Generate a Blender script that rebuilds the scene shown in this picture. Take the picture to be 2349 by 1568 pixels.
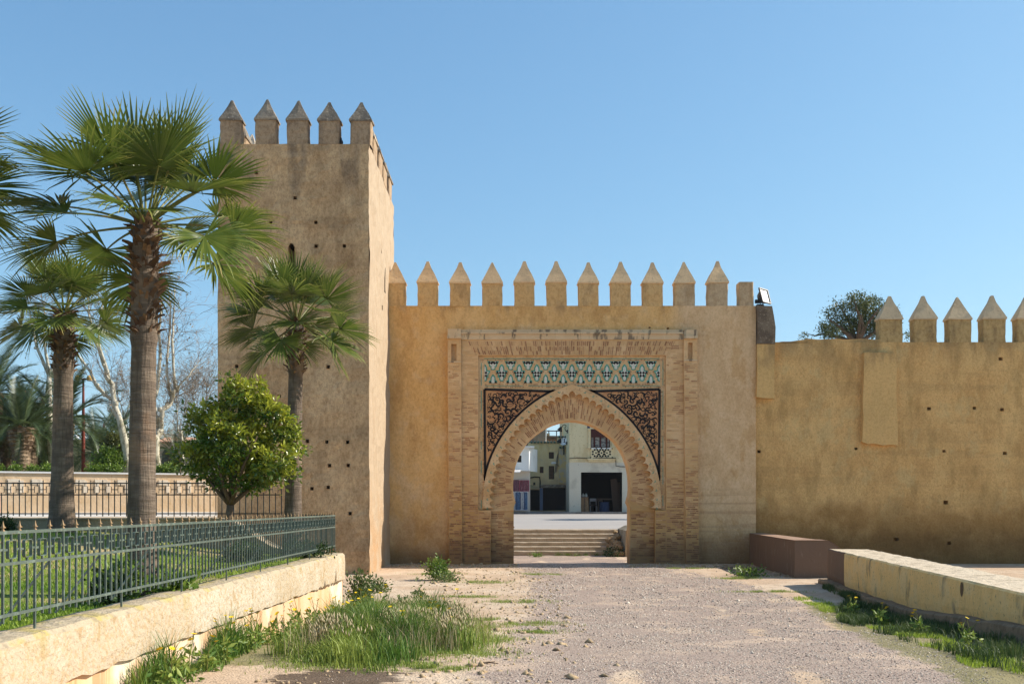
import bpy, math, random
import numpy as np
from mathutils import Vector, Matrix, noise, Quaternion
from mathutils.geometry import tessellate_polygon

for _o in list(bpy.data.objects):
    bpy.data.objects.remove(_o, do_unlink=True)
SC = bpy.context.scene
COL = SC.collection
R = math.radians
random.seed(7)

# ------------------------------------------------------------------ camera, sky, sun, exposure
CAMZ = 2.22          # eye height above the gravel in front of the gate
F = 2284.0           # focal length in the survey's picture units (2349 wide)
HZ = 1150.0          # horizon row in the same units
cam_d = bpy.data.cameras.new('camera')
cam = bpy.data.objects.new('camera', cam_d); COL.objects.link(cam)
cam.location = (0, 0, CAMZ); cam.rotation_euler = (R(90), 0, 0)
cam_d.sensor_width = 36; cam_d.lens = 35.0; cam_d.shift_y = (HZ - 784) / 2349
cam_d.clip_start = .1; cam_d.clip_end = 20000
SC.camera = cam

SUN_DIR = Vector((1.35, 0.24, 1.0)).normalized()      # towards the sun
world = bpy.data.worlds.new('World'); SC.world = world; world.use_nodes = True
wn = world.node_tree; bg = wn.nodes['Background']
sky = wn.nodes.new('ShaderNodeTexSky'); sky.sky_type = 'NISHITA'; sky.sun_disc = False
sky.sun_elevation = math.asin(SUN_DIR.z)
sky.sun_rotation = math.atan2(SUN_DIR.x, SUN_DIR.y)
sky.altitude = 400; sky.air_density = 1.0; sky.dust_density = .8; sky.ozone_density = 10.0
tint = wn.nodes.new('ShaderNodeMix'); tint.data_type = 'RGBA'; tint.blend_type = 'MULTIPLY'; tint.inputs[0].default_value = 1
tint.inputs[7].default_value = (.86, .93, .83, 1); wn.links.new(sky.outputs[0], tint.inputs[6])
# soft shoulder on the whole sky, c/(1+k c), the same in every direction
sk1 = wn.nodes.new('ShaderNodeVectorMath'); sk1.operation = 'MULTIPLY_ADD'; sk1.inputs[1].default_value = (.17,)*3; sk1.inputs[2].default_value = (1, 1, 1)
sk2 = wn.nodes.new('ShaderNodeVectorMath'); sk2.operation = 'DIVIDE'
wn.links.new(tint.outputs[2], sk1.inputs[0]); wn.links.new(tint.outputs[2], sk2.inputs[0]); wn.links.new(sk1.outputs[0], sk2.inputs[1])
wn.links.new(sk2.outputs[0], bg.inputs[0]); bg.inputs[1].default_value = .13
sun_d = bpy.data.lights.new('sun', 'SUN'); sun_d.energy = 2.75; sun_d.angle = R(.53); sun_d.color = (1, .93, .82)
sun = bpy.data.objects.new('sun', sun_d); COL.objects.link(sun)
sun.rotation_euler = (-SUN_DIR).to_track_quat('-Z', 'Y').to_euler(); sun.location = (30, 10, 40)
SC.view_settings.view_transform = 'Standard'; SC.view_settings.look = 'None'
SC.view_settings.exposure = 1.5; SC.view_settings.gamma = 1
SC.view_settings.use_curve_mapping = False
SC.render.engine = 'CYCLES'

# ------------------------------------------------------------------ helpers
def at(px, py, y):
    return Vector(((px - 1174.5) / F * y, y, CAMZ - (py - HZ) / F * y))

ORG = {}
def thing(name, label, cat, loc=(0, 0, 0), group=None):
    o = bpy.data.objects.new(name, None); COL.objects.link(o)
    o.location = loc; o['label'] = label; o['category'] = cat
    o.empty_display_size = .2
    if group: o['group'] = group
    ORG[o] = Vector(loc)
    return o

def tag(o, label, cat, group=None):
    o['label'] = label; o['category'] = cat
    if group: o['group'] = group
    return o

class MB:
    """collects faces, builds ONE mesh object"""
    def __init__(s): s.v = []; s.f = []; s.t = []; s.tone = 0.5
    def face(s, pts):
        i = len(s.v); s.v += [tuple(p) for p in pts]; s.f.append(tuple(range(i, i + len(pts)))); s.t.append(s.tone)
    def add(s, vs, fs):
        i = len(s.v); s.v += [tuple(p) for p in vs]
        for f in fs: s.f.append(tuple(i + k for k in f)); s.t.append(s.tone)
    def box(s, x0, x1, y0, y1, z0, z1, j=0, top=None):
        p = [(x0,y0,z0),(x1,y0,z0),(x1,y1,z0),(x0,y1,z0),(x0,y0,z1),(x1,y0,z1),(x1,y1,z1),(x0,y1,z1)]
        if j: p = [tuple(c + random.uniform(-j, j) for c in q) for q in p]
        s.add(p, [(0,1,5,4),(1,2,6,5),(2,3,7,6),(3,0,4,7),(4,5,6,7),(3,2,1,0)])
    def obox(s, c, ax, ay, az):
        c = Vector(c); p = [c + ax*i + ay*j + az*k for k in (-1,1) for (i,j) in ((-1,-1),(1,-1),(1,1),(-1,1))]
        s.add(p, [(0,1,5,4),(1,2,6,5),(2,3,7,6),(3,0,4,7),(4,5,6,7),(3,2,1,0)])
    def prism(s, poly, y0, y1, back=True):
        """poly: (x,z) list; extruded from y0 (front) to y1"""
        n = len(poly)
        a = sum(poly[i][0]*poly[(i+1)%n][1] - poly[(i+1)%n][0]*poly[i][1] for i in range(n))
        if a < 0: poly = poly[::-1]
        vs = [(x, y0, z) for x, z in poly] + [(x, y1, z) for x, z in poly]
        if n > 8:                               # concave outlines: triangulate the caps
            tr = tessellate_polygon([[Vector((x, z, 0)) for x, z in poly]]); fs = []
            for a_, b_, c_ in tr:
                (x1, z1), (x2, z2), (x3, z3) = poly[a_], poly[b_], poly[c_]
                if (x2-x1)*(z3-z1)-(x3-x1)*(z2-z1) < 0: b_, c_ = c_, b_
                fs.append((a_, b_, c_))
                if back: fs.append((n+c_, n+b_, n+a_))
        else:
            fs = [tuple(range(n))]
            if back: fs.append(tuple(range(2*n-1, n-1, -1)))
        fs += [(i, n+i, n+(i+1) % n, (i+1) % n) for i in range(n)]
        s.add(vs, fs)
    def prism_z(s, poly, z0, z1):
        n = len(poly)
        a = sum(poly[i][0]*poly[(i+1)%n][1] - poly[(i+1)%n][0]*poly[i][1] for i in range(n))
        if a < 0: poly = poly[::-1]
        vs = [(x, y, z0) for x, y in poly] + [(x, y, z1) for x, y in poly]
        s.add(vs, [tuple(range(n-1, -1, -1)), tuple(range(n, 2*n))] + [(i, (i+1) % n, n+(i+1) % n, n+i) for i in range(n)])
    def tube(s, pts, rad, n=6, cap=True):
        pts = [Vector(p) for p in pts]; m = len(pts)
        if not hasattr(rad, '__len__'): rad = [rad]*m
        vs = []; ref = None
        for i, p in enumerate(pts):
            d = (pts[min(i+1, m-1)] - pts[max(i-1, 0)])
            d = d.normalized() if d.length > 1e-9 else Vector((0, 0, 1))
            if ref is None:
                ref = Vector((1, 0, 0)) if abs(d.x) < .8 else Vector((0, 1, 0))
            u = (ref - d*ref.dot(d)); u = u.normalized() if u.length > 1e-6 else d.orthogonal().normalized()
            ref = u; w = d.cross(u)
            for k in range(n):
                a = 2*math.pi*k/n
                vs.append(p + (u*math.cos(a) + w*math.sin(a))*rad[i])
        fs = [(i*n+k, i*n+(k+1) % n, (i+1)*n+(k+1) % n, (i+1)*n+k) for i in range(m-1) for k in range(n)]
        if cap: fs += [tuple(range(n-1, -1, -1)), tuple(range((m-1)*n, m*n))]
        s.add(vs, fs)
    def ellip(s, c, r, nu=10, nv=6):
        c = Vector(c); vs = []; fs = []
        for j in range(nv+1):
            b = -math.pi/2 + math.pi*j/nv
            for i in range(nu):
                a = 2*math.pi*i/nu
                vs.append(c + Vector((r[0]*math.cos(a)*math.cos(b), r[1]*math.sin(a)*math.cos(b), r[2]*math.sin(b))))
        for j in range(nv):
            for i in range(nu):
                fs.append((j*nu+i, j*nu+(i+1) % nu, (j+1)*nu+(i+1) % nu, (j+1)*nu+i))
        s.add(vs, fs)
    def mesh(s, name, m, o=Vector((0, 0, 0)), smooth=False):
        me = bpy.data.meshes.new(name)
        me.from_pydata([(x-o.x, y-o.y, z-o.z) for x, y, z in s.v], [], s.f)
        if m: me.materials.append(m)
        at_ = me.attributes.new('tone', 'FLOAT', 'FACE'); at_.data.foreach_set('value', s.t)
        if smooth: me.polygons.foreach_set('use_smooth', [True]*len(me.polygons))
        me.update()
        return me
    def build(s, name, m, parent=None, kind=None, smooth=False, origin=None):
        o_ = ORG[parent] if parent else (Vector(origin) if origin else Vector((0, 0, 0)))
        me = s.mesh(name, m, o_, smooth)
        ob = bpy.data.objects.new(name, me); COL.objects.link(ob)
        ORG[ob] = o_.copy()
        if parent: ob.parent = parent
        else: ob.location = o_
        if kind: ob['kind'] = kind
        return ob

def inst(me, name, parent, loc, rot=None, scale=None):
    """another object sharing a mesh; loc in world coordinates"""
    ob = bpy.data.objects.new(name, me); COL.objects.link(ob)
    p = ORG[parent] if parent else Vector((0, 0, 0))
    ob.parent = parent; ob.location = Vector(loc) - p
    if rot is not None: ob.rotation_euler = rot
    if scale is not None: ob.scale = scale
    ORG[ob] = Vector(loc)
    return ob

def np_mesh(name, V, Fc, m, tone=None, parent=None, kind=None, origin=None, ptone=None, smooth=False):
    """V (N,3) array, Fc (M,k) array"""
    o_ = ORG[parent] if parent else (Vector(origin) if origin is not None else Vector((0, 0, 0)))
    V = np.asarray(V, dtype=np.float32) - np.array(o_, dtype=np.float32)
    Fc = np.asarray(Fc, dtype=np.int32); M_, k = Fc.shape
    me = bpy.data.meshes.new(name)
    me.vertices.add(len(V)); me.vertices.foreach_set('co', V.ravel())
    me.loops.add(M_*k); me.loops.foreach_set('vertex_index', Fc.ravel())
    me.polygons.add(M_); me.polygons.foreach_set('loop_start', np.arange(0, M_*k, k, dtype=np.int32))
    try: me.polygons.foreach_set('loop_total', np.full(M_, k, dtype=np.int32))
    except Exception: pass
    if m: me.materials.append(m)
    if tone is not None:
        a = me.attributes.new('tone', 'FLOAT', 'FACE'); a.data.foreach_set('value', np.asarray(tone, dtype=np.float32))
    if ptone is not None:
        a = me.attributes.new('tone', 'FLOAT', 'POINT'); a.data.foreach_set('value', np.asarray(ptone, dtype=np.float32))
    if smooth: me.polygons.foreach_set('use_smooth', np.ones(M_, dtype=bool))
    me.update(calc_edges=True); me.validate()
    ob = bpy.data.objects.new(name, me); COL.objects.link(ob); ORG[ob] = o_.copy()
    if parent: ob.parent = parent
    else: ob.location = o_
    if kind: ob['kind'] = kind
    return ob

def smooth01(t):
    t = max(0., min(1., t)); return t*t*(3-2*t)
def fn(x, y, z=0.): return noise.noise(Vector((x, y, z)))

# ------------------------------------------------------------------ materials
def C4(c): return (c[0], c[1], c[2], 1)
class NB:
    def __init__(s, name):
        s.m = bpy.data.materials.new(name); s.m.use_nodes = True; s.t = s.m.node_tree; s.n = s.t.nodes; s.l = s.t.links
        s.b = s.n['Principled BSDF']; s.out = s.n['Material Output']
        g = s.n.new('ShaderNodeNewGeometry'); s.pos = g.outputs['Position']; s._xyz = None
    def xyz(s):
        if not s._xyz:
            q = s.n.new('ShaderNodeSeparateXYZ'); s.l.new(s.pos, q.inputs[0]); s._xyz = q.outputs
        return s._xyz
    def math(s, op, a, b=None, c=None):
        q = s.n.new('ShaderNodeMath'); q.operation = op
        for i, v in enumerate((a, b, c)):
            if v is None: continue
            if isinstance(v, (int, float)): q.inputs[i].default_value = v
            else: s.l.new(v, q.inputs[i])
        return q.outputs[0]
    def noise(s, sc, detail=4, rough=.55, dist=0):
        if not hasattr(sc, '__len__'): sc = (sc, sc, sc)
        v = s.n.new('ShaderNodeVectorMath'); v.operation = 'MULTIPLY'
        s.l.new(s.pos, v.inputs[0]); v.inputs[1].default_value = sc
        q = s.n.new('ShaderNodeTexNoise'); s.l.new(v.outputs[0], q.inputs['Vector'])
        q.inputs['Scale'].default_value = 1; q.inputs['Detail'].default_value = detail
        q.inputs['Roughness'].default_value = rough; q.inputs['Distortion'].default_value = dist
        return q.outputs[0]
    def vor(s, sc, feature='F1'):
        v = s.n.new('ShaderNodeVectorMath'); v.operation = 'MULTIPLY'
        if not hasattr(sc, '__len__'): sc = (sc, sc, sc)
        s.l.new(s.pos, v.inputs[0]); v.inputs[1].default_value = sc
        q = s.n.new('ShaderNodeTexVoronoi'); q.feature = feature; s.l.new(v.outputs[0], q.inputs['Vector']); q.inputs['Scale'].default_value = 1
        return q
    def ramp(s, v, lo, hi, a=0., b=1.):
        q = s.n.new('ShaderNodeMapRange'); q.interpolation_type = 'SMOOTHSTEP'
        s.l.new(v, q.inputs[0]); q.inputs[1].default_value = lo; q.inputs[2].default_value = hi
        q.inputs[3].default_value = a; q.inputs[4].default_value = b
        return q.outputs[0]
    def mix(s, fac, a, b, mode='MIX'):
        q = s.n.new('ShaderNodeMix'); q.data_type = 'RGBA'; q.blend_type = mode
        for i, v in ((0, fac), (6, a), (7, b)):
            if isinstance(v, (int, float)): q.inputs[i].default_value = v
            elif isinstance(v, tuple): q.inputs[i].default_value = C4(v)
            else: s.l.new(v, q.inputs[i])
        return q.outputs[2]
    def attr(s, name='tone'):
        q = s.n.new('ShaderNodeAttribute'); q.attribute_name = name; return q.outputs['Fac']
    def rnd(s):
        q = s.n.new('ShaderNodeObjectInfo'); return q.outputs['Random']
    def bump(s, h, dist=.02, strength=1.):
        q = s.n.new('ShaderNodeBump'); q.inputs['Distance'].default_value = dist; q.inputs['Strength'].default_value = strength
        s.l.new(h, q.inputs['Height'])
        if s.b.inputs['Normal'].is_linked: s.l.new(s.b.inputs['Normal'].links[0].from_socket, q.inputs['Normal'])
        s.l.new(q.outputs[0], s.b.inputs['Normal'])
    def done(s, col, rough=.85, spec=.25, metal=0):
        if isinstance(col, tuple): s.b.inputs['Base Color'].default_value = C4(col)
        else: s.l.new(col, s.b.inputs['Base Color'])
        s.b.inputs['Roughness'].default_value = rough; s.b.inputs['Specular IOR Level'].default_value = spec
        s.b.inputs['Metallic'].default_value = metal
        return s.m

def M(name, col, layers=(), rough=.88, spec=.2, bumps=(), metal=0):
    """layers: dicts  sc, lo, hi, col, k (strength), z=(z_full, z_none, amp), x=(...), tone/rnd flags"""
    b = NB(name); c = col
    for L in layers:
        if L.get('rnd'): f = b.ramp(b.rnd(), L.get('lo', 0), L.get('hi', 1))
        elif L.get('tone'): f = b.ramp(b.attr(), L.get('lo', 0), L.get('hi', 1))
        elif 'sc' in L: f = b.ramp(b.noise(L['sc'], L.get('d', 4), L.get('r', .55), L.get('w', 0)), L.get('lo', .4), L.get('hi', .6))
        else: f = None
        for ax, idx in (('z', 2), ('x', 0), ('y', 1)):
            if ax in L:
                a0, a1, amp = L[ax]
                p = b.xyz()[idx]
                if amp: p = b.math('ADD', p, b.math('MULTIPLY', b.math('SUBTRACT', b.noise(L.get('asc', .9), 5), .5), amp*2))
                g = b.ramp(p, a0, a1, 1, 0) if a0 < a1 else b.ramp(p, a1, a0, 0, 1)
                f = g if f is None else b.math('MULTIPLY', f, g)
        f = b.math('MULTIPLY', f, L.get('k', 1.))
        c = b.mix(f, c, L['col'], L.get('mode', 'MIX'))
    for sc, dist, st in bumps: b.bump(b.noise(sc, 5, .6), dist, st)
    return b.done(c, rough, spec, metal)

def leafmat(name, c0, c1, tip=None, trans=.35, rough=.45, spec=.4, nsc=1.5, alt=None, tone_lo=0, tone_hi=1):
    """two-tone leaf: 'tone' attribute blends c0 -> c1 ; mixes in translucency"""
    b = NB(name)
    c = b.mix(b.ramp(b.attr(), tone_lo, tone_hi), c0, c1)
    if tip is not None:
        c = b.mix(b.ramp(b.attr(), .86, 1.0), c, tip)
    if alt is not None:
        c = b.mix(b.math('MULTIPLY', b.ramp(b.noise(nsc, 3), .5, .65), .7), c, alt)
    m = b.done(c, rough, spec)
    tr = b.n.new('ShaderNodeBsdfTranslucent'); b.l.new(c, tr.inputs[0])
    mx = b.n.new('ShaderNodeMixShader'); mx.inputs[0].default_value = trans
    b.l.new(b.b.outputs[0], mx.inputs[1]); b.l.new(tr.outputs[0], mx.inputs[2]); b.l.new(mx.outputs[0], b.out.inputs[0])
    return m

MT = {}
# plastered walls
MT['gate_plaster'] = M('gate_plaster', (.74, .45, .175), [
    dict(sc=.45, lo=.42, hi=.62, col=(.78, .50, .22), k=.8),
    dict(sc=(1.2, 1.2, .35), lo=.5, hi=.7, col=(.58, .33, .12), k=.45),
    dict(x=(6.3, 5.5, .35), col=(.70, .485, .275), k=1., asc=.7),
    dict(sc=2.2, lo=.5, hi=.75, col=(.74, .54, .33), k=.45),
    dict(sc=(.9, .9, .5), lo=.54, hi=.60, col=(.52, .29, .10), k=.45, d=7, r=.65),
    dict(z=(4.2, 5.2, .5), sc=(.7, .7, .5), lo=.5, hi=.6, col=(.76, .56, .34), k=.55),
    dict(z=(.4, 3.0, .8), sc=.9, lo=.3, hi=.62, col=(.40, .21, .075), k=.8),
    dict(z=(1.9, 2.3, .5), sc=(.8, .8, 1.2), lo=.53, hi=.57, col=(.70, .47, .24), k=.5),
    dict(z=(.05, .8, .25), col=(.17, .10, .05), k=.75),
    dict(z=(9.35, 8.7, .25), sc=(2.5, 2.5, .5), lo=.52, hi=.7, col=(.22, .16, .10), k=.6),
    dict(sc=(16, 16, 11), lo=.5, hi=.72, col=(.48, .28, .11), k=.45, d=6, r=.7),
    dict(sc=(.3, .3, 8), lo=.48, hi=.6, col=(.50, .32, .17), k=.7, z=(2.2, 2.9, .3), x=(6.75, 6.3, .15)),
    dict(z=(.5, 1.3, .4), x=(6.75, 6.3, .15), col=(.30, .17, .08), k=.7),
    dict(sc=(15, 15, 12), lo=.42, hi=.62, col=(.72, .65, .56), k=0.5, d=8, r=.8, mode='MULTIPLY'), dict(sc=(1.3, 1.3, 0.7), lo=.42, hi=.62, col=(.80, .72, .62), k=0.6, d=8, r=.8, mode='MULTIPLY')],
    bumps=((1.6, .05, .6), (14, .02, .8)))
MT['tower_plaster'] = M('tower_plaster', (.60, .40, .215), [
    dict(sc=(.12, .12, 2.6), lo=.5, hi=.62, col=(.30, .20, .11), k=.35, d=3),
    dict(sc=.5, lo=.42, hi=.6, col=(.66, .455, .255), k=.8),
    dict(sc=(.9, .9, .7), lo=.5, hi=.68, col=(.34, .215, .105), k=.5, d=8, r=.62),
    dict(sc=(1.6, 1.6, .45), lo=.5, hi=.72, col=(.36, .23, .125), k=.5),
    dict(sc=(19, 19, 12), lo=.52, hi=.70, col=(.25, .155, .08), k=.6, d=6, r=.7),
    dict(sc=26, lo=.58, hi=.75, col=(.22, .14, .08), k=.45),
    dict(z=(12.6, 10.5, 1.4), sc=(1.4, 1.4, .35), lo=.47, hi=.66, col=(.20, .15, .105), k=.75),
    dict(z=(.2, 2.6, .8), sc=.9, lo=.35, hi=.6, col=(.27, .155, .07), k=.7),
    dict(sc=(11, 11, 8), lo=.42, hi=.62, col=(.58, .53, .47), k=0.65, d=8, r=.8, mode='MULTIPLY'), dict(sc=(1.5, 1.5, 0.5), lo=.42, hi=.62, col=(.66, .62, .58), k=0.6, d=8, r=.8, mode='MULTIPLY')],
    bumps=((3, .05, .6), (14, .025, .9)))
MT['tower_side'] = M('tower_plaster_sunlit', (.42, .325, .225), [  # sunlit face: greyer copy of the tower plaster, sunlight put into the colour
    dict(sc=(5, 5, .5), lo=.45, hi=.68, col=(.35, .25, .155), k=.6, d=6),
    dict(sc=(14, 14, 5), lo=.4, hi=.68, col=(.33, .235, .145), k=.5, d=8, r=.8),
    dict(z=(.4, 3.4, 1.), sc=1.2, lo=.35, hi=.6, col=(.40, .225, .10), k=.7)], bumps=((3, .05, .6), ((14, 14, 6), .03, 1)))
MT['right_plaster'] = M('right_plaster', (.68, .42, .165), [
    dict(sc=(.12, .12, 2.2), lo=.5, hi=.62, col=(.46, .30, .12), k=.35, d=3),
    dict(sc=.5, lo=.42, hi=.62, col=(.73, .48, .20), k=.8),
    dict(sc=(1.8, 1.8, .6), lo=.5, hi=.7, col=(.43, .275, .10), k=.6),
    dict(sc=(15, 15, 10), lo=.5, hi=.72, col=(.36, .22, .085), k=.55, d=6, r=.7),
    dict(sc=(.8, .8, .6), lo=.53, hi=.60, col=(.60, .44, .20), k=.5, d=7, r=.65),
    dict(sc=24, lo=.6, hi=.72, col=(.25, .16, .06), k=.5),
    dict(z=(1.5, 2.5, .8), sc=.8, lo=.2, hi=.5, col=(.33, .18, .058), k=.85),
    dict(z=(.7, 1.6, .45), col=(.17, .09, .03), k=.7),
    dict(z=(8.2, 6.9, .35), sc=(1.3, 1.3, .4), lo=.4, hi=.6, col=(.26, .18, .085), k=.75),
    dict(sc=(16, 16, 12), lo=.42, hi=.62, col=(.66, .60, .52), k=0.5, d=8, r=.8, mode='MULTIPLY'), dict(sc=(1.2, 1.2, 0.6), lo=.42, hi=.62, col=(.72, .67, .6), k=0.6, d=8, r=.8, mode='MULTIPLY')],
    bumps=((2.5, .05, .7), (13, .02, .9)))
MT['merlon'] = M('merlon_plaster', (.64, .40, .17), [
    dict(sc=1.5, lo=.45, hi=.65, col=(.62, .42, .2), k=.6),
    dict(x=(6.3, 5.5, .35), col=(.50, .375, .235), k=.9, asc=.7),
    dict(sc=(3, 3, .8), lo=.52, hi=.7, col=(.36, .23, .11), k=.6),
    dict(sc=(8, 8, 6), lo=.42, hi=.62, col=(.68, .62, .55), k=0.7, d=8, r=.8, mode='MULTIPLY')], bumps=((8, .02, .8),))
MT['merlon_cap'] = M('merlon_cap_plaster', (.72, .50, .28), [
    dict(sc=2.5, lo=.5, hi=.7, col=(.48, .33, .2), k=.6),
    dict(sc=14, lo=.55, hi=.72, col=(.33, .24, .16), k=.55)], bumps=((10, .02, .8),))
MT['tower_cap'] = M('tower_cap_plaster', (.235, .19, .14), [
    dict(rnd=True, lo=.75, hi=.95, col=(.50, .42, .32), k=.9),
    dict(sc=3.5, lo=.45, hi=.6, col=(.13, .11, .09), k=.7),
    dict(sc=16, lo=.56, hi=.68, col=(.40, .35, .27), k=.7)], bumps=((12, .03, 1),))
MT['tower_merlon'] = M('tower_merlon_plaster', (.41, .29, .18), [
    dict(sc=(3, 3, .9), lo=.48, hi=.68, col=(.25, .18, .12), k=.75),
    dict(sc=(9, 9, 7), lo=.42, hi=.62, col=(.55, .5, .45), k=0.7, d=8, r=.8, mode='MULTIPLY')], bumps=((10, .03, .9),))
MT['right_merlon'] = M('right_merlon_plaster', (.46, .32, .14), [
    dict(sc=(3, 3, .9), lo=.48, hi=.68, col=(.27, .18, .08), k=.7),
    dict(sc=(9, 9, 7), lo=.42, hi=.62, col=(.6, .55, .48), k=0.7, d=8, r=.8, mode='MULTIPLY')], bumps=((10, .02, .9),))
MT['right_cap'] = M('right_cap_plaster', (.55, .42, .26), [
    dict(sc=3, lo=.5, hi=.7, col=(.42, .31, .19), k=.6),
    dict(sc=14, lo=.55, hi=.72, col=(.3, .22, .14), k=.5)], bumps=((10, .02, .8),))
MT['panel_plaster'] = M('panel_plaster', (.66, .425, .17), [
    dict(sc=(2, 2, .8), lo=.45, hi=.65, col=(.58, .38, .15), k=.6),
    dict(z=(7.6, 6.6, .4), sc=(2, 2, .5), lo=.4, hi=.6, col=(.27, .18, .085), k=.7),
    dict(sc=(14, 14, 11), lo=.42, hi=.62, col=(.66, .6, .52), k=.5, d=8, r=.8, mode='MULTIPLY')], bumps=((4, .03, .7), (14, .015, .9)))
MT['spout_dark'] = M('spout_dark', (.19, .145, .10), [
    dict(sc=2, lo=.45, hi=.6, col=(.11, .08, .055), k=.8), dict(sc=22, lo=.55, hi=.68, col=(.36, .29, .21), k=.6)], bumps=((12, .03, 1),))
MT['hole'] = M('hole_earth', (.16, .10, .055), rough=.95)
# portal
MT['mortar'] = M('lime_mortar', (.62, .39, .185), [
    dict(sc=1.0, lo=.42, hi=.62, col=(.72, .49, .27), k=.7),
    dict(sc=(5, 5, 9), lo=.5, hi=.7, col=(.50, .29, .13), k=.5),
    dict(z=(1.6, 4.4, .7), sc=.7, lo=.25, hi=.55, col=(.46, .26, .09), k=.8),
    dict(z=(.35, 1.3, .5), col=(.2, .115, .055), k=.75)], bumps=((25, .012, .8),))
MT['brick'] = M('worn_brick', (.62, .40, .20), [
    dict(tone=True, lo=.25, hi=.55, col=(.42, .22, .11)),
    dict(tone=True, lo=.55, hi=.95, col=(.26, .125, .062)),
    dict(sc=6, lo=.5, hi=.7, col=(.5, .33, .18), k=.5),
    dict(z=(.35, 1.3, .5), col=(.12, .07, .04), k=.65)], bumps=((40, .01, .8),))
MT['brick_single'] = M('worn_brick_single', (.56, .34, .16), [
    dict(rnd=True, lo=.1, hi=.5, col=(.40, .21, .10)),
    dict(rnd=True, lo=.45, hi=.95, col=(.25, .12, .06)),
    dict(sc=6, lo=.5, hi=.7, col=(.48, .31, .16), k=.5),
    dict(z=(.35, 1.3, .5), col=(.12, .07, .04), k=.65)], bumps=((40, .01, .8),))
MT['stucco'] = M('carved_stucco', (.62, .405, .205), [
    dict(z=(1.6, 4.4, .7), sc=.7, lo=.25, hi=.55, col=(.50, .29, .115), k=.7),
    dict(sc=2.2, lo=.45, hi=.65, col=(.72, .52, .31), k=.6),
    dict(sc=4, lo=.55, hi=.66, col=(.42, .27, .14), k=.6),
    dict(sc=16, lo=.57, hi=.68, col=(.36, .19, .1), k=.7)], bumps=((20, .012, .9),))
MT['cornice'] = M('cornice_stone', (.62, .45, .27), [
    dict(sc=(5, 5, 1.2), lo=.53, hi=.62, col=(.12, .095, .07), k=.8),
    dict(sc=2, lo=.45, hi=.65, col=(.68, .52, .33), k=.6)], bumps=((18, .02, .8),))
MT['terracotta'] = M('terracotta', (.56, .29, .13), [dict(sc=1.6, lo=.4, hi=.65, col=(.44, .20, .095), k=.9), dict(sc=9, lo=.5, hi=.7, col=(.5, .3, .16), k=.5)])
MT['black_glaze'] = M('black_glaze', (.018, .014, .013), [dict(sc=12, lo=.58, hi=.7, col=(.055, .05, .05), k=.7)], rough=.7, spec=.2)
MT['green_glaze'] = M('green_glaze', (.035, .23, .145), [dict(sc=7, lo=.4, hi=.65, col=(.08, .36, .27), k=.8), dict(sc=22, lo=.6, hi=.72, col=(.35, .34, .24), k=.6)], rough=.3, spec=.5)
MT['white_glaze'] = M('white_glaze', (.60, .57, .48), [dict(sc=18, lo=.5, hi=.7, col=(.44, .42, .36), k=.6)], rough=.35, spec=.5)
# low walls
MT['band_plaster'] = M('band_plaster', (.47, .38, .265), [
    dict(sc=1.3, lo=.45, hi=.62, col=(.54, .46, .35), k=.8),
    dict(sc=19, lo=.50, hi=.62, col=(.44, .30, .155), k=.6, d=3),
    dict(sc=(6, 6, 3.5), lo=.56, hi=.66, col=(.38, .25, .12), k=.7, d=6),
    dict(sc=(3, 3, .5), lo=.52, hi=.72, col=(.36, .28, .10), k=.75, z=(1.25, .95, .1)),
    dict(sc=24, lo=.6, hi=.7, col=(.36, .24, .13), k=.6)], bumps=((16, .03, 1), (50, .008, .8)))
MT['lower_plaster'] = M('lower_plaster', (.63, .44, .28), [
    dict(sc=(1.8, 1.8, .12), lo=.45, hi=.65, col=(.66, .37, .18), k=.8),
    dict(sc=(5, 5, .25), lo=.57, hi=.66, col=(.42, .22, .1), k=.75),
    dict(sc=1, lo=.5, hi=.65, col=(.76, .66, .52), k=.7)], bumps=((12, .012, .6),))
MT['brown_plaster'] = M('brown_plaster', (.175, .108, .07), [
    dict(sc=(4, 4, .7), lo=.5, hi=.7, col=(.21, .12, .075), k=.7), dict(sc=(9, 9, 2), lo=.6, hi=.7, col=(.30, .22, .16), k=.5)], bumps=((12, .015, .8),))
MT['yellow_plaster'] = M('yellow_plaster', (.82, .53, .21), [
    dict(sc=(6, 6, 3), lo=.38, hi=.7, col=(.62, .40, .16), k=.5, d=8, r=.75), dict(sc=(2.6, 2.6, 1.2), lo=.55, hi=.68, col=(.17, .13, .085), k=.8, d=6),
    dict(sc=2, lo=.45, hi=.65, col=(.72, .54, .28), k=.5),
    dict(sc=20, lo=.58, hi=.7, col=(.2, .15, .09), k=.6)], bumps=((12, .025, 1),))
MT['coping'] = M('worn_coping', (.60, .49, .35), [
    dict(sc=4, lo=.5, hi=.63, col=(.36, .28, .19), k=.8), dict(sc=22, lo=.55, hi=.68, col=(.22, .17, .11), k=.6)], bumps=((14, .04, 1),))
MT['concrete'] = M('kerb_concrete', (.36, .29, .20), [
    dict(sc=(2, 2, .7), lo=.45, hi=.65, col=(.22, .17, .11), k=.8), dict(sc=18, lo=.55, hi=.7, col=(.45, .38, .28), k=.5)], bumps=((16, .02, 1),))
MT['step_stone'] = M('step_stone', (.43, .35, .26), [
    dict(sc=2.2, lo=.45, hi=.65, col=(.33, .26, .18), k=.7), dict(sc=18, lo=.56, hi=.7, col=(.26, .2, .12), k=.6)], bumps=((16, .025, 1),))
MT['rubble'] = M('rubble_stone', (.40, .29, .17), [dict(rnd=True, lo=.2, hi=.9, col=(.27, .18, .1)), dict(sc=10, lo=.5, hi=.7, col=(.5, .4, .26), k=.5)], bumps=((14, .03, 1),))
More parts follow.
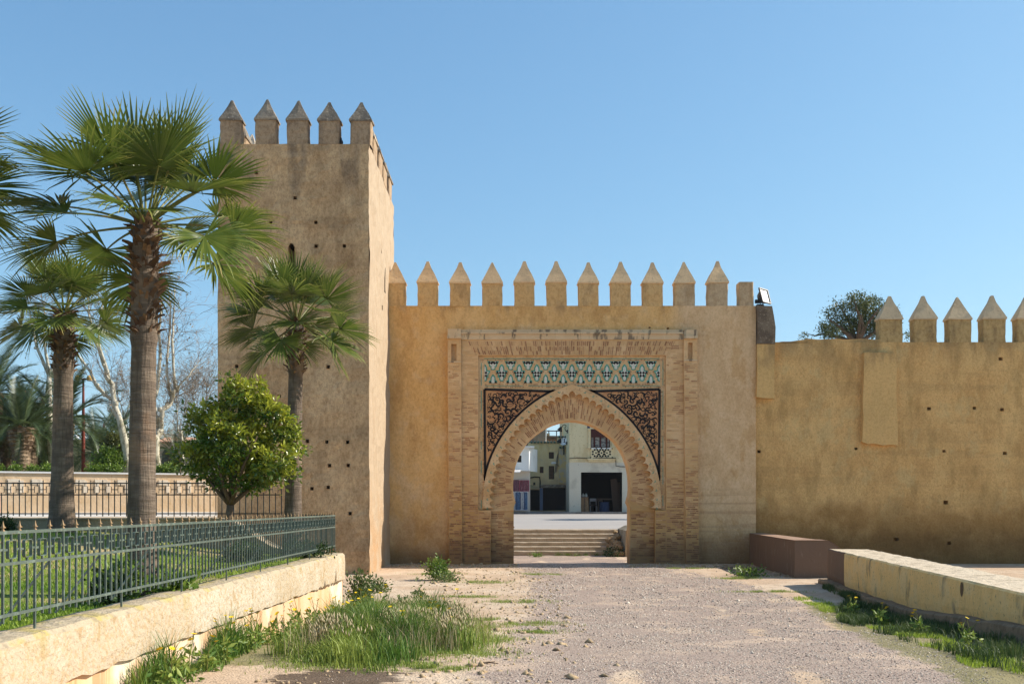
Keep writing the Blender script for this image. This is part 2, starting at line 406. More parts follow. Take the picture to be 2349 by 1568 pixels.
MT['garden_plaster'] = M('garden_plaster', (.74, .55, .36), [
    dict(sc=2, lo=.45, hi=.65, col=(.66, .45, .25), k=.5), dict(sc=(9, 9, 3), lo=.56, hi=.68, col=(.58, .38, .2), k=.5)], bumps=((8, .02, .8),))
MT['pale_block'] = M('pale_block', (.82, .70, .55), [dict(sc=3, lo=.45, hi=.65, col=(.68, .55, .42), k=.6)], bumps=((10, .015, .7),))
MT['white_paint'] = M('white_paint', (.80, .79, .78), [dict(sc=3, lo=.5, hi=.7, col=(.68, .66, .63), k=.5)])
MT['fence_green'] = M('fence_paint_green', (.085, .11, .09), [dict(sc=14, lo=.5, hi=.68, col=(.17, .215, .18), k=.7), dict(sc=40, lo=.63, hi=.7, col=(.2, .1, .05), k=.7)], rough=.45, spec=.5)
MT['fence_dark'] = M('fence_paint_dark', (.03, .035, .035), rough=.5, spec=.4)
MT['finial_gold'] = M('finial_brass_paint', (.29, .19, .095), [dict(sc=20, lo=.5, hi=.7, col=(.2, .13, .07), k=.7)], rough=.5, spec=.4)
# ground
def ground_mat():
    b = NB('dirt_and_gravel')
    road = b.attr('road'); dark = b.attr('dark'); green = b.attr('green')
    dirt = b.mix(b.ramp(b.noise(.5, 5), .4, .62), (.50, .36, .245), (.58, .45, .325))
    dirt = b.mix(b.math('MULTIPLY', b.ramp(b.noise(3.2, 5), .5, .7), .6), dirt, (.32, .22, .14))
    dirt = b.mix(b.math('MULTIPLY', b.ramp(b.noise(28, 3), .58, .7), .6), dirt, (.24, .18, .13))
    v = b.vor(42.); g = b.mix(b.ramp(v.outputs['Distance'], .1, .75), (.53, .425, .34), (.20, .145, .11))
    vc = b.n.new('ShaderNodeSeparateColor'); b.l.new(v.outputs['Color'], vc.inputs[0])
    g = b.mix(b.math('MULTIPLY', vc.outputs[0], .55), g, (.40, .30, .255))
    g = b.mix(b.math('MULTIPLY', b.ramp(b.noise(.9, 5), .5, .66), .65), g, (.54, .40, .29))
    f = b.ramp(b.math('ADD', road, b.math('MULTIPLY', b.math('SUBTRACT', b.noise(2.6, 6, .65), .5), 1.1)), .38, .62)
    c = b.mix(f, dirt, g)
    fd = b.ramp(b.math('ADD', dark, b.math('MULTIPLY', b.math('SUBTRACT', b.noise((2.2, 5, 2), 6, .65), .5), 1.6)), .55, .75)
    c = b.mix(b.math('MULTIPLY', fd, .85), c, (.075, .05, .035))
    fg = b.ramp(b.math('ADD', green, b.math('MULTIPLY', b.math('SUBTRACT', b.noise(3.5, 6, .65), .5), 1.3)), .5, .8)
    c = b.mix(b.math('MULTIPLY', fg, .75), c, (.17, .16, .055))
    b.bump(v.outputs['Distance'], .02, .45); b.bump(b.noise(9, 5, .65), .05, .6)
    return b.done(c, .95, .1)
MT['ground'] = ground_mat()
MT['gravel'] = M('gravel_stone', (.48, .38, .305), [
    dict(tone=True, lo=.0, hi=.45, col=(.60, .51, .42)), dict(tone=True, lo=.5, hi=.75, col=(.35, .27, .21)), dict(tone=True, lo=.8, hi=1, col=(.15, .12, .105))], rough=.9)
MT['lawn'] = M('lawn_soil', (.17, .21, .04), [
    dict(sc=.8, lo=.45, hi=.6, col=(.44, .31, .17), k=.8), dict(sc=9, lo=.5, hi=.7, col=(.10, .13, .03), k=.6)], bumps=((12, .05, 1),))
MT['path'] = M('path_paving', (.42, .34, .25), [dict(sc=2, lo=.45, hi=.65, col=(.34, .27, .19), k=.6)])
MT['park'] = M('park_soil', (.22, .18, .09), [dict(sc=.5, lo=.45, hi=.6, col=(.12, .14, .04), k=.8)])
MT['asphalt'] = M('street_asphalt', (.34, .31, .285), [dict(sc=(.25, .8, 1), lo=.45, hi=.6, col=(.38, .35, .32), k=.7), dict(sc=20, lo=.55, hi=.7, col=(.17, .155, .145), k=.4)], rough=.9)
MT['kerbstone'] = M('kerb_stone', (.22, .205, .19), [dict(sc=2, lo=.5, hi=.65, col=(.1, .09, .085), k=.7)])
MT['hill'] = M('hill_scrub', (.24, .22, .17), [dict(sc=.012, lo=.42, hi=.6, col=(.10, .12, .06), k=.9), dict(sc=.06, lo=.5, hi=.62, col=(.36, .31, .25), k=.7)])
# plants
MT['fan_leaf'] = leafmat('fan_palm_leaf', (.075, .115, .018), (.23, .255, .05), tip=(.52, .38, .13), trans=.32, rough=.36, spec=.55, tone_lo=.3, tone_hi=.85)
MT['petiole'] = M('palm_petiole', (.13, .14, .035), [dict(sc=8, lo=.5, hi=.7, col=(.25, .17, .07), k=.7)], rough=.5)
MT['palm_trunk'] = M('palm_trunk_bark', (.15, .112, .082), [
    dict(sc=(3, 3, 14), lo=.45, hi=.65, col=(.235, .18, .13), k=.8),
    dict(sc=(34, 34, 2.5), lo=.48, hi=.66, col=(.10, .075, .055), k=.75),
    dict(sc=(2.5, 2.5, 24), lo=.5, hi=.7, col=(.10, .075, .05), k=.5),
    dict(sc=(5, 5, 3), lo=.48, hi=.66, col=(.09, .065, .048), k=.55, d=7),
    dict(sc=1.6, lo=.55, hi=.68, col=(.36, .22, .13), k=.5)], bumps=(((40, 40, 4), .02, 1), ((3, 3, 34), .025, 1)))
MT['leaf_base'] = M('palm_leaf_base', (.095, .058, .036), [
    dict(rnd=True, lo=.3, hi=.95, col=(.24, .145, .08)), dict(sc=(9, 9, 14), lo=.5, hi=.7, col=(.08, .045, .03), k=.7)], bumps=((20, .02, 1),))
MT['date_leaf'] = leafmat('date_palm_leaf', (.040, .070, .022), (.105, .135, .05), trans=.2, rough=.4, spec=.5)
MT['date_trunk'] = M('date_palm_bark', (.16, .11, .07), [dict(sc=(3, 3, 5), lo=.48, hi=.62, col=(.33, .24, .16), k=.8), dict(sc=14, lo=.5, hi=.65, col=(.07, .05, .035), k=.8)], bumps=(((4, 4, 9), .08, 1),))
MT['plane_bark'] = M('plane_tree_bark', (.52, .48, .38), [dict(sc=(5, 5, 2.5), lo=.5, hi=.6, col=(.24, .215, .14), k=.85), dict(sc=9, lo=.6, hi=.68, col=(.09, .07, .05), k=.8)], bumps=((6, .03, .7),))
MT['twig'] = M('twig_bark', (.24, .19, .145))
MT['dry_leaf'] = leafmat('dry_leaf', (.22, .13, .06), (.33, .24, .11), trans=.3)
MT['citrus_leaf'] = leafmat('citrus_leaf', (.05, .115, .012), (.44, .45, .045), trans=.28, rough=.32, spec=.55)
MT['bark'] = M('tree_bark', (.13, .085, .055), [dict(sc=12, lo=.5, hi=.7, col=(.22, .16, .11), k=.6)], bumps=((20, .02, 1),))
MT['far_leaf'] = leafmat('small_leaf', (.035, .062, .014), (.14, .145, .03), trans=.25)
MT['weed_leaf'] = leafmat('weed_leaf', (.05, .09, .022), (.19, .24, .07), trans=.28)
MT['bush_leaf'] = leafmat('bush_leaf', (.05, .12, .012), (.22, .30, .035), trans=.3)
MT['shrub_leaf'] = leafmat('shrub_leaf', (.018, .042, .008), (.055, .105, .022), trans=.25)
MT['grass'] = leafmat('lawn_grass', (.11, .22, .016), (.34, .43, .05), trans=.35, rough=.5)
MT['weed'] = leafmat('weed_grass', (.075, .16, .02), (.30, .36, .07), trans=.3, rough=.55)
MT['shade_painted_grass'] = leafmat('shade_painted_grass', (.045, .085, .018), (.17, .20, .06), trans=.25, rough=.6)  # darker grass copy: the low wall's shade is put into the colour
MT['footing'] = M('footing_earth', (.27, .19, .12), [dict(sc=5, lo=.45, hi=.65, col=(.17, .115, .07), k=.7)], bumps=((12, .04, 1),))
MT['dry_grass'] = leafmat('dry_grass', (.27, .21, .10), (.52, .43, .26), trans=.3, rough=.6)
MT['yellow_petal'] = M('yellow_petal', (.80, .55, .02), rough=.6)
# ------------------------------------------------------------------ the ground
def Hbase(x, y):
    z = .46*smooth01((20-y)/11.) + .15*smooth01((9-y)/9.)
    return z
def H(x, y):
    return Hbase(x, y) + .03*fn(x*.7, y*.7) + .012*fn(x*2.6, y*2.6, 5)
def road_edges(y):
    xs = [(0, -1.2, 3.6), (9, -.45, 4.55), (13, -.1, 5.4), (17, .15, 6.0), (22, .45, 6.35), (27, .55, 6.3), (33, .35, 5.4), (36, -.3, 4.6), (45, -.3, 4.6)]
    for a, b in zip(xs, xs[1:]):
        if a[0] <= y <= b[0]:
            t = (y-a[0])/(b[0]-a[0]); return a[1]+(b[1]-a[1])*t, a[2]+(b[2]-a[2])*t
    return xs[-1][1:]
def road_mask(x, y):
    if y > 44: return 0.
    a, b = road_edges(max(y, 0))
    u = (x-a)/(b-a); w_ = .05*fn(y*.25, 7)
    rut = max(math.exp(-((u-.30-w_)/.055)**2), math.exp(-((u-.66-w_)/.055)**2), 1.2*math.exp(-((u-.93)/.05)**2))*(.55+.8*fn(x*.6, y*.45, 9))
    return smooth01((x-a)/1.8+.5)*smooth01((b-x)/.7+.5)*(1-.62*max(0, min(1, rut)))
GRASS_SPOTS = [(-.85, 27.5, 1.0, .6), (-1.0, 23.3, 1.1, .5), (.9, 30.5, .7, .5), (6.6, 28.9, .8, .4), (5.8, 33.2, .8, .3), (-.6, 18.6, .45, .3), (6.3, 24.5, 1.0, .35),
               (.1, 22.0, .9, .4), (-.35, 14.2, .6, .9), (-.55, 12.2, .7, .8), (-1.4, 11.0, 1.0, .5), (-.9, 10.6, .5, .3), (-.7, 17.2, .7, .8), (-2.2, 11.2, .7, .7), (.35, 17.5, .7, .5), (.3, 15.8, .6, .3), (-2.3, 30.6, .8, .3)]
def build_ground():
    def axis(a, b, s, outs):
        v = list(np.arange(a, b+1e-6, s)); return sorted(outs[0] + v + outs[1])
    xs = axis(-4.2, 11.0, .11, ([-1600, -600, -200, -60, -25, -12, -7], [13, 20, 40, 120, 500, 1600]))
    ys = axis(6.0, 42.0, .11, ([-300, -60, -20, -8, 0, 3], [45, 60, 120, 400, 900, 1700]))
    V = []; rd = []; dk = []; gr = []
    for y in ys:
        for x in xs:
            near = -4.3 < x < 11.1 and 5 < y < 43
            z = H(x, y) if near else Hbase(max(-5, min(12, x)), y) - (.0 if y < 45 else .4)
            if y > 41: z -= .35*smooth01((y-41)/1.5)
            V.append((x, y, z))
            m = road_mask(x, y) if near else 0
            rd.append(m)
            if near:
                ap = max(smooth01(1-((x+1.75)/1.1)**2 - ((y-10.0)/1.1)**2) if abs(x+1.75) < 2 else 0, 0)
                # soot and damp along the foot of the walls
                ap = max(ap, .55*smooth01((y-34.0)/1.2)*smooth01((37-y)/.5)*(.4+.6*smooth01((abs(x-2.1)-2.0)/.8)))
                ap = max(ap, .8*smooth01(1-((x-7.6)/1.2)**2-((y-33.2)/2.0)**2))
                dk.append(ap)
                g = 0
                for gx, gy, rx, ry in GRASS_SPOTS:
                    g = max(g, 1-math.hypot((x-gx)/rx/1.5, (y-gy)/ry/1.5))
                e = 8.46-(26.7-y)*.1085
                g = max(g, smooth01((x-(e-1.9-.05*(27-y)))/.9)*smooth01((23.6-y)/3.) if y < 27.2 else 0)
                g = max(g, smooth01((-.9-x)/1.2)*smooth01((21.5-y)/2)*smooth01((y-10.3)/1.2))
                gr.append(max(0, g))
            else: dk.append(0); gr.append(0)
    n = len(xs); Fc = [(j*n+i, j*n+i+1, (j+1)*n+i+1, (j+1)*n+i) for j in range(len(ys)-1) for i in range(n-1)]
    o = np_mesh('ground', V, Fc, MT['ground'], kind='structure', smooth=True)
    for nm, d in (('road', rd), ('dark', dk), ('green', gr)):
        a = o.data.attributes.new(nm, 'FLOAT', 'POINT'); a.data.foreach_set('value', d)
    return o
build_ground()

# ------------------------------------------------------------------ walls with real holes
def holed(mb, u0, u1, z0, z1, P, holes=(), step=.5, amp=.015, seed=0):
    """a wall face in (u,z); P(u,z,d) -> world point with d = distance into the wall. holes: (u0,u1,z0,z1,depth|None)"""
    us = {u0, u1}; zs = {z0, z1}
    for h in holes: us |= {h[0], h[1]}; zs |= {h[2], h[3]}
    def fill(S, a, b):
        S = sorted(S); out = []
        for p, q in zip(S, S[1:]):
            k = max(1, round((q-p)/step)); out += [p+(q-p)*i/k for i in range(k)]
        return out + [S[-1]]
    us = fill(us, u0, u1); zs = fill(zs, z0, z1)
    def off(u, z):
        return amp*(fn(u*.7+seed, z*.7, seed) + .6*fn(u*2.1, z*2.1, seed+3) + .5*fn(u*5.3, z*5.3, seed+7))
    idx = {}; vs = []; fs = []
    for j, z in enumerate(zs):
        for i, u in enumerate(us):
            idx[i, j] = len(vs); vs.append(P(u, z, off(u, z)))
    for j in range(len(zs)-1):
        for i in range(len(us)-1):
            cu = (us[i]+us[i+1])/2; cz = (zs[j]+zs[j+1])/2
            if any(h[0] < cu < h[1] and h[2] < cz < h[3] for h in holes): continue
            fs.append((idx[i, j], idx[i+1, j], idx[i+1, j+1], idx[i, j+1]))
    mb.add(vs, fs)
def pockets(mb, holes, P):
    for h in holes:
        if h[4] is None: continue
        a, b, c, d, e = h
        f = [P(a, c, 0), P(b, c, 0), P(b, d, 0), P(a, d, 0)]; k = [P(a, c, e), P(b, c, e), P(b, d, e), P(a, d, e)]
        for i in range(4): mb.face([f[(i+1) % 4], f[i], k[i], k[(i+1) % 4]])
        mb.face(k)

YW = 35.5                     # front plane of the gate wall
S0 = YW/F
def GX(px): return (px-1174.5)*S0
def GZ(py): return CAMZ-(py-HZ)*S0

def merlon_meshes(nm, w, d, h, cap, m1, m2, over=.03, cap_w=None):
    out = []
    for var in range(4):
        out.append(merlon_variant(nm+str(var), w, d, h, cap, m1, m2, over))
    return out
def merlon_variant(nm, w, d, h, cap, m1, m2, over):
    rng = random.Random(nm); J = lambda s: rng.uniform(-s, s)
    a = MB(); n = 4; rings = []
    for k in range(n+1):                     # uneven hand-built block with worn arrises
        z = -.02+(h+.02)*k/n; c = .03
        rings.append([(x+J(.012), y+J(.012), z) for x, y in ((-w/2+c, -d/2), (w/2-c, -d/2), (w/2, -d/2+c), (w/2, d/2-c), (w/2-c, d/2), (-w/2+c, d/2), (-w/2, d/2-c), (-w/2, -d/2+c))])
    a.add([p for r in rings for p in r], [(k*8+i, k*8+(i+1) % 8, (k+1)*8+(i+1) % 8, (k+1)*8+i) for k in range(n) for i in range(8)]+[tuple(range(n*8, n*8+8))])
    b = MB(); W = w/2+over; D = d/2+over; t = .022+rng.uniform(0, .02); cap *= rng.uniform(.96, 1.03); sx_ = J(.02)
    vs = []; fs = []; prof = [(0, 1.0), (.05, 1.0), (.05+(cap-.05)*.35, .66), (.05+(cap-.05)*.7, .32), (cap, None)]
    for z, f in prof:
        x_, y_ = (W*f, D*f) if f is not None else (t, t)
        q = [(-x_, -y_), (0, -y_), (x_, -y_), (x_, 0), (x_, y_), (0, y_), (-x_, y_), (-x_, 0)]
        vs += [(x+J(.012)+sx_*z/cap, y+J(.012), h+z+J(.006)) for x, y in q]
    m_ = len(prof)
    fs = [(k*8+i, k*8+(i+1) % 8, (k+1)*8+(i+1) % 8, (k+1)*8+i) for k in range(m_-1) for i in range(8)]+[tuple(range((m_-1)*8, m_*8)), tuple(range(7, -1, -1))]
    b.add(vs, fs)
    return a.mesh('merlon', m1), b.mesh('merlon_cap', m2)
def put_merlon(parent, me, loc, rz=0, cap=True, sc=None):
    me = random.choice(me); m = inst(me[0], 'merlon', parent, loc, (random.uniform(-.008, .008), random.uniform(-.014, .014), rz), sc)
    if cap:
        c = bpy.data.objects.new('merlon_cap', me[1]); COL.objects.link(c); c.parent = m
        ORG[c] = ORG[m]
    return m

# ---- gate wall
def build_gate_wall():
    x0, x1 = GX(872), GX(1734); ztop = GZ(701)
    t = thing('gate_wall', 'tall ochre plastered city wall with pointed merlons around the horseshoe gateway', 'wall', ((x0+x1)/2, YW, 0))
    px0, px1, pz = GX(1030), GX(1594), GZ(759)
    P = lambda u, z, d: (u, YW+d, z)
    hs = [(px0, px1, -.3, pz, None)]
    for px, py in ((1490, 751), (1532, 753)):
        x, z = GX(px), GZ(py); hs.append((x-.03, x+.04, z-.025, z+.03, .3))
    b = MB(); holed(b, x0, x1, -.3, ztop, P, hs, .42, .02, 1); pockets(b, hs, P)
    b.face([(x0, YW, ztop), (x1, YW, ztop), (x1, YW+1.0, ztop), (x0, YW+1.0, ztop)])
    b.face([(x1, YW, -.3), (x1, YW+1, -.3), (x1, YW+1, ztop), (x1, YW, ztop)])
    for (a, c, e, f) in ((x0, px0, -.3, ztop), (px1, x1, -.3, ztop), (px0, px1, pz, ztop)):
        b.face([(c, YW+1, e), (a, YW+1, e), (a, YW+1, f), (c, YW+1, f)])
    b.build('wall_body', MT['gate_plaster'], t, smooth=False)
    w = 46*S0; h = 51*S0; cap = 52*S0
    me = merlon_meshes('gate', w, .42, h, cap, MT['merlon'], MT['merlon_cap'])
    for px in (907, 981, 1055, 1129, 1203, 1277, 1350, 1424, 1497.5, 1571, 1647):
        put_merlon(t, me, (GX(px), YW+.212, ztop), sc=(1, 1, random.uniform(.98, 1.03)))
    me2 = merlon_meshes('stub', 33*S0, .5, 55*S0, .3, MT['merlon'], MT['merlon_cap'])
    put_merlon(t, me2, (GX(1712.5), YW+.252, ztop), cap=False)
    return t
gate_wall = build_gate_wall()

# ---- right wall
def build_right_wall():
    y = YW+.12
    x0, x1 = GX(1732), GX(3100); zt = GZ(783)
    t = thing('curtain_wall', 'lower yellow-brown earth wall with merlons stretching away from the gate over the low walls', 'wall', (GX(2050), y, 0))
    P = lambda u, z, d: (u, y+d, z)
    hs = []
    for px, py in ((2134.5, 936.5), (2239, 935), (2303, 938.5), (2299.5, 822), (2169, 1034), (2309, 1039), (1966.5, 1028.5), (1743, 1035), (2173, 1152), (2420, 937), (2500, 1036), (2600, 930)):
        x, z = GX(px), GZ(py); s = random.uniform(.05, .085)
        hs.append((x-s, x+s, z-s*.75, z+s*.9, .35))
    for px, py in ((1885, 1240), (2180, 1245), (2060, 1236)):
        x, z = GX(px), GZ(py); hs.append((x-.07, x+.07, z-.06, z+.05, .15))
    b = MB(); holed(b, x0, x1, -.4, zt, P, hs, .4, .028, 5); pockets(b, hs, P)
    b.face([(x0, y, zt), (x1, y, zt), (x1, y+1, zt), (x0, y+1, zt)])
    b.face([(x1, y+1, -.4), (x0, y+1, -.4), (x0, y+1, zt), (x1, y+1, zt)])
    b.face([(x1, y, -.4), (x1, y+1, -.4), (x1, y+1, zt), (x1, y, zt)])
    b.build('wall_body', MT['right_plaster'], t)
    # the plain stretch of parapet before the first merlon rises a little towards it
    c = MB(); n = 12; pts = []
    for i in range(n+1):
        px = 1775+(2026-1775)*i/n; pts.append((GX(px), GZ(785-9*min(1, i/4.)-1.2*math.sin(i*2.1))))
    c.prism([(GX(1775), zt-.01)] + pts + [(GX(2026), zt-.01)], y+.01, y+.6)
    c.build('parapet', MT['right_plaster'], t)
    w = 52*S0; h = 52*S0; cap = 55*S0
    me = merlon_meshes('right', w, .45, h, cap, MT['right_merlon'], MT['right_cap'])
    px = 2048.
    while px < 3080:
        put_merlon(t, me, (GX(px), y+.23, zt), sc=(1, 1, random.uniform(.98, 1.03))); px += 79.3
    # raised plaster panel
    q = MB(); pts = [(1981, 809), (1992, 807.5), (2004, 809.5), (2022, 808.5), (2040, 811), (2054, 810), (2055.5, 850), (2054.5, 900), (2057, 960), (2058, 1021), (2040, 1019.5), (2025, 1021), (2004, 1017), (1990, 1018), (1976, 1013), (1979, 960), (1977.5, 920), (1980, 870)]
    q.prism([(GX(a), GZ(c)) for a, c in pts], y-.20, y+.05)
    q.build('plaster_panel', MT['panel_plaster'], t)
    return t
curtain = build_right_wall()

# ---- plastered spout / buttress where the two walls meet
def build_buttress():
    y = YW
    t = thing('plaster_buttress', 'plastered buttress strip with blackened top in the corner of the two walls', 'buttress', (GX(1754), y, GZ(914)))
    b = MB(); b.prism([(GX(a), GZ(c)) for a, c in ((1733.5, 790), (1736, 760), (1733, 703), (1768, 704), (1772, 726), (1776, 752), (1775, 790))], y-.20, y+.9)
    b.build('blackened_head', MT['spout_dark'], t)
    b = MB(); b.prism([(GX(a), GZ(c)) for a, c in ((1733.5, 790.3), (1775, 790.3), (1773.5, 850), (1774, 914.5), (1750, 913.5), (1733, 911), (1735, 850))], y-.17, y+.1)
    b.build('shaft', MT['panel_plaster'], t)
build_buttress()

# ---- tower
def build_tower():
    Y0, Y1 = 30.4, 36.85; XL, XR = -9.0, -4.355
    ZN = CAMZ+(HZ-330)/F*Y0                       # notch level
    k = .012                                      # batter (each side leans in over the height)
    t = thing('square_tower', 'square earth tower with pointed merlons standing left of the gate wall', 'tower', ((XL+XR)/2, Y0, 0))
    def tp(x, y, z):
        f = z/ZN; cx = (XL+XR)/2; cy = (Y0+Y1)/2
        return (x-(x-cx)*k*f, y-(y-cy)*k*f*.4, z)
    PF = lambda u, z, d: tp(u, Y0+d, z)
    PR = lambda u, z, d: tp(XR-d, u, z)
    PL = lambda u, z, d: tp(XL+d, Y1+Y0-u, z)
    PB = lambda u, z, d: tp(XL+XR-u, Y1-d, z)
    hs = []
    for px, py in ((586, 395), (677, 454), (725, 510), (620, 510), (557, 510), (725, 564), (791, 564), (753, 841), (602, 812), (542, 840), (705, 1011), (750, 1013), (798, 1013.5), (756, 1067), (799, 1067),
                   (716, 1120), (753, 1117), (715, 1178), (803, 1177), (640, 908)):
        p = at(px, py, Y0); s = .052; hs.append((p.x-s, p.x+s, p.z-s, p.z+s, .45))
    p = at(668, 560, Y0); hs.append((p.x-.10, p.x+.10, p.z-.75, p.z-.06, .6)); hs.append((p.x-.075, p.x+.075, p.z-.06, p.z-.01, .6)); hs.append((p.x-.045, p.x+.045, p.z-.01, p.z+.03, .6))
    b = MB(); holed(b, XL, XR, -.4, ZN, PF, hs, .22, .05, 2); pockets(b, hs, PF)
    holed(b, Y0, Y1, -.4, ZN, PL, (), 1.2, .02, 4); holed(b, XL, XR, -.4, ZN, PB, (), 1.2, .02, 6)
    hr = [(34.1, 34.4, 9.4, 10.25, .5), (33.15, 33.25, 10.5, 10.75, .3), (33.6, 33.7, 8.7, 8.85, .3)]
    pass
    a, c = .5, ZN-.7
    b.face([tp(XL+a, Y0+a, c), tp(XR-a, Y0+a, c), tp(XR-a, Y1-a, c), tp(XL+a, Y1-a, c)])
    for (p0, p1, q0, q1) in (((XL, Y0), (XR, Y0), (XL+a, Y0+a), (XR-a, Y0+a)), ((XR, Y0), (XR, Y1), (XR-a, Y0+a), (XR-a, Y1-a)),
                             ((XR, Y1), (XL, Y1), (XR-a, Y1-a), (XL+a, Y1-a)), ((XL, Y1), (XL, Y0), (XL+a, Y1-a), (XL+a, Y0+a))):
        b.face([tp(*p0, ZN), tp(*p1, ZN), tp(*q1, ZN), tp(*q0, ZN)])
        b.face([tp(*q0, ZN), tp(*q1, ZN), tp(*q1, c), tp(*q0, c)])
    b.build('tower_body', MT['tower_plaster'], t)
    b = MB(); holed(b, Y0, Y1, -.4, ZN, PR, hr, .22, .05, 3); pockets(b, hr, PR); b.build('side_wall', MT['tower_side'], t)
    sc = Y0/F; h = 54*sc; cap = 51*sc
    me = merlon_meshes('tw', 48*sc, .42, h, cap, MT['tower_merlon'], MT['tower_cap'], .035)
    for px in (527.5, 608.5, 681.5, 753.5, 826.5):
        x = at(px, 0, Y0).x
        put_merlon(t, me, (x, Y0+.245, ZN), sc=(1, 1, random.uniform(.98, 1.03)))
    ms = merlon_meshes('tws', .42, .84, h, cap, MT['tower_merlon'], MT['tower_cap'], .035)
    for s in (1, -1):
        for y in (31.0, 32.25, 33.5, 34.75, 36.2):
            X = (XR-.27 if s > 0 else XL+.27)
            if y < 31.5:
                put_merlon(t, ms, (X, 31.24, ZN), sc=(1, .48, .995)); continue
            put_merlon(t, ms, (X, y, ZN), sc=(1, 1, random.uniform(.98, 1.02)))
    for x in (-8.54, -7.58, -6.67, -5.76, -4.85):
        put_merlon(t, me, (x, Y1-.27, ZN))
    return t, ZN
tower, TZN = build_tower()

# ---- pigeon on the tower parapet
def build_pigeon():
    p = at(783, 327, 30.6)
    t = thing('pigeon', 'small dark pigeon sitting between the two rightmost merlons of the tower', 'bird', (p.x, p.y, TZN))
    z = TZN
    b = MB(); b.ellip((p.x, p.y, z+.12), (.055, .10, .075), 12, 8); b.ellip((p.x, p.y-.075, z+.205), (.03, .034, .036), 10, 6)
    b.tube([(p.x, p.y-.05, z+.15), (p.x, p.y-.072, z+.2)], [.04, .027], 8); b.tube([(p.x, p.y+.07, z+.1), (p.x, p.y+.2, z+.05)], [.04, .02], 6)
    b.build('body', M('pigeon_feather', (.035, .035, .045), rough=.6), t, smooth=True)
    b = MB(); b.tube([(p.x, p.y-.105, z+.203), (p.x, p.y-.135, z+.195)], [.008, .002], 5); b.build('beak', MT['bark'], t)
    for s in (-1, 1):
        b = MB(); b.tube([(p.x+s*.022, p.y, z+.06), (p.x+s*.022, p.y-.005, z), (p.x+s*.022, p.y-.04, z+.003)], .006, 5); b.build('leg', MT['bark'], t)
build_pigeon()

# ---- floodlight on the gate wall's end
def build_floodlight():
    p = at(1745, 700, YW+.3); z = GZ(703)
    dk = M('lamp_housing', (.03, .03, .033), rough=.5, spec=.5)
    t = thing('floodlight', 'black floodlight tilted on its bracket on top of the wall corner', 'floodlight', (p.x, p.y, z))
    x, y = p.x, p.y
    b = MB(); b.box(x-.14, x+.10, y-.1, y+.1, z, z+.10)
    for k in range(7): b.box(x-.15+k*.035, x-.13+k*.035, y-.12, y+.12, z+.005, z+.13)
    b.build('ballast_box', dk, t)
    b = MB()
    for k in range(6): b.tube([(x-.2+k*.03, y-.02, z+.24), (x-.185+k*.03, y-.02, z+.24)], .075, 12)
    b.tube([(x-.2, y-.02, z+.24), (x-.02, y-.02, z+.24)], .055, 12); b.build('cooling_fins', dk, t)
    for s in (-1, 1):
        b = MB(); b.tube([(x+.06, y+s*.15, z+.02), (x+.03, y+s*.15, z+.2), (x+.06, y+s*.15, z+.32)], .016, 5); b.build('bracket', dk, t)
    # head: reflector bowl and square glazed frame tilted up to the right
    c = Vector((x+.12, y-.06, z+.42)); ax = Vector((.62, -.72, .30)).normalized(); up = Vector((.05, 0, 1)); up = (up-ax*up.dot(ax)).normalized(); sd = ax.cross(up)
    b = MB(); rings = []
    for f, r in ((-.26, .06), (-.2, .16), (-.08, .22), (.0, .23)):
        rings.append([c+ax*f+(up*math.cos(a)*1.15+sd*math.sin(a))*r for a in [2*math.pi*i/16 for i in range(16)]])
    vs = [q for r_ in rings for q in r_]
    b.add(vs, [tuple(range(15, -1, -1))] + [(j*16+i, j*16+(i+1) % 16, (j+1)*16+(i+1) % 16, (j+1)*16+i) for j in range(3) for i in range(16)])
    b.build('lamp_head', dk, t, smooth=False)
    b = MB()
    for s in (-1, 1): b.obox(c+up*.265*s+ax*.02, sd*.25, up*.02, ax*.03); b.obox(c+sd*.235*s+ax*.02, sd*.02, up*.27, ax*.03)
    b.build('frame', dk, t)
    b = MB(); b.obox(c+ax*.01, sd*.215, up*.245, ax*.006)
    b.build('glass', M('lamp_glass', (.78, .77, .72), rough=.3, spec=.6), t)
    b = MB(); b.obox(c+ax*.022, sd*.09, up*.11, ax*.008); b.build('reflector', M('reflector', (.75, .75, .72), rough=.25, metal=1), t)
build_floodlight()
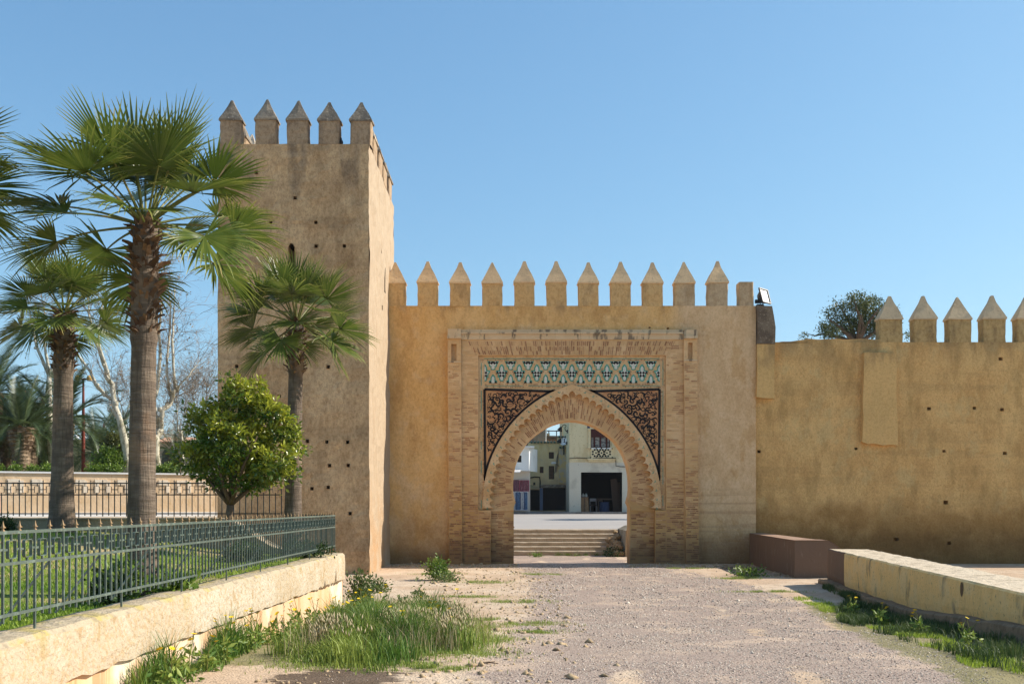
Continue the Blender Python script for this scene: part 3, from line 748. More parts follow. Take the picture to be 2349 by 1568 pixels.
# ------------------------------------------------------------------ the gateway: brick piers, tile band, scalloped arch
def build_gate():
    t = thing('gateway_portal', 'brick horseshoe arch gateway with scalloped edge, green and black tile band and scrolled spandrels', 'gateway', (GX(1312), YW, 0))
    ACX, ACY = 1312., 1119.
    def arc_in(n=40):
        """opening outline in px, right bottom -> apex -> left bottom"""
        C = [(0,-155.4),(-24,-152.6),(-50,-144),(-73,-130),(-96,-111.6),(-107,-98),(-119,-79),(-128,-56),(-131.8,-40),(-134.2,-20),(-135,0),(-133.6,16)]
        L = []
        for i in range(len(C)-1):                       # Catmull-Rom through the surveyed points
            p0 = C[i-1] if i else (24, -152.6); p1, p2 = C[i], C[i+1]; p3 = C[min(i+2, len(C)-1)]
            for j in range(4):
                t_ = j/4
                L.append(tuple(.5*((2*p1[k])+(-p0[k]+p2[k])*t_+(2*p0[k]-5*p1[k]+4*p2[k]-p3[k])*t_**2+(-p0[k]+3*p1[k]-3*p2[k]+p3[k])*t_**3) for k in (0, 1)))
        L.append(C[-1])
        jag = [(-129, 33), (-131.5, 38), (-133.5, 44), (-133.5, 60), (-133.5, 180)]
        L += jag
        return L
    left = arc_in(); opening = [(ACX-x, ACY+y) for x, y in reversed(left)] + [(ACX+x, ACY+y) for x, y in left[1:]]
    def lobed(Rv=257.5, bul=11., m=9):
        ex, ey, Rr = 79.6, 35.2, Rv
        aA = math.atan2(249.2, 79.6); aB = math.atan2(-9.8, 261.4); n = 19; pitch = (aA-aB)/(n+.5)
        L = []
        L.append((0, -222.5))
        first = True
        for k in range(-1, n):
            th0 = aA-(k+.5)*pitch; th1 = th0-pitch
            if k == -1: th0 = aA
            for i in range(m+1):
                s = i/m
                if k == -1: 
                    s2 = .5+.5*s; th = aA-pitch*.5*s; rr = Rv+bul*math.sin(math.pi*s2)**.55
                else: th = th0+(th1-th0)*s; rr = Rv+bul*(math.sin(math.pi*s) if 0 < s < 1 else 0)**.55
                x, y = ex-rr*math.cos(th), ey-rr*math.sin(th)
                if k == -1 and i == 0: continue
                if x < -.5: L.append((x, y))
        return L
    lob = lobed(); lobes = [(ACX-x, ACY+y) for x, y in reversed(lob)] + [(ACX+x, ACY+y) for x, y in lob[1:]]
    def arcR(Rv, n=30, ang_end=None):
        ex, ey = 79.6, 35.2
        a0 = math.acos(ex/Rv); a1 = math.atan2(-9.8, 261.4) if ang_end is None else ang_end
        return [(ex-Rv*math.cos(a0+(a1-a0)*i/n), ey-Rv*math.sin(a0+(a1-a0)*i/n)) for i in range(n+1)]
    def G(poly): return [(GX(a), GZ(c)) for a, c in poly]
    zb = -.25
    # core: the full thickness of the wall with the horseshoe opening through it
    core = [(1030.2, 1305), (1030.2, 759.2), (1593.8, 759.2), (1593.8, 1305)] + [(px, min(py, 1305)) for px, py in opening]
    b = MB(); b.prism(G(core), YW+.10, YW+1.0); b.build('arch_core', MT['mortar'], t)
    # intrados lining is part of the core; the plate with the scalloped edge:
    fld = [(1097.7, 1169), (1097.7, 815), (1526.2, 815), (1526.2, 1169)] + [(px, py) for px, py in lobes]
    b = MB(); b.prism(G(fld), YW-.03, YW+.099); b.build('field_plate', MT['stucco'], t)
    o = arcR(284.); outer = [(ACX-x, ACY+y) for x, y in reversed(o)] + [(ACX+x, ACY+y) for x, y in o[1:]]
    b = MB(); b.prism(G(outer + lobes[::-1]), YW-.11, YW-.031); b.build('scalloped_ring', MT['stucco'], t)
    # main piers (L-shaped) and flat-arch lintel
    b = MB(); b.prism(G([(1058.7, 1305), (1058.7, 780), (1097.6, 780), (1097.6, 1169.5), (1126, 1169.5), (1126, 1305)]), YW-.14, YW+.098); b.build('pier', MT['mortar'], t)
    b = MB(); b.prism(G([(1574, 1305), (1574, 780), (1526.3, 780), (1526.3, 1169.5), (1501.5, 1169.5), (1501.5, 1305)]), YW-.14, YW+.098); b.build('pier', MT['mortar'], t)
    b = MB(); b.prism(G([(1097.7, 780), (1526.2, 780), (1526.2, 816), (1097.7, 816)]), YW-.14, YW+.098); b.build('lintel', MT['mortar'], t)
    b = MB(); b.prism(G([(1058.5, 780), (1566, 780), (1566, 768), (1058.5, 768)]), YW-.19, YW+.03); b.prism(G([(1058.6, 768), (1565.8, 768), (1565.8, 764), (1058.6, 764)]), YW-.25, YW+.03)
    b.prism(G([(1059, 764), (1565, 764), (1565, 757.5), (1059, 757)]), YW-.16, YW-.002); b.build('cornice', MT['cornice'], t)
    # corner pilasters with niches and caps
    for (a, c, a2, c2, nx0, nx1, ny0, ny1, cy) in ((1028, 1058.4, 1031, 1060, 1036, 1048, 791, 829.5, 757), (1566.2, 1596.4, 1571, 1599.5, 1575.5, 1586, 788, 826, 759)):
        y0 = YW-.24
        P = lambda u, z, d: (u + (0 if z > GZ(835) else (GX(a2)-GX(a))*(GZ(835)-z)/GZ(835)), y0+d, z)
        b = MB(); hs = [(GX(nx0), GX(nx1), GZ(ny1), GZ(ny0), .15)]
        holed(b, GX(a), GX(c), zb, GZ(779), P, hs, .5, .004, 9); pockets(b, hs, P)
        for u, s in ((GX(a), 0), (GX(c), 1)):
            for z0, z1 in ((zb, GZ(835)), (GZ(835), GZ(779))):
                q = [P(u, z0, 0), P(u, z1, 0), (P(u, z1, 0)[0], YW+.095, z1), (P(u, z0, 0)[0], YW+.095, z0)]
                b.face(q if s == 0 else q[::-1])
        p = b.build('pilaster', MT['mortar'], t)
        b = MB(); b.prism(G([(a-.8, 779), (c+.8, 779), (c+.8, 773), (a-.8, 773)]), YW-.34, YW-.0)
        b.prism(G([(a-.2, 773), (c+.2, 773), (c-.4, cy), (a+.4, cy)]), YW-.29, YW+.0)
        b.build('pilaster_cap', MT['cornice'], p)
        b = MB(); b.prism(G([(a-.4, ny1+4), (c+.4, ny1+4), (c+.4, ny1+1), (a-.4, ny1+1)]), YW-.27, y0-.002); b.build('niche_sill', MT['cornice'], p)
    # impost ledges over the inner piers
    for s, x in ((-1, 1126.), (1, 1501.)):
        b = MB(); pts = [(x+s*2, 1172), (x+s*2, 1168), (x-s*26, 1166), (x-s*50, 1160), (x-s*53, 1166), (x-s*52, 1171)]
        b.prism(G([(px, py) for px, py in pts]), YW+.05, YW+.105); b.build('impost', MT['mortar'], t)

    # ---------------- bricks: real pieces standing proud of the lime
    singles = []; rest = MB()
    brick_me = []
    for k in range(6):
        q = MB(); L = .235*(.75+.1*k); hh = .044
        q.add([(-L/2, -.014, -hh/2), (L/2, -.014, -hh/2), (L/2, -.014, hh/2), (-L/2, -.014, hh/2), (-L/2-.004, .01, -hh/2-.004), (L/2+.004, .01, -hh/2-.004), (L/2+.004, .01, hh/2+.004), (-L/2-.004, .01, hh/2+.004)],
              [(0,1,2,3), (1,5,6,2), (2,6,7,3), (3,7,4,0), (0,4,5,1)])
        q.v = [(x+random.uniform(-.004, .004), y+random.uniform(-.003, .003), z+random.uniform(-.004, .004)) for x, y, z in q.v]
        brick_me.append((L, q.mesh('brick', MT['brick_single'])))
    cnt = [0]
    def brick(x, z, yf, L, ang, tone, single):
        if single and cnt[0] < 300:
            k = min(range(6), key=lambda i: abs(brick_me[i][0]-L)); cnt[0] += 1
            singles.append(inst(brick_me[k][1], 'brick', t, (x, yf, z), (random.uniform(-.03, .03), -ang, random.uniform(-.02, .02)))); return
        h = random.uniform(.036, .046); ca, sa = math.cos(ang), math.sin(ang); pr = random.uniform(.007, .017)
        cs = [(-L/2, -h/2), (L/2, -h/2), (L/2, h/2), (-L/2, h/2)]
        cs = [(u+random.uniform(-.006, .006), w+random.uniform(-.004, .004)) for u, w in cs]
        fr = [(x+u*ca-w*sa, yf-pr, z+u*sa+w*ca) for u, w in cs]; bk = [(x+u*ca-w*sa, yf+.004, z+u*sa+w*ca) for u, w in cs]
        rest.tone = tone
        rest.add(fr+bk, [(0,1,2,3), (1,5,6,2), (2,6,7,3), (3,7,4,0), (0,4,5,1)])
    def tone_at(x, z):
        n = .5+.75*fn(x*.9, z*1.3, 3)
        low = smooth01((3.3-z)/2.0)
        return max(0, min(1, n*.55+low*.5+random.uniform(-.28, .28)))
    def field(px0, px1, py0, py1, yf, single=False, dens=.84, skip=None, shift=0):
        x0, x1, z0, z1 = GX(px0), GX(px1), GZ(py1), GZ(py0); z = z0+.03; c = 0
        while z < z1-.02:
            x = x0+.012-random.uniform(0, .2)*(1 if c % 2 else .5)
            while x < x1-.03:
                L = random.uniform(.17, .265); a = max(x, x0+.008); e = min(x+L, x1-.008)
                sh = shift*(1-min(1, z/GZ(835))) if shift else 0
                if e-a > .05 and random.random() < dens*(.75+.4*fn(x*.8, z*.8, 8)) and not (skip and skip(a, e, z)):
                    brick((a+e)/2+sh, z, yf, e-a, random.uniform(-.015, .015), tone_at(x, z), single)
                x += L+random.uniform(.012, .03)
            z += .0665+random.uniform(-.003, .003); c += 1
    # inner piers first: the biggest, plainest bricks, each one an object
    field(1127, 1177, 1173, 1288, YW+.10, True, .95); field(1449, 1500, 1173, 1288, YW+.10, True, .95)
    field(1099, 1125, 1172, 1288, YW-.14, True, .9)
    field(1060, 1097, 783, 1288, YW-.14, False, .86); field(1503, 1526, 1172, 1288, YW-.14); field(1527.5, 1567, 783, 1288, YW-.14)
    nsk = lambda n0, n1, m0, m1: (lambda a, e, z: GZ(m1)-.08 < z < GZ(m0)+.05 and e > GX(n0)-.03 and a < GX(n1)+.03)
    field(1029, 1058, 784, 1288, YW-.24, skip=nsk(1036, 1048, 791, 833), shift=GX(1031)-GX(1028)); field(1567, 1596, 784, 1288, YW-.24, skip=nsk(1575, 1586, 788, 830), shift=GX(1571)-GX(1566))
    # fanned lintel bricks
    px = 1068.
    while px < 1560:
        lean = (px-1312)/250.; ang = math.pi/2 - lean*.42
        if 1080 < px < 1544:
            for r in (789, 801, 810):
                if random.random() < .86:
                    dx = (798-r)*math.tan(lean*.42)
                    xx = px+dx
                    brick(GX(xx), GZ(r), YW-.14, random.uniform(.12, .19), ang+random.uniform(-.05, .05), min(1, max(0, .45+random.uniform(-.35, .4))), False)
        px += 4.5
    # voussoirs of the horseshoe
    a = -25.
    while a < 205:
        th = R(a); dx, dy = math.cos(th), -math.sin(th)
        # inner radius from the outline, outer from the scallops
        def ray(poly):
            best = None
            for p, q in zip(poly, poly[1:]):
                x1, y1, x2, y2 = p[0]-ACX, p[1]-ACY, q[0]-ACX, q[1]-ACY
                d = (x2-x1)*dy-(y2-y1)*dx
                if abs(d) < 1e-9: continue
                s = (y1*dx-x1*dy)/d
                if -1e-6 <= s <= 1+1e-6:
                    rr = (x1+(x2-x1)*s)*dx+(y1+(y2-y1)*s)*dy
                    if rr > 0: best = rr if best is None else min(best, rr)
            return best
        r0, r1 = ray(opening), ray(lobes)
        if r0 and r1 and r1-r0 > 10:
            rr = r0+3+random.uniform(0, 4)
            while rr < r1-9:
                L = random.uniform(10, 16); L = min(L, r1-6-rr)
                if L > 4 and random.random() < .88:
                    m = rr+L/2
                    brick(GX(ACX+dx*m), GZ(ACY+dy*m), YW+.10, L*S0, th+random.uniform(-.02, .02), min(1, max(0, .30+random.uniform(-.3, .55)+.25*fn(a*.06, rr*.02, 4))), False)
                rr += L+random.uniform(.8, 2.2)
        a += 1.36+random.uniform(-.06, .06)
    # soldier courses round the tile band, and chips between the motifs
    for (py, p0, p1) in ((825.5, 1104, 1520), (882, 1114, 1514), (887.5, 1114, 1514)):
        px = p0
        while px < p1:
            if random.random() < .8: brick(GX(px), GZ(py), YW-.03, .05, math.pi/2+random.uniform(-.2, .2), random.uniform(.1, .75), False)
            px += 3.6
    for px in (1109, 1517.5):
        py = 895
        while py < 1165:
            if random.random() < .7: brick(GX(px), GZ(py), YW-.03, .06, random.uniform(-.6, .6), random.uniform(.1, .7), False)
            py += 4.2
    for k in range(11):
        cx = 1151.1+40.2*(k-.5)-20.1
        for s in (-1, 1):
            for i in range(11):
                u = i/10.; x = cx+s*(3+15*math.sin(u*math.pi*.55)); y = 876-46*u
                if 1114 < x < 1514 and random.random() < .9:
                    brick(GX(x), GZ(y), YW-.03, .045, math.pi/2-s*(.9-1.5*u)+random.uniform(-.2, .2), random.uniform(.15, .7), False)
    rest.build('brickwork', MT['brick'], t, kind='stuff')

    # ---------------- glazed tile band
    u = .2197
    def motif_mesh(poly, y0, y1, m, nm):
        q = MB(); q.prism([(x*u*S0, -y*u*S0) for x, y in poly], y0, y1, back=False); return q.mesh(nm, m)
    full = [(0,-92),(14,-80),(24,-64),(28,-48),(28,-28),(62,-24),(56,-4),(42,14),(42,48),(26,48),(26,74),(12,88)]
    full = full + [(-x, y) for x, y in full[::-1] if x > 0]
    infl = [(0,-72),(9,-62),(15,-50),(16,-16),(46,-14),(40,0),(30,10),(30,36),(15,38),(15,66),(8,76)]
    infl = infl + [(-x, y) for x, y in infl[::-1] if x > 0]
    top = [(62,-46),(50,-20),(42,-8),(42,14),(26,16),(26,40),(12,48)]; top = top + [(-x, y) for x, y in top[::-1]]
    intp = [(46,-40),(38,-22),(30,-14),(30,4),(15,5),(15,32),(8,38)]; intp = intp + [(-x, y) for x, y in intp[::-1]]
    bot = [(0,-48),(12,-36),(22,-20),(26,-4),(26,14),(44,20),(42,46)]; bot = bot + [(-x, y) for x, y in bot[::-1] if x > 0]
    inbt = [(0,-28),(8,-20),(14,-6),(15,44)]; inbt = inbt + [(-x, y) for x, y in inbt[::-1] if x > 0]
    ME = {k: (motif_mesh(p, -.012, .01, MT['green_glaze'], 'green_border'), motif_mesh(q, -.019, -.005, MT['white_glaze'], 'white_inlay')) for k, (p, q) in
          dict(f=(full, infl), t=(top, intp), b=(bot, inbt)).items()}
    dia = motif_mesh([(0,-15.5),(15.5,0),(0,15.5),(-15.5,0)], -.026, -.01, MT['black_glaze'], 'black_tile')
    tri = motif_mesh([(0,-15),(15,12),(-15,12)], -.026, -.01, MT['black_glaze'], 'black_tile')
    half = motif_mesh([(-15,-12),(15,-12),(0,6)], -.026, -.01, MT['black_glaze'], 'black_tile')
    def motif(kind, px, py, clip=None):
        p = inst(ME[kind][0], 'tile_motif', t, (GX(px), YW-.03, GZ(py)))
        def sub(me, nm, x, y):
            o = bpy.data.objects.new(nm, me); COL.objects.link(o); o.parent = p; o.location = (x*u*S0, 0, -y*u*S0); ORG[o] = ORG[p]
        sub(ME[kind][1], 'white_inlay', 0, 0)
        spots = dict(f=[(-15.5, -1), (15.5, -1), (-15.5, 30), (15.5, 30), (-43, -6), (43, -6)], t=[(-15.5, -24), (15.5, -24), (-38, -32), (38, -32)], b=[(-28, 34), (28, 34)])[kind]
        for i, (x, y) in enumerate(spots):
            sub(dia if kind == 'f' and i < 4 or kind == 't' and i < 2 else tri, 'black_tile', x, y)
        if kind == 't':
            sub(half, 'black_tile', 0, -28)
    for k in range(9): motif('f', 1150.9+40.2*k, 855.2)
    for k in range(10):
        motif('t', 1131.0+40.2*k, 838.2); motif('b', 1131.0+40.2*k, 868.6)
    # half motifs at the two ends of the band
    for s, px in ((1, 1111.5), (-1, 1513.2)):
        hp = [(0, y) for x, y in ((0, -92), (0, 88))]
        pl = [(x*s, y) for x, y in full if x >= 0]; pl = pl+[(0, 88)]
        p = MB(); p.prism([(GX(px)+x*u*S0, GZ(855.2)-y*u*S0) for x, y in pl], YW-.042, YW-.025, back=False); hm = p.build('tile_motif', MT['green_glaze'], t)
        q = MB(); q.prism([(GX(px)+x*s*u*S0, GZ(855.2)-y*u*S0) for x, y in [v for v in infl if v[0] >= 0]+[(0, 76)]], YW-.049, YW-.03, back=False); q.build('white_inlay', MT['white_glaze'], hm)
        for y in (-1, 30):
            q = MB(); q.prism([(GX(px)+x*s*u*S0, GZ(855.2)-(y+w)*u*S0) for x, w in ((0, 0), (15.5, -15.5), (31, 0), (15.5, 15.5))], YW-.056, YW-.04, back=False); q.build('black_tile', MT['black_glaze'], hm)
    # thin green lines
    for (a, c, d, e) in ((1111, 821.7, 1512, 823.2), (1112, 884, 1200, 885.2), (1212, 884, 1286, 885.2), (1292, 884, 1420, 885.2), (1428, 884, 1513, 885.2),
                         (1103.7, 832, 1105, 884), (1103.7, 896, 1105, 940), (1103.7, 948, 1105, 980), (1103.7, 1012, 1105, 1030), (1103.7, 1056, 1105, 1084), (1103.7, 1146, 1105, 1165),
                         (1519.8, 826, 1521, 884), (1519.8, 896, 1521, 985), (1519.8, 1000, 1521, 1045), (1519.8, 1070, 1521, 1110), (1519.8, 1135, 1521, 1160)):
        q = MB(); q.prism(G([(a, c), (d, c), (d, e), (a, e)]), YW-.036, YW-.028, back=False); q.build('green_line_tile', MT['green_glaze'], t)
    # green chevrons on the scalloped ring
    q = MB(); q.add([(-.05, -.006, .035), (-.033, -.006, .05), (0, -.006, .012), (.033, -.006, .05), (.05, -.006, .035), (0, -.006, -.014)], [(0,5,2,1), (5,4,3,2)])
    che = q.mesh('chevron_tile', MT['green_glaze'])
    for s in (1, -1):
        for k in range(17):
            th = R(66.5)-R(69)*k/16.; rr = 275.
            x, y = 79.6-rr*math.cos(th), 35.2-rr*math.sin(th)
            inst(che, 'chevron_tile', t, (GX(ACX+s*x), YW-.111, GZ(ACY+y)), (0, s*(math.pi/2-th)*.9+random.uniform(-.2, .2), 0))

    # ---------------- spandrels with black scrollwork
    def spiral(r0, turns, a0, hand, n=18):
        return [(r0*(1-.72*i/n)*math.cos(a0+hand*2*math.pi*turns*i/n), r0*(1-.72*i/n)*math.sin(a0+hand*2*math.pi*turns*i/n)) for i in range(n+1)]
    def ribbon(q, pts, wf, y0):
        n = len(pts); Lp = []; Rp = []
        for i, p in enumerate(pts):
            a = pts[max(0, i-1)]; c = pts[min(n-1, i+1)]; dx, dz = c[0]-a[0], c[1]-a[1]; l = math.hypot(dx, dz) or 1
            w = wf(i/(n-1))/2; Lp.append((p[0]-dz/l*w, p[1]+dx/l*w)); Rp.append((p[0]+dz/l*w, p[1]-dx/l*w))
        vs = [(x, y0, z) for x, z in Lp]+[(x, y0, z) for x, z in Rp]+[(x, y0+.012, z) for x, z in Lp]+[(x, y0+.012, z) for x, z in Rp]
        fs = [(n+i, n+i+1, i+1, i) for i in range(n-1)]+[(i, i+1, 2*n+i+1, 2*n+i) for i in range(n-1)]+[(3*n+i, 3*n+i+1, n+i+1, n+i) for i in range(n-1)]
        q.add(vs, fs)
    def disc(q, c, r, y0):
        q.prism([(c[0]+r*math.cos(2*math.pi*i/9), c[1]+r*math.sin(2*math.pi*i/9)) for i in range(9)], y0, y0+.012, back=False)
    scr = []
    thick = lambda t_: .024+.046*math.sin(math.pi*min(1, t_*1.15))**.8 if t_ < .87 else .024
    for v in range(6):
        q = MB(); rr = .125
        if v == 0: ribbon(q, spiral(rr, .95, 0, 1), thick, -.012); disc(q, (.03, -.015), .03, -.0125)
        if v == 1:
            a = [(x-.07, z) for x, z in spiral(.09, .8, 0, 1)][::-1]; c = [(x*-1+.11, -z) for x, z in spiral(.09, .8, 0, 1)]
            ribbon(q, a[:-1]+c, lambda t_: .014+.042*math.sin(math.pi*t_), -.012); disc(q, (a[0][0], a[0][1]), .027, -.0125); disc(q, c[-1], .027, -.0125)
        if v == 2:
            ribbon(q, [(.13*math.cos(a_), .13*math.sin(a_)) for a_ in [R(-20+200*i/14) for i in range(15)]], lambda t_: .008+.055*math.sin(math.pi*t_)**1.3, -.012); disc(q, (-.12, -.05), .03, -.0125)
        if v == 3:
            ribbon(q, [(.062*math.cos(a_), .062*math.sin(a_)) for a_ in [R(330*i/16) for i in range(17)]], lambda t_: .03, -.012); ribbon(q, [(.06, .0), (.12, .05), (.16, .03)], lambda t_: .05*(1-t_)+.01, -.012)
        if v == 4:
            ribbon(q, [(-.15+.3*i/14, .055*math.sin(i/14*2*math.pi)) for i in range(15)], lambda t_: .010+.046*math.sin(math.pi*t_)**.8, -.012); disc(q, (.14, -.025), .028, -.0125)
        if v == 5:
            ribbon(q, spiral(.105, .7, 1, -1), thick, -.012); ribbon(q, [(.05, .09), (.12, .11), (.17, .06)], lambda t_: .042*(1-t_)+.006, -.012)
        scr.append(q.mesh('scroll', MT['black_glaze']))
    rng = random.Random(5)
    for s in (-1, 1):
        crv = [(x, y) for x, y in arcR(287., 40) if x < -34 and y > -230 and x > -200]
        poly = [(-200.5, -226), (-35, -221)] + [p for p in crv if p[1] < -18 and p[0] < -36] + [(-199, -17)]
        P_ = [(ACX-s*x*-1 if s > 0 else ACX+x, ACY+y) for x, y in poly]
        if s > 0: P_ = [(ACX-x, ACY+y) for x, y in poly]
        b = MB(); b.prism(G(P_), YW-.05, YW-.029, back=False); sp = b.build('spandrel', MT['terracotta'], t)
        b = MB()
        ring_pts = G(P_+[P_[0]])
        def bord(pl, w): ribbon(b, [(x, z) for x, z in pl], lambda t_: w, YW-.066)
        bord(G([P_[0], P_[1]]), .085); bord(G(P_[1:-1]), .072); bord(G([P_[-2], P_[-1], P_[0]]) if False else G([P_[-1], P_[0]]), .085); bord(G([P_[-2], P_[-1]]), .085)
        b.build('black_border', MT['black_glaze'], sp)
        # scrolls: spread by rejection inside the panel
        def inside(x, y, mg):
            r_ = math.hypot(x-79.6, y-35.2)
            return x > -196+mg and y > -221+mg*.8+ (x+200)*.02 and r_ > 289+mg and y < -20
        pts = []
        tries = 0
        while tries < 9000 and len(pts) < 150:
            tries += 1; x, y = rng.uniform(-200, -40), rng.uniform(-225, -20)
            room = 8.6 if inside(x, y, 8) else 5.2
            if not inside(x, y, 5): continue
            if all(math.hypot(x-a_, y-c_) > min(room, d_)*1.18 for a_, c_, d_ in pts): pts.append((x, y, room))
        for x, y, room in pts:
            k = rng.randrange(6); px = ACX+x if s < 0 else ACX-x
            scl = room/8.6*rng.uniform(.92, 1.1)
            o_ = bpy.data.objects.new('scroll', scr[k]); COL.objects.link(o_); o_.parent = sp
            o_.location = Vector((GX(px), YW-.05, GZ(ACY+y)))-ORG[sp]; o_.rotation_euler = (0, rng.uniform(0, 6.28), 0)
            o_.scale = (scl*(1 if rng.random() < .5 else -1), 1, scl); ORG[o_] = ORG[sp]
        b = MB()
        for i in range(70):
            x, y = rng.uniform(-196, -45), rng.uniform(-220, -25)
            rr = rng.uniform(8, 22); a0 = rng.uniform(0, 6.28); L = []
            for j in range(13):
                aa = a0+j/12*rng.choice((2.6, 2.7)); xx, yy = x+rr*math.cos(aa), y+rr*math.sin(aa)
                if inside(xx, yy, 1.5): L.append((ACX+xx if s < 0 else ACX-xx, ACY+yy))
                elif len(L) > 3: break
            if len(L) > 3: ribbon(b, G(L), lambda t_: .012, YW-.0565-i*.00003)
        b.build('tendrils', MT['black_glaze'], sp, kind='stuff')
    return t
build_gate()

# ---------------- steps up to the street behind the arch
def build_steps():
    t = thing('stone_steps', 'flight of worn stone steps rising behind the gateway to the street', 'steps', (2.1, 41, 0))
    y = 40.9; z = 0
    xl, xr = -1.2, 4.55
    for k in range(6):
        n = 26; pr = []; rs = [.20, .17, .165, .165, .165, .17][k]
        z1 = z+rs
        b = MB(); rng = random.Random(k)
        xs = [xl+(xr-xl)*i/n for i in range(n+1)]; fr = [y+.02*fn(x*2, k*3.)+rng.uniform(-.012, .012) for x in xs]; tz = [z1+.012*fn(x*3, k*5.)+rng.uniform(-.008, .008) for x in xs]
        y2 = y+.42 if k < 5 else y+.6
        for i in range(n):
            a, c = xs[i], xs[i+1]
            b.face([(a, fr[i], z-.15), (c, fr[i+1], z-.15), (c, fr[i+1]-.006, tz[i+1]-.03), (a, fr[i]-.006, tz[i]-.03)])
            b.face([(a, fr[i]-.006, tz[i]-.03), (c, fr[i+1]-.006, tz[i+1]-.03), (c, fr[i+1]+.03, tz[i+1]), (a, fr[i]+.03, tz[i])])
            b.face([(a, fr[i]+.03, tz[i]), (c, fr[i+1]+.03, tz[i+1]), (c, y2, z1), (a, y2, z1)])
        b.build('step', MT['step_stone'], t)
        z = z1; y += .36
    return y+.25, z
STEP_Y, STEP_Z = build_steps()
def build_rubble():
    t = thing('side_wall', 'crumbling low side wall at the right end of the steps behind the gate', 'wall', (4.8, 40, 0))
    b = MB(); b.prism([(4.56, -.2), (5.3, -.2), (5.3, 1.25), (4.9, 1.2), (4.6, 1.05)], 40.2, 43.2); b.build('wall_body', MT['concrete'], t)
    rng = random.Random(3)
    for i in range(26):
        k = i % 6; y = 40.2+rng.uniform(0, 1.9); s = rng.uniform(.1, .2)
        x = 4.5-rng.uniform(0, .45); z = max(0, (y-40.7)/.36*.17)+s*.6+rng.uniform(0, .35)*(x > 4.3)
        b = MB(); b.ellip((0, 0, 0), (s, s*.8, s*.7), 7, 5); b.v = [(a*(1+rng.uniform(-.2, .2)), c*(1+rng.uniform(-.2, .2)), d*(1+rng.uniform(-.2, .2))) for a, c, d in b.v]
        b.v = [(a+x, c+y, d+z) for a, c, d in b.v]; o = b.build('rubble_stone', MT['rubble'], None, origin=(x, y, z-s*.6))
        tag(o, 'rough tumbled stone in the heap at the right end of the steps', 'stone', 'tumbled stones beside the steps')
build_rubble()
# ------------------------------------------------------------------ foreground retaining wall with the green fence
def WX(y): return -3.36-.0105*(19.9-y)-.05*math.sin(math.pi*max(0, min(1, (y-6)/14.)))      # face of the wall
MT['wall_top'] = M('lichened_top', (.44, .355, .24), [dict(sc=2.5, lo=.48, hi=.62, col=(.42, .33, .10), k=.8), dict(sc=9, lo=.5, hi=.65, col=(.28, .22, .15), k=.7)], bumps=((14, .04, 1),))
def build_retaining():
    t = thing('retaining_wall', 'cream plastered retaining wall carrying the green fence in front of the lawn', 'wall', (WX(13), 13, 0))
    ye, yb = 19.95, 3.0
    def top(y): return 1.20+.055*smooth01((19-y)/13.)
    n = 90; ys = [yb+(ye-yb)*i/n for i in range(n+1)]
    rng = random.Random(11)
    # lower panel
    b = MB(); V = []
    zz = [-.3, .0, .2, .4, .55, .7, .95]
    for y in ys:
        V.append([(WX(y)-.035+.008*fn(y*1.5, z*2, 2), y, z) for z in zz])
    for i in range(n):
        for j in range(len(zz)-1): b.face([V[i][j], V[i+1][j], V[i+1][j+1], V[i][j+1]])
    x = WX(ye)-.03
    b.face([(x, ye, -.3), (x-.5, ye, -.3), (x-.5, ye, .95), (x, ye, .95)])
    b.build('lower_panel', MT['lower_plaster'], t)
    # upper rendered band, proud, with a ragged lower edge and broken arris
    b = MB(); V = []
    for i, y in enumerate(ys):
        zl = .665+.011*(ye-y)+.018*fn(y*2.3, 1)+.012*rng.uniform(-1, 1); zt = top(y)+.012*fn(y*3, 4)+rng.uniform(-.006, .006)
        x = WX(y); w = lambda z: .012*fn(y*2, z*3, 7)
        V.append([(x-.03, y, zl+.01), (x+.012+w(0), y, zl), (x+.018+w(.3), y, zl+(zt-zl)*.3), (x+.014+w(.6), y, zl+(zt-zl)*.65), (x+.008+w(.9), y, zt-.045), (x-.03, y, zt-.008), (x-.18, y, zt+.008*fn(y*5, 2)), (x-.36, y, zt-.01), (x-.37, y, zt-.3)])
    tp = MB()
    for i in range(n):
        for j in range(8): (b if j < 4 else tp).face([V[i][j], V[i+1][j], V[i+1][j+1], V[i][j+1]])
    b.face([V[-1][k] for k in range(8, -1, -1)])
    b.build('rendered_band', MT['band_plaster'], t); tp.build('wall_top', MT['wall_top'], t)
    # hair cracks where the band has broken
    b = MB()
    for (y, z0, z1) in ((19.0, .70, .98), (18.0, .68, .83)):
        b.add([(WX(y)+.024, y-.035, z0), (WX(y)+.024, y+.04, z0+.01), (WX(y)+.026, y+.006, z1)], [(0, 1, 2)])
        for k in range(8):
            yy = y+rng.uniform(-.45, .45); zz_ = .672+.011*(ye-yy)
            b.add([(WX(yy)+.025, yy-.07, zz_), (WX(yy)+.027, yy, zz_-.022), (WX(yy)+.025, yy+.09, zz_+.004), (WX(yy)+.027, yy, zz_+.022)], [(0, 1, 2, 3)])
    b.build('crack', MT['hole'], t)
build_retaining()

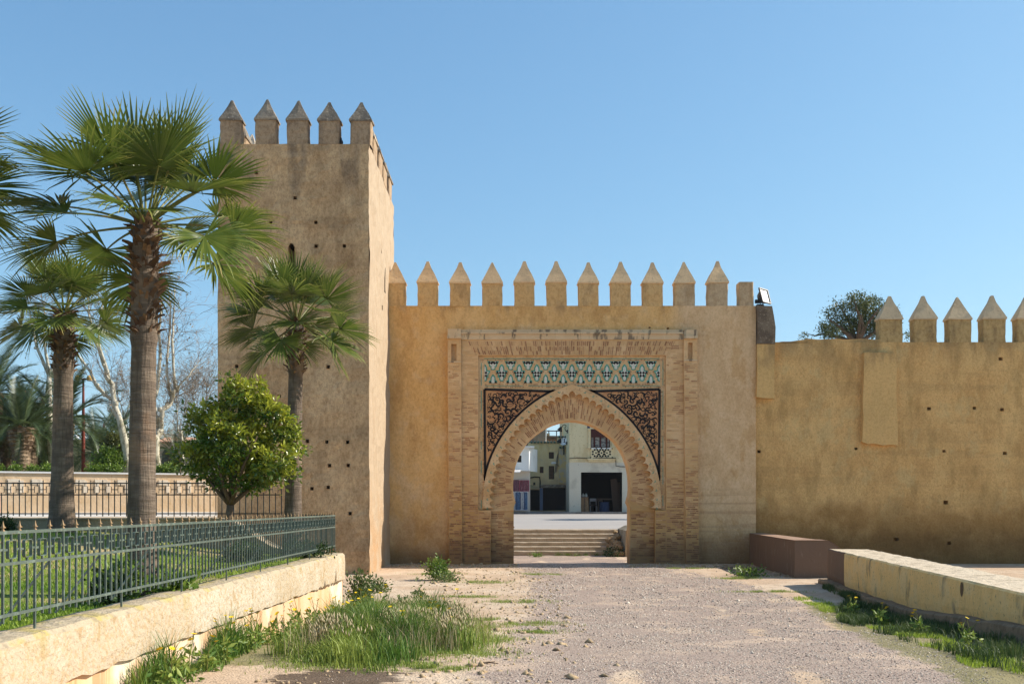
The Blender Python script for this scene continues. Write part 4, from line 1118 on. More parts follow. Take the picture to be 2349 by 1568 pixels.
def ring_mesh(nm, m, w=.112, h=.135, d=.024, th=.005):
    """rounded flat-bar ring with its stubs; local: x along the fence, z from the top rail"""
    q = MB(); c = (0, -.125); r = .018; pts = []
    for sx, sz, a0 in ((1, 1, 0), (-1, 1, 90), (-1, -1, 180), (1, -1, 270)):
        for k in range(4):
            a = R(a0+k*30); pts.append((c[0]+sx*(w/2-r)+r*math.cos(a), c[1]+sz*(h/2-r)+r*math.sin(a)))
    n = len(pts)
    def off(p, e):
        x, z = p[0]-c[0], p[1]-c[1]; return (c[0]+x*(1-2*e/w), c[1]+z*(1-2*e/h))
    ins = [off(p, th) for p in pts]
    vs = [(x, -d/2, z) for x, z in pts]+[(x, -d/2, z) for x, z in ins]+[(x, d/2, z) for x, z in pts]+[(x, d/2, z) for x, z in ins]
    fs = []
    for i in range(n):
        j = (i+1) % n
        fs += [(i, n+i, n+j, j), (2*n+j, 3*n+j, 3*n+i, 2*n+i), (i, j, 2*n+j, 2*n+i), (n+j, n+i, 3*n+i, 3*n+j)]
    q.add(vs, fs)
    g = .0065
    q.box(-g, g, -g, g, c[1]+h/2, -.01)                       # stub to the top rail
    q.box(w/2, .108, -.004, .004, c[1]-.008, c[1]+.008); q.box(-.108, -w/2, -.004, .004, c[1]-.008, c[1]+.008)
    return q.mesh('ring', m)
def fence(name, label, p0, p1, units, mtl, gold, leg=7, braces=(), seed=0, zdrop=0, finial_big=1.):
    p0, p1 = Vector(p0), Vector(p1); d = p1-p0; Ln = math.hypot(d.x, d.y); rz = math.atan2(d.y, d.x)
    t = thing(name, label, 'fence', (p0.x, p0.y, p0.z-.74), 'ornamental iron fences')
    un = d/units; rng = random.Random(seed)
    for dz, h in ((0, .012), (-.228, .011), (-.6, .011)):
        b = MB(); nn = max(2, units//3)
        ax = d.normalized(); sd = Vector((-ax.y, ax.x, 0)).normalized()
        for k in range(nn):
            a = p0+d*(k/nn)+Vector((0, 0, dz)); c = p0+d*((k+1)/nn)+Vector((0, 0, dz))
            vs = [q+sd*s*.009+Vector((0, 0, u*h)) for q in (a, c) for s in (-1, 1) for u in (-1, 1)]
            fs = [(0,1,5,4), (2,6,7,3), (1,3,7,5), (0,4,6,2)]
            if k == 0: fs.append((0,2,3,1))
            if k == nn-1: fs.append((4,5,7,6))
            b.add(vs, fs)
        b.build('rail', mtl, t)
    g = .0082
    q = MB(); q.box(-g, g, -g, g, -.655, -.011); bar = q.mesh('bar', mtl)
    q = MB(); q.box(-g, g, -g, g, -.745, -.011); barl = q.mesh('post', mtl)
    q = MB(); q.box(-g*.9, g*.9, -g*.9, g*.9, -.64, -.191); low = q.mesh('lower_bar', mtl)
    ring = ring_mesh('ring', mtl)
    q = MB(); f = finial_big
    for z0, z1, r0, r1 in ((.012, .02, .016, .012), (.02, .034, .007, .009), (.034, .042, .019, .019), (.042, .055, .013, .008), (.055, .085, .008, .001)):
        q.tube([(0, 0, z0*f), (0, 0, z1*f)], [r0*f, r1*f], 4, True)
    fin = q.mesh('finial', gold)
    for k in range(units+1):
        p = p0+un*k; w = rng.uniform(-.004, .004)
        inst(barl if k % leg == leg//2 or k in (0, units) else bar, 'bar', t, p, (w, rng.uniform(-.004, .004), rz))
        inst(fin, 'finial', t, p, (rng.uniform(-.05, .05), rng.uniform(-.05, .05), rz+.6))
        if k < units:
            p = p0+un*(k+.5)
            inst(ring, 'ring', t, p, (0, rng.uniform(-.015, .015), rz)); inst(low, 'lower_bar', t, p, (w, 0, rz))
    for a in braces:
        p = p0+un*a; sd = Vector((d.y, -d.x, 0)).normalized()
        b = MB(); b.tube([p+Vector((0, 0, -.24)), p+sd*.34+un*.5+Vector((0, 0, -.74))], .010, 4); b.build('brace', mtl, t)
    return t
WT = -.17
fence('garden_fence', 'green painted iron fence with ring frieze and brass spear tips on the foreground wall', (WX(19.85)+WT, 19.85, 1.945), (WX(5.05)+WT, 5.05, 2.005), 63, MT['fence_green'], MT['finial_gold'], braces=(12, 22, 30, 36, 42, 47, 51, 55), seed=1)
fence('lawn_back_fence', 'dark iron fence with ring frieze on the kerb behind the lawn', (-10.9, 19.65, 2.585), (-4.55, 19.65, 2.585), 27, MT['fence_dark'], MT['fence_dark'], seed=2, finial_big=.9)
fence('lower_fence_section', 'short lower length of dark fence between the slender palm and the green fence', (-4.45, 19.98, 1.955), (-3.62, 19.98, 1.955), 4, MT['fence_dark'], MT['finial_gold'], seed=3)

# ------------------------------------------------------------------ lawn, kerb, path, park
def lawn_z(x, y):
    a = smooth01((-x-4.6)/4.0)
    return 1.14+.02*fn(x, y)+(.42*a+.05)*smooth01((y-9)/9.5)+.04*a
def build_lawn():
    V = []; n = 40; m = 60
    for j in range(m+1):
        y = 2.5+17.2*j/m
        for i in range(n+1):
            x = WX(y)-.36-9.6*(i/n); V.append((x, y, lawn_z(x, y)))
    np_mesh('lawn', V, [(j*(n+1)+i, j*(n+1)+i+1, (j+1)*(n+1)+i+1, (j+1)*(n+1)+i) for j in range(m) for i in range(n)], MT['lawn'], kind='structure', smooth=True)
build_lawn()
def build_kerb():
    t = thing('fence_kerb', 'low concrete kerb wall under the dark fence at the back of the lawn', 'wall', (-8, 19.6, 1.2))
    n = 30
    def ribbon(fr, to, zt):
        b = MB(); V = []
        for i in range(n+1):
            x = fr+(to-fr)*i/n; z = zt(x)+.008*fn(x*3, 1); y = 19.5+.012*fn(x*2, 5)
            V.append([(x, y, .9), (x, y, z-.03), (x, y-.03, z-.03), (x, y-.03, z), (x, 19.98, z), (x, 19.98, .9)])
        for i in range(n):
            for j in range(5): b.face([V[i][j], V[i+1][j], V[i+1][j+1], V[i][j+1]])
        b.face(V[-1]); return b
    ribbon(-11.2, -5.9, lambda x: 1.90).build('kerb', MT['concrete'], t)
    ribbon(-5.9, -4.4, lambda x: 1.89-.60*smooth01((x+5.75)/1.3)).build('sloping_kerb', MT['concrete'], t)
    b = MB(); b.box(-4.4, -3.75, 19.96, 20.15, .2, 1.24, j=.01); b.build('end_block', MT['concrete'], t)
build_kerb()
b = MB(); b.add([(-60, 19.99, 1.72), (-9.9, 19.99, 1.72), (-9.9, 41.5, 1.62), (-60, 41.5, 1.62)], [(0,1,2,3)])
b.add([(-9.9, 19.99, 1.72), (-4.4, 19.99, 1.0), (-4.4, 24, .2), (-9.9, 31.6, .9)], [(0,1,2,3)]); b.add([(-9.9, 19.99, 1.72), (-9.9, 31.6, .9), (-9.9, 41.5, 1.62)], [(0,1,2)])
b.build('path', MT['path'], kind='structure')
GW0 = Vector((at(0, 0, 37.2).x, 37.2, 0)); GW1 = Vector((at(487, 0, 40.6).x, 40.6, 0)); GWD = (GW1-GW0).normalized(); GWL = (GW1-GW0).length
def gw_y(px):
    """depth of the garden wall where the sight line of column px meets it"""
    k = (px-1174.5)/F; t_ = (k*GW0.y-GW0.x)/(GWD.x-k*GWD.y); return GW0.y+GWD.y*t_
def build_garden_wall():
    t = thing('garden_wall', 'sunlit cream garden wall with pale stepped key pattern and white foot behind the dark fence', 'wall', (GW0.x, GW0.y, 1.6))
    n_ = Vector((GWD.y, -GWD.x, 0)); top = 3.36
    def P(u, z, d):
        q = GW0+GWD*u-n_*d; return (q.x, q.y, z)
    u0, u1 = -22., GWL+.4
    def slab(m, nm, a, c, z0, z1, d0, d1, j=0):
        q = MB(); v = [P(u, z, d) for d in (d0, d1) for (u, z) in ((a, z0), (c, z0), (c, z1), (a, z1))]
        q.add(v, [(0,1,2,3), (5,4,7,6), (1,5,6,2), (4,0,3,7), (3,2,6,7)]); return q.build(nm, m, t)
    b = MB(); holed(b, u0, u1, 1.2, top-.065, P, (), .7, .015, 3); b.face([P(u1, 1.2, 0), P(u1, 1.2, .4), P(u1, top-.065, .4), P(u1, top-.065, 0)]); b.build('wall_body', MT['garden_plaster'], t)
    slab(MT['white_paint'], 'coping', u0, u1+.02, top-.063, top, -.05, .4)
    slab(MT['white_paint'], 'white_foot', u0, u1-.01, 1.2, 1.80, -.03, .02)
    s_ = GWL/487.; u = -5.0
    while u < GWL-.3:
        for a, c, z0, z1 in ((0, 22, 2.88, 3.08), (18, 26, 2.55, 3.03), (44, 53, 2.55, 3.03), (44, 72, 2.95, 3.08), (70, 79, 2.55, 3.03)):
            if u+c*s_ < u1-.1: slab(MT['pale_block'], 'pale_block', u+a*s_+random.uniform(-.02, .02), u+c*s_, z0, z1, -.022-random.uniform(0, .008), .01)
        u += 96*s_
build_garden_wall()
b = MB(); e = GW1+GWD*.4; w = GW0-GWD*22; nn = Vector((-GWD.y, GWD.x, 0))*.3
b.add([(-400, 20, 3.05), (w.x+nn.x, w.y+nn.y, 3.05), (e.x+nn.x, e.y+nn.y, 3.05), (-2, 62, 3.05), (-2, 420, 2.0), (-400, 420, 2.0)], [(0,1,2,3,4,5)]); b.add([(e.x, e.y, .0), (-2, 62, .0), (-2, 62, 3.05), (e.x+nn.x, e.y+nn.y, 3.05)], [(0,1,2,3)])
b.build('park_ground', MT['park'], kind='structure')

# ------------------------------------------------------------------ low walls on the right
def build_low_walls():
    # yellow wall with the brown end
    A = Vector((8.46, 26.7)); B = Vector((7.05, 13.7)); d = (B-A).normalized(); nrm = Vector((d.y*-1, d.x)); nrm = nrm if nrm.x > 0 else -nrm
    E = A+d*22
    def pt(s, w, z): q = A+d*s+nrm*w; return (q.x, q.y, z)
    t = thing('low_yellow_wall', 'long low yellow wall stained black with a brown plastered far end', 'wall', (A.x, A.y, 0))
    def gz(s): q = A+d*s; return H(q.x, q.y)-.04+.12*smooth01((s-3)/9)
    def strip(s0, s1, m, nm, proud=0., n=40):
        b = MB(); V = []
        for i in range(n+1):
            s = s0+(s1-s0)*i/n; zt = .955+.014*fn(s*1.7, 3)+.006*fn(s*7, 2)
            V.append([pt(s, .03-proud, gz(s)+.12), pt(s, -proud+.008*fn(s*2, 1), gz(s)+.3), pt(s, -proud+.012*fn(s*2, 6), zt-.2), pt(s, .01-proud, zt-.03), pt(s, .04, zt)])
        for i in range(n):
            for j in range(4): b.face([V[i][j], V[i+1][j], V[i+1][j+1], V[i][j+1]])
        if s0 == 0: b.face([pt(0, 0, gz(0)), V[0][1], V[0][2], V[0][3], V[0][4], pt(0, 1.08, .95), pt(0, 1.1, gz(0))])
        return b.build(nm, m, t)
    strip(0, 2.05, MT['brown_plaster'], 'brown_end', n=8)
    strip(2.05, 22, MT['yellow_plaster'], 'wall_face', .012, n=70)
    b = MB(); V = []; n = 80
    for i in range(n+1):
        s = 22*i/n
        V.append([pt(s, w, .955+.014*fn(s*1.7, 3)+.016*fn(s*2.2, w*4, 1)*(w > .05)+(.006*fn(s*7, 2) if w < .05 else -.004)) for w in (.04, .3, .55, .8, 1.06)]+[pt(s, 1.1, .9), pt(s, 1.1, -.3)])
    for i in range(n):
        for j in range(6): b.face([V[i][j], V[i+1][j], V[i+1][j+1], V[i][j+1]])
    b.build('worn_coping', MT['coping'], t)
    b = MB(); V = []; n = 50
    for i in range(n+1):
        s = -.42+22.4*i/n; w = -.17+.03*fn(s*1.3, 2); z = gz(s)+.17+.03*fn(s*1.5, 5)
        V.append([pt(s, w-.02, gz(s)-.3), pt(s, w, z-.03), pt(s, w+.03, z), pt(s, .06, z+.01)])
    for i in range(n):
        for j in range(3): b.face([V[i][j], V[i+1][j], V[i+1][j+1], V[i][j+1]])
    b.face([V[0][0], V[0][1], V[0][2], V[0][3], pt(-.42, .7, gz(0)+.15), pt(-.42, .7, gz(0)-.3)])
    b.face([V[0][2], pt(0, -.02, gz(0)+.17), pt(0, .7, gz(0)+.17), pt(-.42, .7, gz(0)+.15)])
    b.build('footing', MT['footing'], t)
    # drain pipe mouth near the top
    s = 10.6; b = MB(); q = pt(s, -.02, .80); c = Vector(q); u = Vector((d.x, d.y, 0)); w = Vector((nrm.x, nrm.y, 0))
    L = [c+u*.07*math.cos(a)+Vector((0, 0, .12*math.sin(a))) for a in [2*math.pi*i/12 for i in range(12)]]
    b.face(L); b.face([p+w*.05-Vector((0, 0, .0)) for p in L]); b.build('drain_mouth', MT['hole'], t)
    # brown parapet by the gate
    t = thing('brown_parapet', 'L-shaped brown plastered parapet running out from the city wall foot', 'wall', (8.3, 29, 0))
    zt = 1.10
    b = MB()
    def face_grid(p, q, z0, z1f, n=14):
        for i in range(n):
            a = Vector(p).lerp(Vector(q), i/n); c = Vector(p).lerp(Vector(q), (i+1)/n)
            b.face([(a.x, a.y, z0), (c.x, c.y, z0), (c.x, c.y, z1f(c)), (a.x, a.y, z1f(a))])
    slope = lambda q: zt-.42*smooth01((q.x-9.15)/.75) if q.x > 9.1 else zt
    face_grid((8.47, 35.55, 0), (8.24, 29, 0), -.3, lambda q: zt+.012*fn(q.y*2, 1)); face_grid((8.24, 29, 0), (10.2, 29, 0), -.3, slope, 20)
    face_grid((9.0, 29.55, 0), (9.0, 35.55, 0), -.3, lambda q: zt-.01); face_grid((10.2, 29.55, 0), (9.0, 29.55, 0), -.3, slope, 10); face_grid((10.2, 29, 0), (10.2, 29.55, 0), -.3, slope, 2)
    b.build('parapet_body', MT['brown_plaster'], t)
    b = MB(); cop = .002
    def zc(q): return slope(q)+cop
    n = 20
    for i in range(n):
        a, c = 8.22+1.98*i/n, 8.22+1.98*(i+1)/n
        b.face([(a, 28.98, zc(Vector((a, 0, 0)))), (c, 28.98, zc(Vector((c, 0, 0)))), (c, 29.56, zc(Vector((c, 0, 0)))), (a, 29.56, zc(Vector((a, 0, 0))))])
    b.face([(8.22, 29.56, zt+.003), (9.0, 29.56, zt+.003), (9.0, 35.5, zt+.003), (8.45, 35.5, zt+.003)])
    b.build('parapet_coping', M('parapet_coping', (.33, .215, .15), [dict(sc=5, lo=.5, hi=.65, col=(.22, .13, .085), k=.7)], bumps=((12, .02, .8),)), t)
build_low_walls()
# ------------------------------------------------------------------ street and houses seen through the arch
SD = 68.0; K2 = SD/F
def sx(px, d=SD): return (px-1174.5)*d/F
def sz(py, d=SD): return CAMZ-(py-HZ)*d/F
def q2(cx): return 1147+.2305*cx
def r2(cy): return 929+.2305*cy
SZ0 = STEP_Z; SZ1 = sz(1176.5)
def street_z(y): return SZ0+(SZ1-SZ0)*max(0, min(1, (y-STEP_Y)/(SD-STEP_Y)))
b = MB()
for x0, x1, ya, yb in ((-60, 60, STEP_Y-.06, 66.3),):
    b.add([(x0, ya, street_z(ya)), (x1, ya, street_z(ya)), (x1, yb, street_z(yb)), (x0, yb, street_z(yb))], [(0,1,2,3)])
b.add([(-60, STEP_Y-.06, -.5), (-1.2, STEP_Y-.06, -.5), (-1.2, STEP_Y-.06, SZ0), (-60, STEP_Y-.06, SZ0)], [(0,1,2,3)]); b.add([(4.55, STEP_Y-.06, -.5), (60, STEP_Y-.06, -.5), (60, STEP_Y-.06, SZ0), (4.55, STEP_Y-.06, SZ0)], [(0,1,2,3)])
b.build('street', MT['asphalt'], kind='structure')
b = MB(); z = street_z(66.3); b.box(-60, 60, 66.3, 90, z-.2, z+.12); b.build('pavement', MT['kerbstone'], kind='structure')

hw = M('house_yellow_rough', (.76, .63, .38), [dict(sc=(1.5, 1.5, .5), lo=.45, hi=.65, col=(.55, .42, .22), k=.6), dict(sc=8, lo=.58, hi=.7, col=(.42, .31, .16), k=.5)], bumps=((8, .03, .8),))
hg = M('house_grey_render', (.68, .62, .49), [dict(sc=1, lo=.5, hi=.65, col=(.47, .42, .32), k=.6), dict(sc=6, lo=.65, hi=.72, col=(.2, .16, .11), k=.8)], bumps=((9, .02, .6),))
hm = M('house_ochre', (.78, .62, .34), [dict(sc=(1, 1, .4), lo=.45, hi=.62, col=(.66, .44, .16), k=.6), dict(sc=2, lo=.55, hi=.7, col=(.52, .43, .28), k=.6), dict(z=(2.6, 6.0, 1), sc=.7, lo=.4, hi=.6, col=(.45, .37, .24), k=.6)], bumps=((6, .03, .8),))
hwht = M('house_white', (.80, .80, .77), [dict(sc=1, lo=.5, hi=.7, col=(.6, .58, .53), k=.5)])
dkin = M('dark_interior', (.012, .011, .010), rough=.9)
shut = M('shutter_black', (.014, .014, .015), rough=.6)
gtile = M('green_roof_tile', (.03, .10, .075), rough=.4, spec=.5)
redb = M('shutter_maroon', (.075, .022, .018), rough=.6)
blue = M('door_blue', (.17, .22, .33))
glassd = M('window_dark', (.03, .035, .04), rough=.15, spec=.6)
curt = M('lace_curtain', (.32, .30, .26), [dict(sc=(3, 3, 9), lo=.48, hi=.55, col=(.08, .08, .08), k=.8)])
roofg = M('old_roof_wall', (.24, .205, .165), [dict(sc=1.2, lo=.45, hi=.62, col=(.14, .12, .1), k=.8), dict(sc=5, lo=.6, hi=.7, col=(.4, .37, .32), k=.6)], bumps=((5, .04, 1),))
iron = M('wrought_iron', (.035, .03, .028), rough=.6)

def win_hole(b, x0, x1, z0, z1, y, d=.2): pass
def house_front(mb, x0, x1, z0, z1, y, holes):
    P = lambda u, z, d: (u, y+d, z)
    holed(mb, x0, x1, z0, z1, P, holes, 2.0, 0.0); pockets(mb, [(a, c, e, f, g) for a, c, e, f, g in holes], P)
def window(parent, x0, x1, z0, z1, y, m=glassd, bars=0, fr=None):
    q = MB(); f = .05
    for a, c, e, g in ((x0, x1, z0, z0+f), (x0, x1, z1-f, z1), (x0, x0+f, z0+f, z1-f), (x1-f, x1, z0+f, z1-f)): q.box(a, c, y+.06, y+.12, e, g)
    w = q.build('window', fr or redb, parent)
    q = MB(); q.box(x0+f, x1-f, y+.10, y+.11, z0+f, z1-f); q.build('pane', m, w)
    if bars:
        q = MB(); n = bars
        for k in range(1, n): q.box(x0+(x1-x0)*k/n-.012, x0+(x1-x0)*k/n+.012, y+.02, y+.045, z0, z1)
        k = z0+.12
        while k < z1: q.box(x0, x1, y+.03, y+.055, k-.02, k+.02); k += .2
        q.build('grille', shut, w)
    return w

# ---- right house with the open workshop
def right_house():
    y = SD; g = street_z(66)+.1
    t = thing('workshop_house', 'yellow house with an open dark workshop and a shuttered window above it', 'house', (sx(1400), y, g))
    x0 = sx(q2(690)); x1 = sx(1640); zt = sz(860); zm = sz(r2(566))
    go = (sx(q2(806)), sx(q2(1215)), g, sz(r2(667)), 4.0)
    wi = (sx(q2(903)), sx(q2(1096)), sz(r2(421)), sz(r2(236)), .35)
    b = MB(); house_front(b, x0, x1, g-.2, zm, y, [(go[0], go[1], g-.02, go[3], None)]); 
    b.face([(x0, y+9, g-.2), (x0, y, g-.2), (x0, y, zm), (x0, y+9, zm)])
    b.build('lower_wall', hg, t)
    b = MB(); house_front(b, x0, x1, zm, zt, y-.02, [wi]); b.face([(x0, y+9, zm), (x0, y-.02, zm), (x0, y-.02, zt), (x0, y+9, zt)]); b.face([(x0, y-.02, zt), (x1, y-.02, zt), (x1, y+9, zt), (x0, y+9, zt)])
    b.build('upper_wall', hw, t)
    b = MB(); X0, X1, z0, z1 = go[0], go[1], g, go[3]; D = 4.
    b.face([(X0, y, z0-.1), (X0, y+D, z0-.1), (X0, y+D, z1), (X0, y, z1)]); b.face([(X1, y+D, z0-.1), (X1, y, z0-.1), (X1, y, z1), (X1, y+D, z1)]); b.face([(X0, y+D, z0-.1), (X1, y+D, z0-.1), (X1, y+D, z1), (X0, y+D, z1)]); b.face([(X0, y, z1), (X0, y+D, z1), (X1, y+D, z1), (X1, y, z1)]); b.face([(X0, y, z0-.005), (X1, y, z0-.005), (X1, y+D, z0-.005), (X0, y+D, z0-.005)])
    b.build('workshop_room', dkin, t)
    # window
    xs = [wi[0]+(wi[1]-wi[0])*f for f in (0, .06, .2, .46, .54, .8, .86, 1)]
    w = window(t, wi[0], wi[1], wi[2], wi[3], y, curt)
    q = MB(); q.box(wi[0]+.02, wi[1]-.02, y+.02, y+.05, wi[3]-(wi[3]-wi[2])*.44, wi[3])
    for k in range(7):
        z = wi[3]-(wi[3]-wi[2])*.44*(k+.5)/7; q.box(wi[0]+.02, wi[1]-.02, y, y+.02, z-.04, z+.03)
    q.build('roller_shutter', redb, w)
    q = MB()
    for f in (.19, .5, .82):
        x = wi[0]+(wi[1]-wi[0])*f; q.box(x-.06, x+.06, y+.05, y+.09, wi[2], wi[3])
    q.build('mullion', redb, w)
    q = MB(); q.box(sx(q2(890)), sx(q2(1118)), y-.16, y+.02, sz(r2(435)), sz(r2(425))); q.build('sill', MT['white_paint'], w)
    for a, c in ((873, 897), (1104, 1130)):
        q = MB(); xm = (sx(q2(a))+sx(q2(c)))/2; rr = (sx(q2(c))-sx(q2(a)))*.36
        q.tube([(xm, y-.12, sz(r2(412))), (xm, y-.12, sz(r2(250)))], [rr, rr*.9], 12)
        q.box(xm-rr*1.5, xm+rr*1.5, y-.3, y, sz(r2(250)), sz(r2(232))); q.box(xm-rr*1.5, xm+rr*1.5, y-.3, y, sz(r2(428)), sz(r2(412))); q.build('column', hw, t)
    q = MB(); q.box(sx(q2(868)), sx(q2(895)), y-.04, y+.01, sz(r2(230)), sz(r2(195))); q.build('blue_tile_panel', M('blue_tile', (.05, .07, .12), rough=.4), t)
    # pierced balcony panel: frame and a grid of rosette holes
    X0, X1, Z0, Z1 = sx(q2(905)), sx(q2(1110)), sz(r2(512)), sz(r2(438))
    q = MB(); q.box(X0, X1, y-.16, y+.0, Z0-.12, Z1+.02); pan = q.build('balcony_panel', hw, t)
    q = MB(); pr = .115
    for k in range(3):
        cx = X0+(X1-X0)*(.235+.265*k); cz = (Z0+Z1)/2
        for i in range(8 if k != 9 else 6):
            a = 2*math.pi*i/8+.39; r_ = .23; c = (cx+r_*math.cos(a), cz+r_*math.sin(a))
            q.prism([(c[0]+.075*math.cos(u), c[1]+.075*math.sin(u)) for u in [2*math.pi*j/6 for j in range(6)]], y-.166, y-.15, back=False)
        q.prism([(cx+.06*math.cos(u), cz+.06*math.sin(u)) for u in [2*math.pi*j/6 for j in range(6)]], y-.166, y-.15, back=False)
        for sxx in (-1, 1):
            for szz in (-1, 1): q.prism([(cx+sxx*.36+.05*math.cos(u), cz+szz*.31+.05*math.sin(u)) for u in [2*math.pi*j/5 for j in range(5)]], y-.166, y-.15, back=False)
    q.build('rosette_openings', shut, pan)
    q = MB(); q.box(sx(q2(868)), sx(q2(1150)), y-.22, y, sz(r2(545)), sz(r2(529))); q.box(sx(q2(880)), sx(q2(1140)), y-.14, y, sz(r2(562)), sz(r2(545.2))); q.build('ledge', hw, t)
    q = MB()
    q.tube([(sx(q2(a)), y-.06-(.2 if 870 < a < 1152 else 0), sz(r2(c))) for a, c in ((690, 530), (760, 523), (868, 528), (1000, 526), (1148, 528), (1152, 560), (1150, 604), (1200, 610), (1262, 612), (1400, 618))], .025, 5)
    q.build('cable', iron, t)
    # wall lanterns on scrolled brackets, on the side facing the lane
    for cy, s in ((235, 1.), (352, .9)):
        yy = y+1.6 if cy < 300 else y+2.4; d = yy
        x, z = x0-.05, sz(r2(cy), d)
        l = thing('wall_lantern', 'iron lantern on a scrolled bracket on the yellow house corner, ' + ('upper one' if cy < 300 else 'lower one by the dish'), 'lantern', (x, yy, z), 'iron wall lanterns')
        e_ = .55
        q = MB(); pts = [(x-a_*e_, yy, z+c_*e_) for a_, c_ in ((0, -.35), (.25, -.2), (.3, .15), (.12, .42), (.38, .55), (.62, .4), (.55, .22))]
        q.tube(pts, .03, 6); q.build('bracket', iron, l)
        q = MB(); q.box(x-.03, x+.03, yy-.1, yy+.1, z-.3, z-.06); q.build('wall_plate', iron, l)
        q = MB(); q.tube([(x-.75*e_, yy, z+.3*e_), (x-.85*e_, yy, z+.1*e_), (x-1.0*e_, yy, z-.25*e_)], [.04, .11, .19], 8); q.build('lamp_shade', iron, l)
    # crate in the doorway and goods inside
    cx0, cx1 = sx(q2(808)), sx(q2(886)); zt_ = sz(r2(918))
    cr = thing('packing_crate', 'brown cardboard-clad crate standing in the workshop doorway', 'crate', ((cx0+cx1)/2, y+.9, g))
    q = MB(); q.box(cx0, cx1, y+.4, y+1.4, g, zt_, j=.03); q.build('crate_body', M('cardboard', (.30, .185, .10), [dict(sc=4, lo=.45, hi=.6, col=(.2, .12, .06), k=.7)]), cr)
    q = MB(); q.box(cx0-.01, cx1+.01, y+.37, y+.42, g+1., g+1.06); q.box((cx0+cx1)/2-.04, (cx0+cx1)/2+.04, y+.37, y+.42, g, zt_-.05); q.build('batten', MT['bark'], cr)
    for a, c in ((835, 900), (864, 900)):
        o = MB(); x, z = sx(q2(a)), zt_; o.tube([(x, y+.8, z-.02), (x, y+.8, z+.22)], .1, 8); o.tube([(x, y+.8, z+.22), (x, y+.8, z+.3)], [.04, .03], 8)
        ob = o.build('jar', M('jar_glass', (.4, .42, .38), rough=.3), None, origin=(x, y+.8, z)); tag(ob, 'pale jar standing on top of the brown crate, ' + ('left one' if a < 850 else 'right one'), 'jar', 'jars on the crate')
    pale = M('work_metal', (.35, .34, .33), rough=.4); wood = M('work_wood', (.075, .05, .035)); pl = M('blue_plastic', (.03, .045, .09))
    def chair(x, yy, s):
        c = thing('metal_chair', 'pale metal chair dimly seen inside the workshop, ' + s, 'chair', (x, yy, g), 'chairs inside the workshop')
        q = MB(); q.box(x-.25, x+.25, yy-.25, yy+.25, g+.45, g+.5); q.build('seat', wood, c)
        for i in (-1, 1):
            for j in (-1, 1):
                q = MB(); q.tube([(x+.23*i, yy+.23*j, g), (x+.22*i, yy+.22*j, g+(.95 if j > 0 else .46))], .025, 5); q.build('leg', pale, c)
        q = MB(); q.box(x-.22, x+.22, yy+.2, yy+.24, g+.75, g+.95); q.build('backrest', pale, c)
    chair(sx(q2(945)), y+1.3, 'beside the crate'); chair(sx(q2(1010)), y+1.7, 'under the hanging clamps')
    q = thing('workbench', 'dark workbench loaded with tools at the right of the workshop', 'workbench', (sx(q2(1110)), y+1.5, g))
    x = sx(q2(1110)); o = MB(); o.box(x-.9, x+.6, y+1.1, y+1.9, g+.85, g+.95); o.build('bench_top', wood, q)
    for i in (-.8, .5):
        for j in (1.2, 1.8): o = MB(); o.box(x+i-.05, x+i+.05, y+j-.05, y+j+.05, g, g+.85); o.build('leg', wood, q)
    for a, c, hh, mm, nm, lb in ((1050, .35, .7, pl, 'plastic_drum', 'blue plastic drum standing by the workbench'), (1175, .25, 2.3, wood, 'leaning_boards', 'dark boards leaning inside the right edge of the workshop door')):
        o = MB(); xx = sx(q2(a))
        if nm == 'plastic_drum': o.tube([(xx, y+.8, g), (xx, y+.8, g+.06), (xx, y+.8, g+hh)], [c*.9, c, c*.95], 12)
        else: o.obox((xx-.1, y+1.0, g+hh/2), Vector((.22, 0, .04)), Vector((0, .05, 0)), Vector((-.1, 0, hh/2))); o.obox((xx+.12, y+1.1, g+hh*.45), Vector((.14, 0, .02)), Vector((0, .05, 0)), Vector((-.04, 0, hh*.45)))
        tag(o.build(nm, mm, None, origin=(xx, y+.8, g)), lb, nm.split('_')[-1])
right_house()

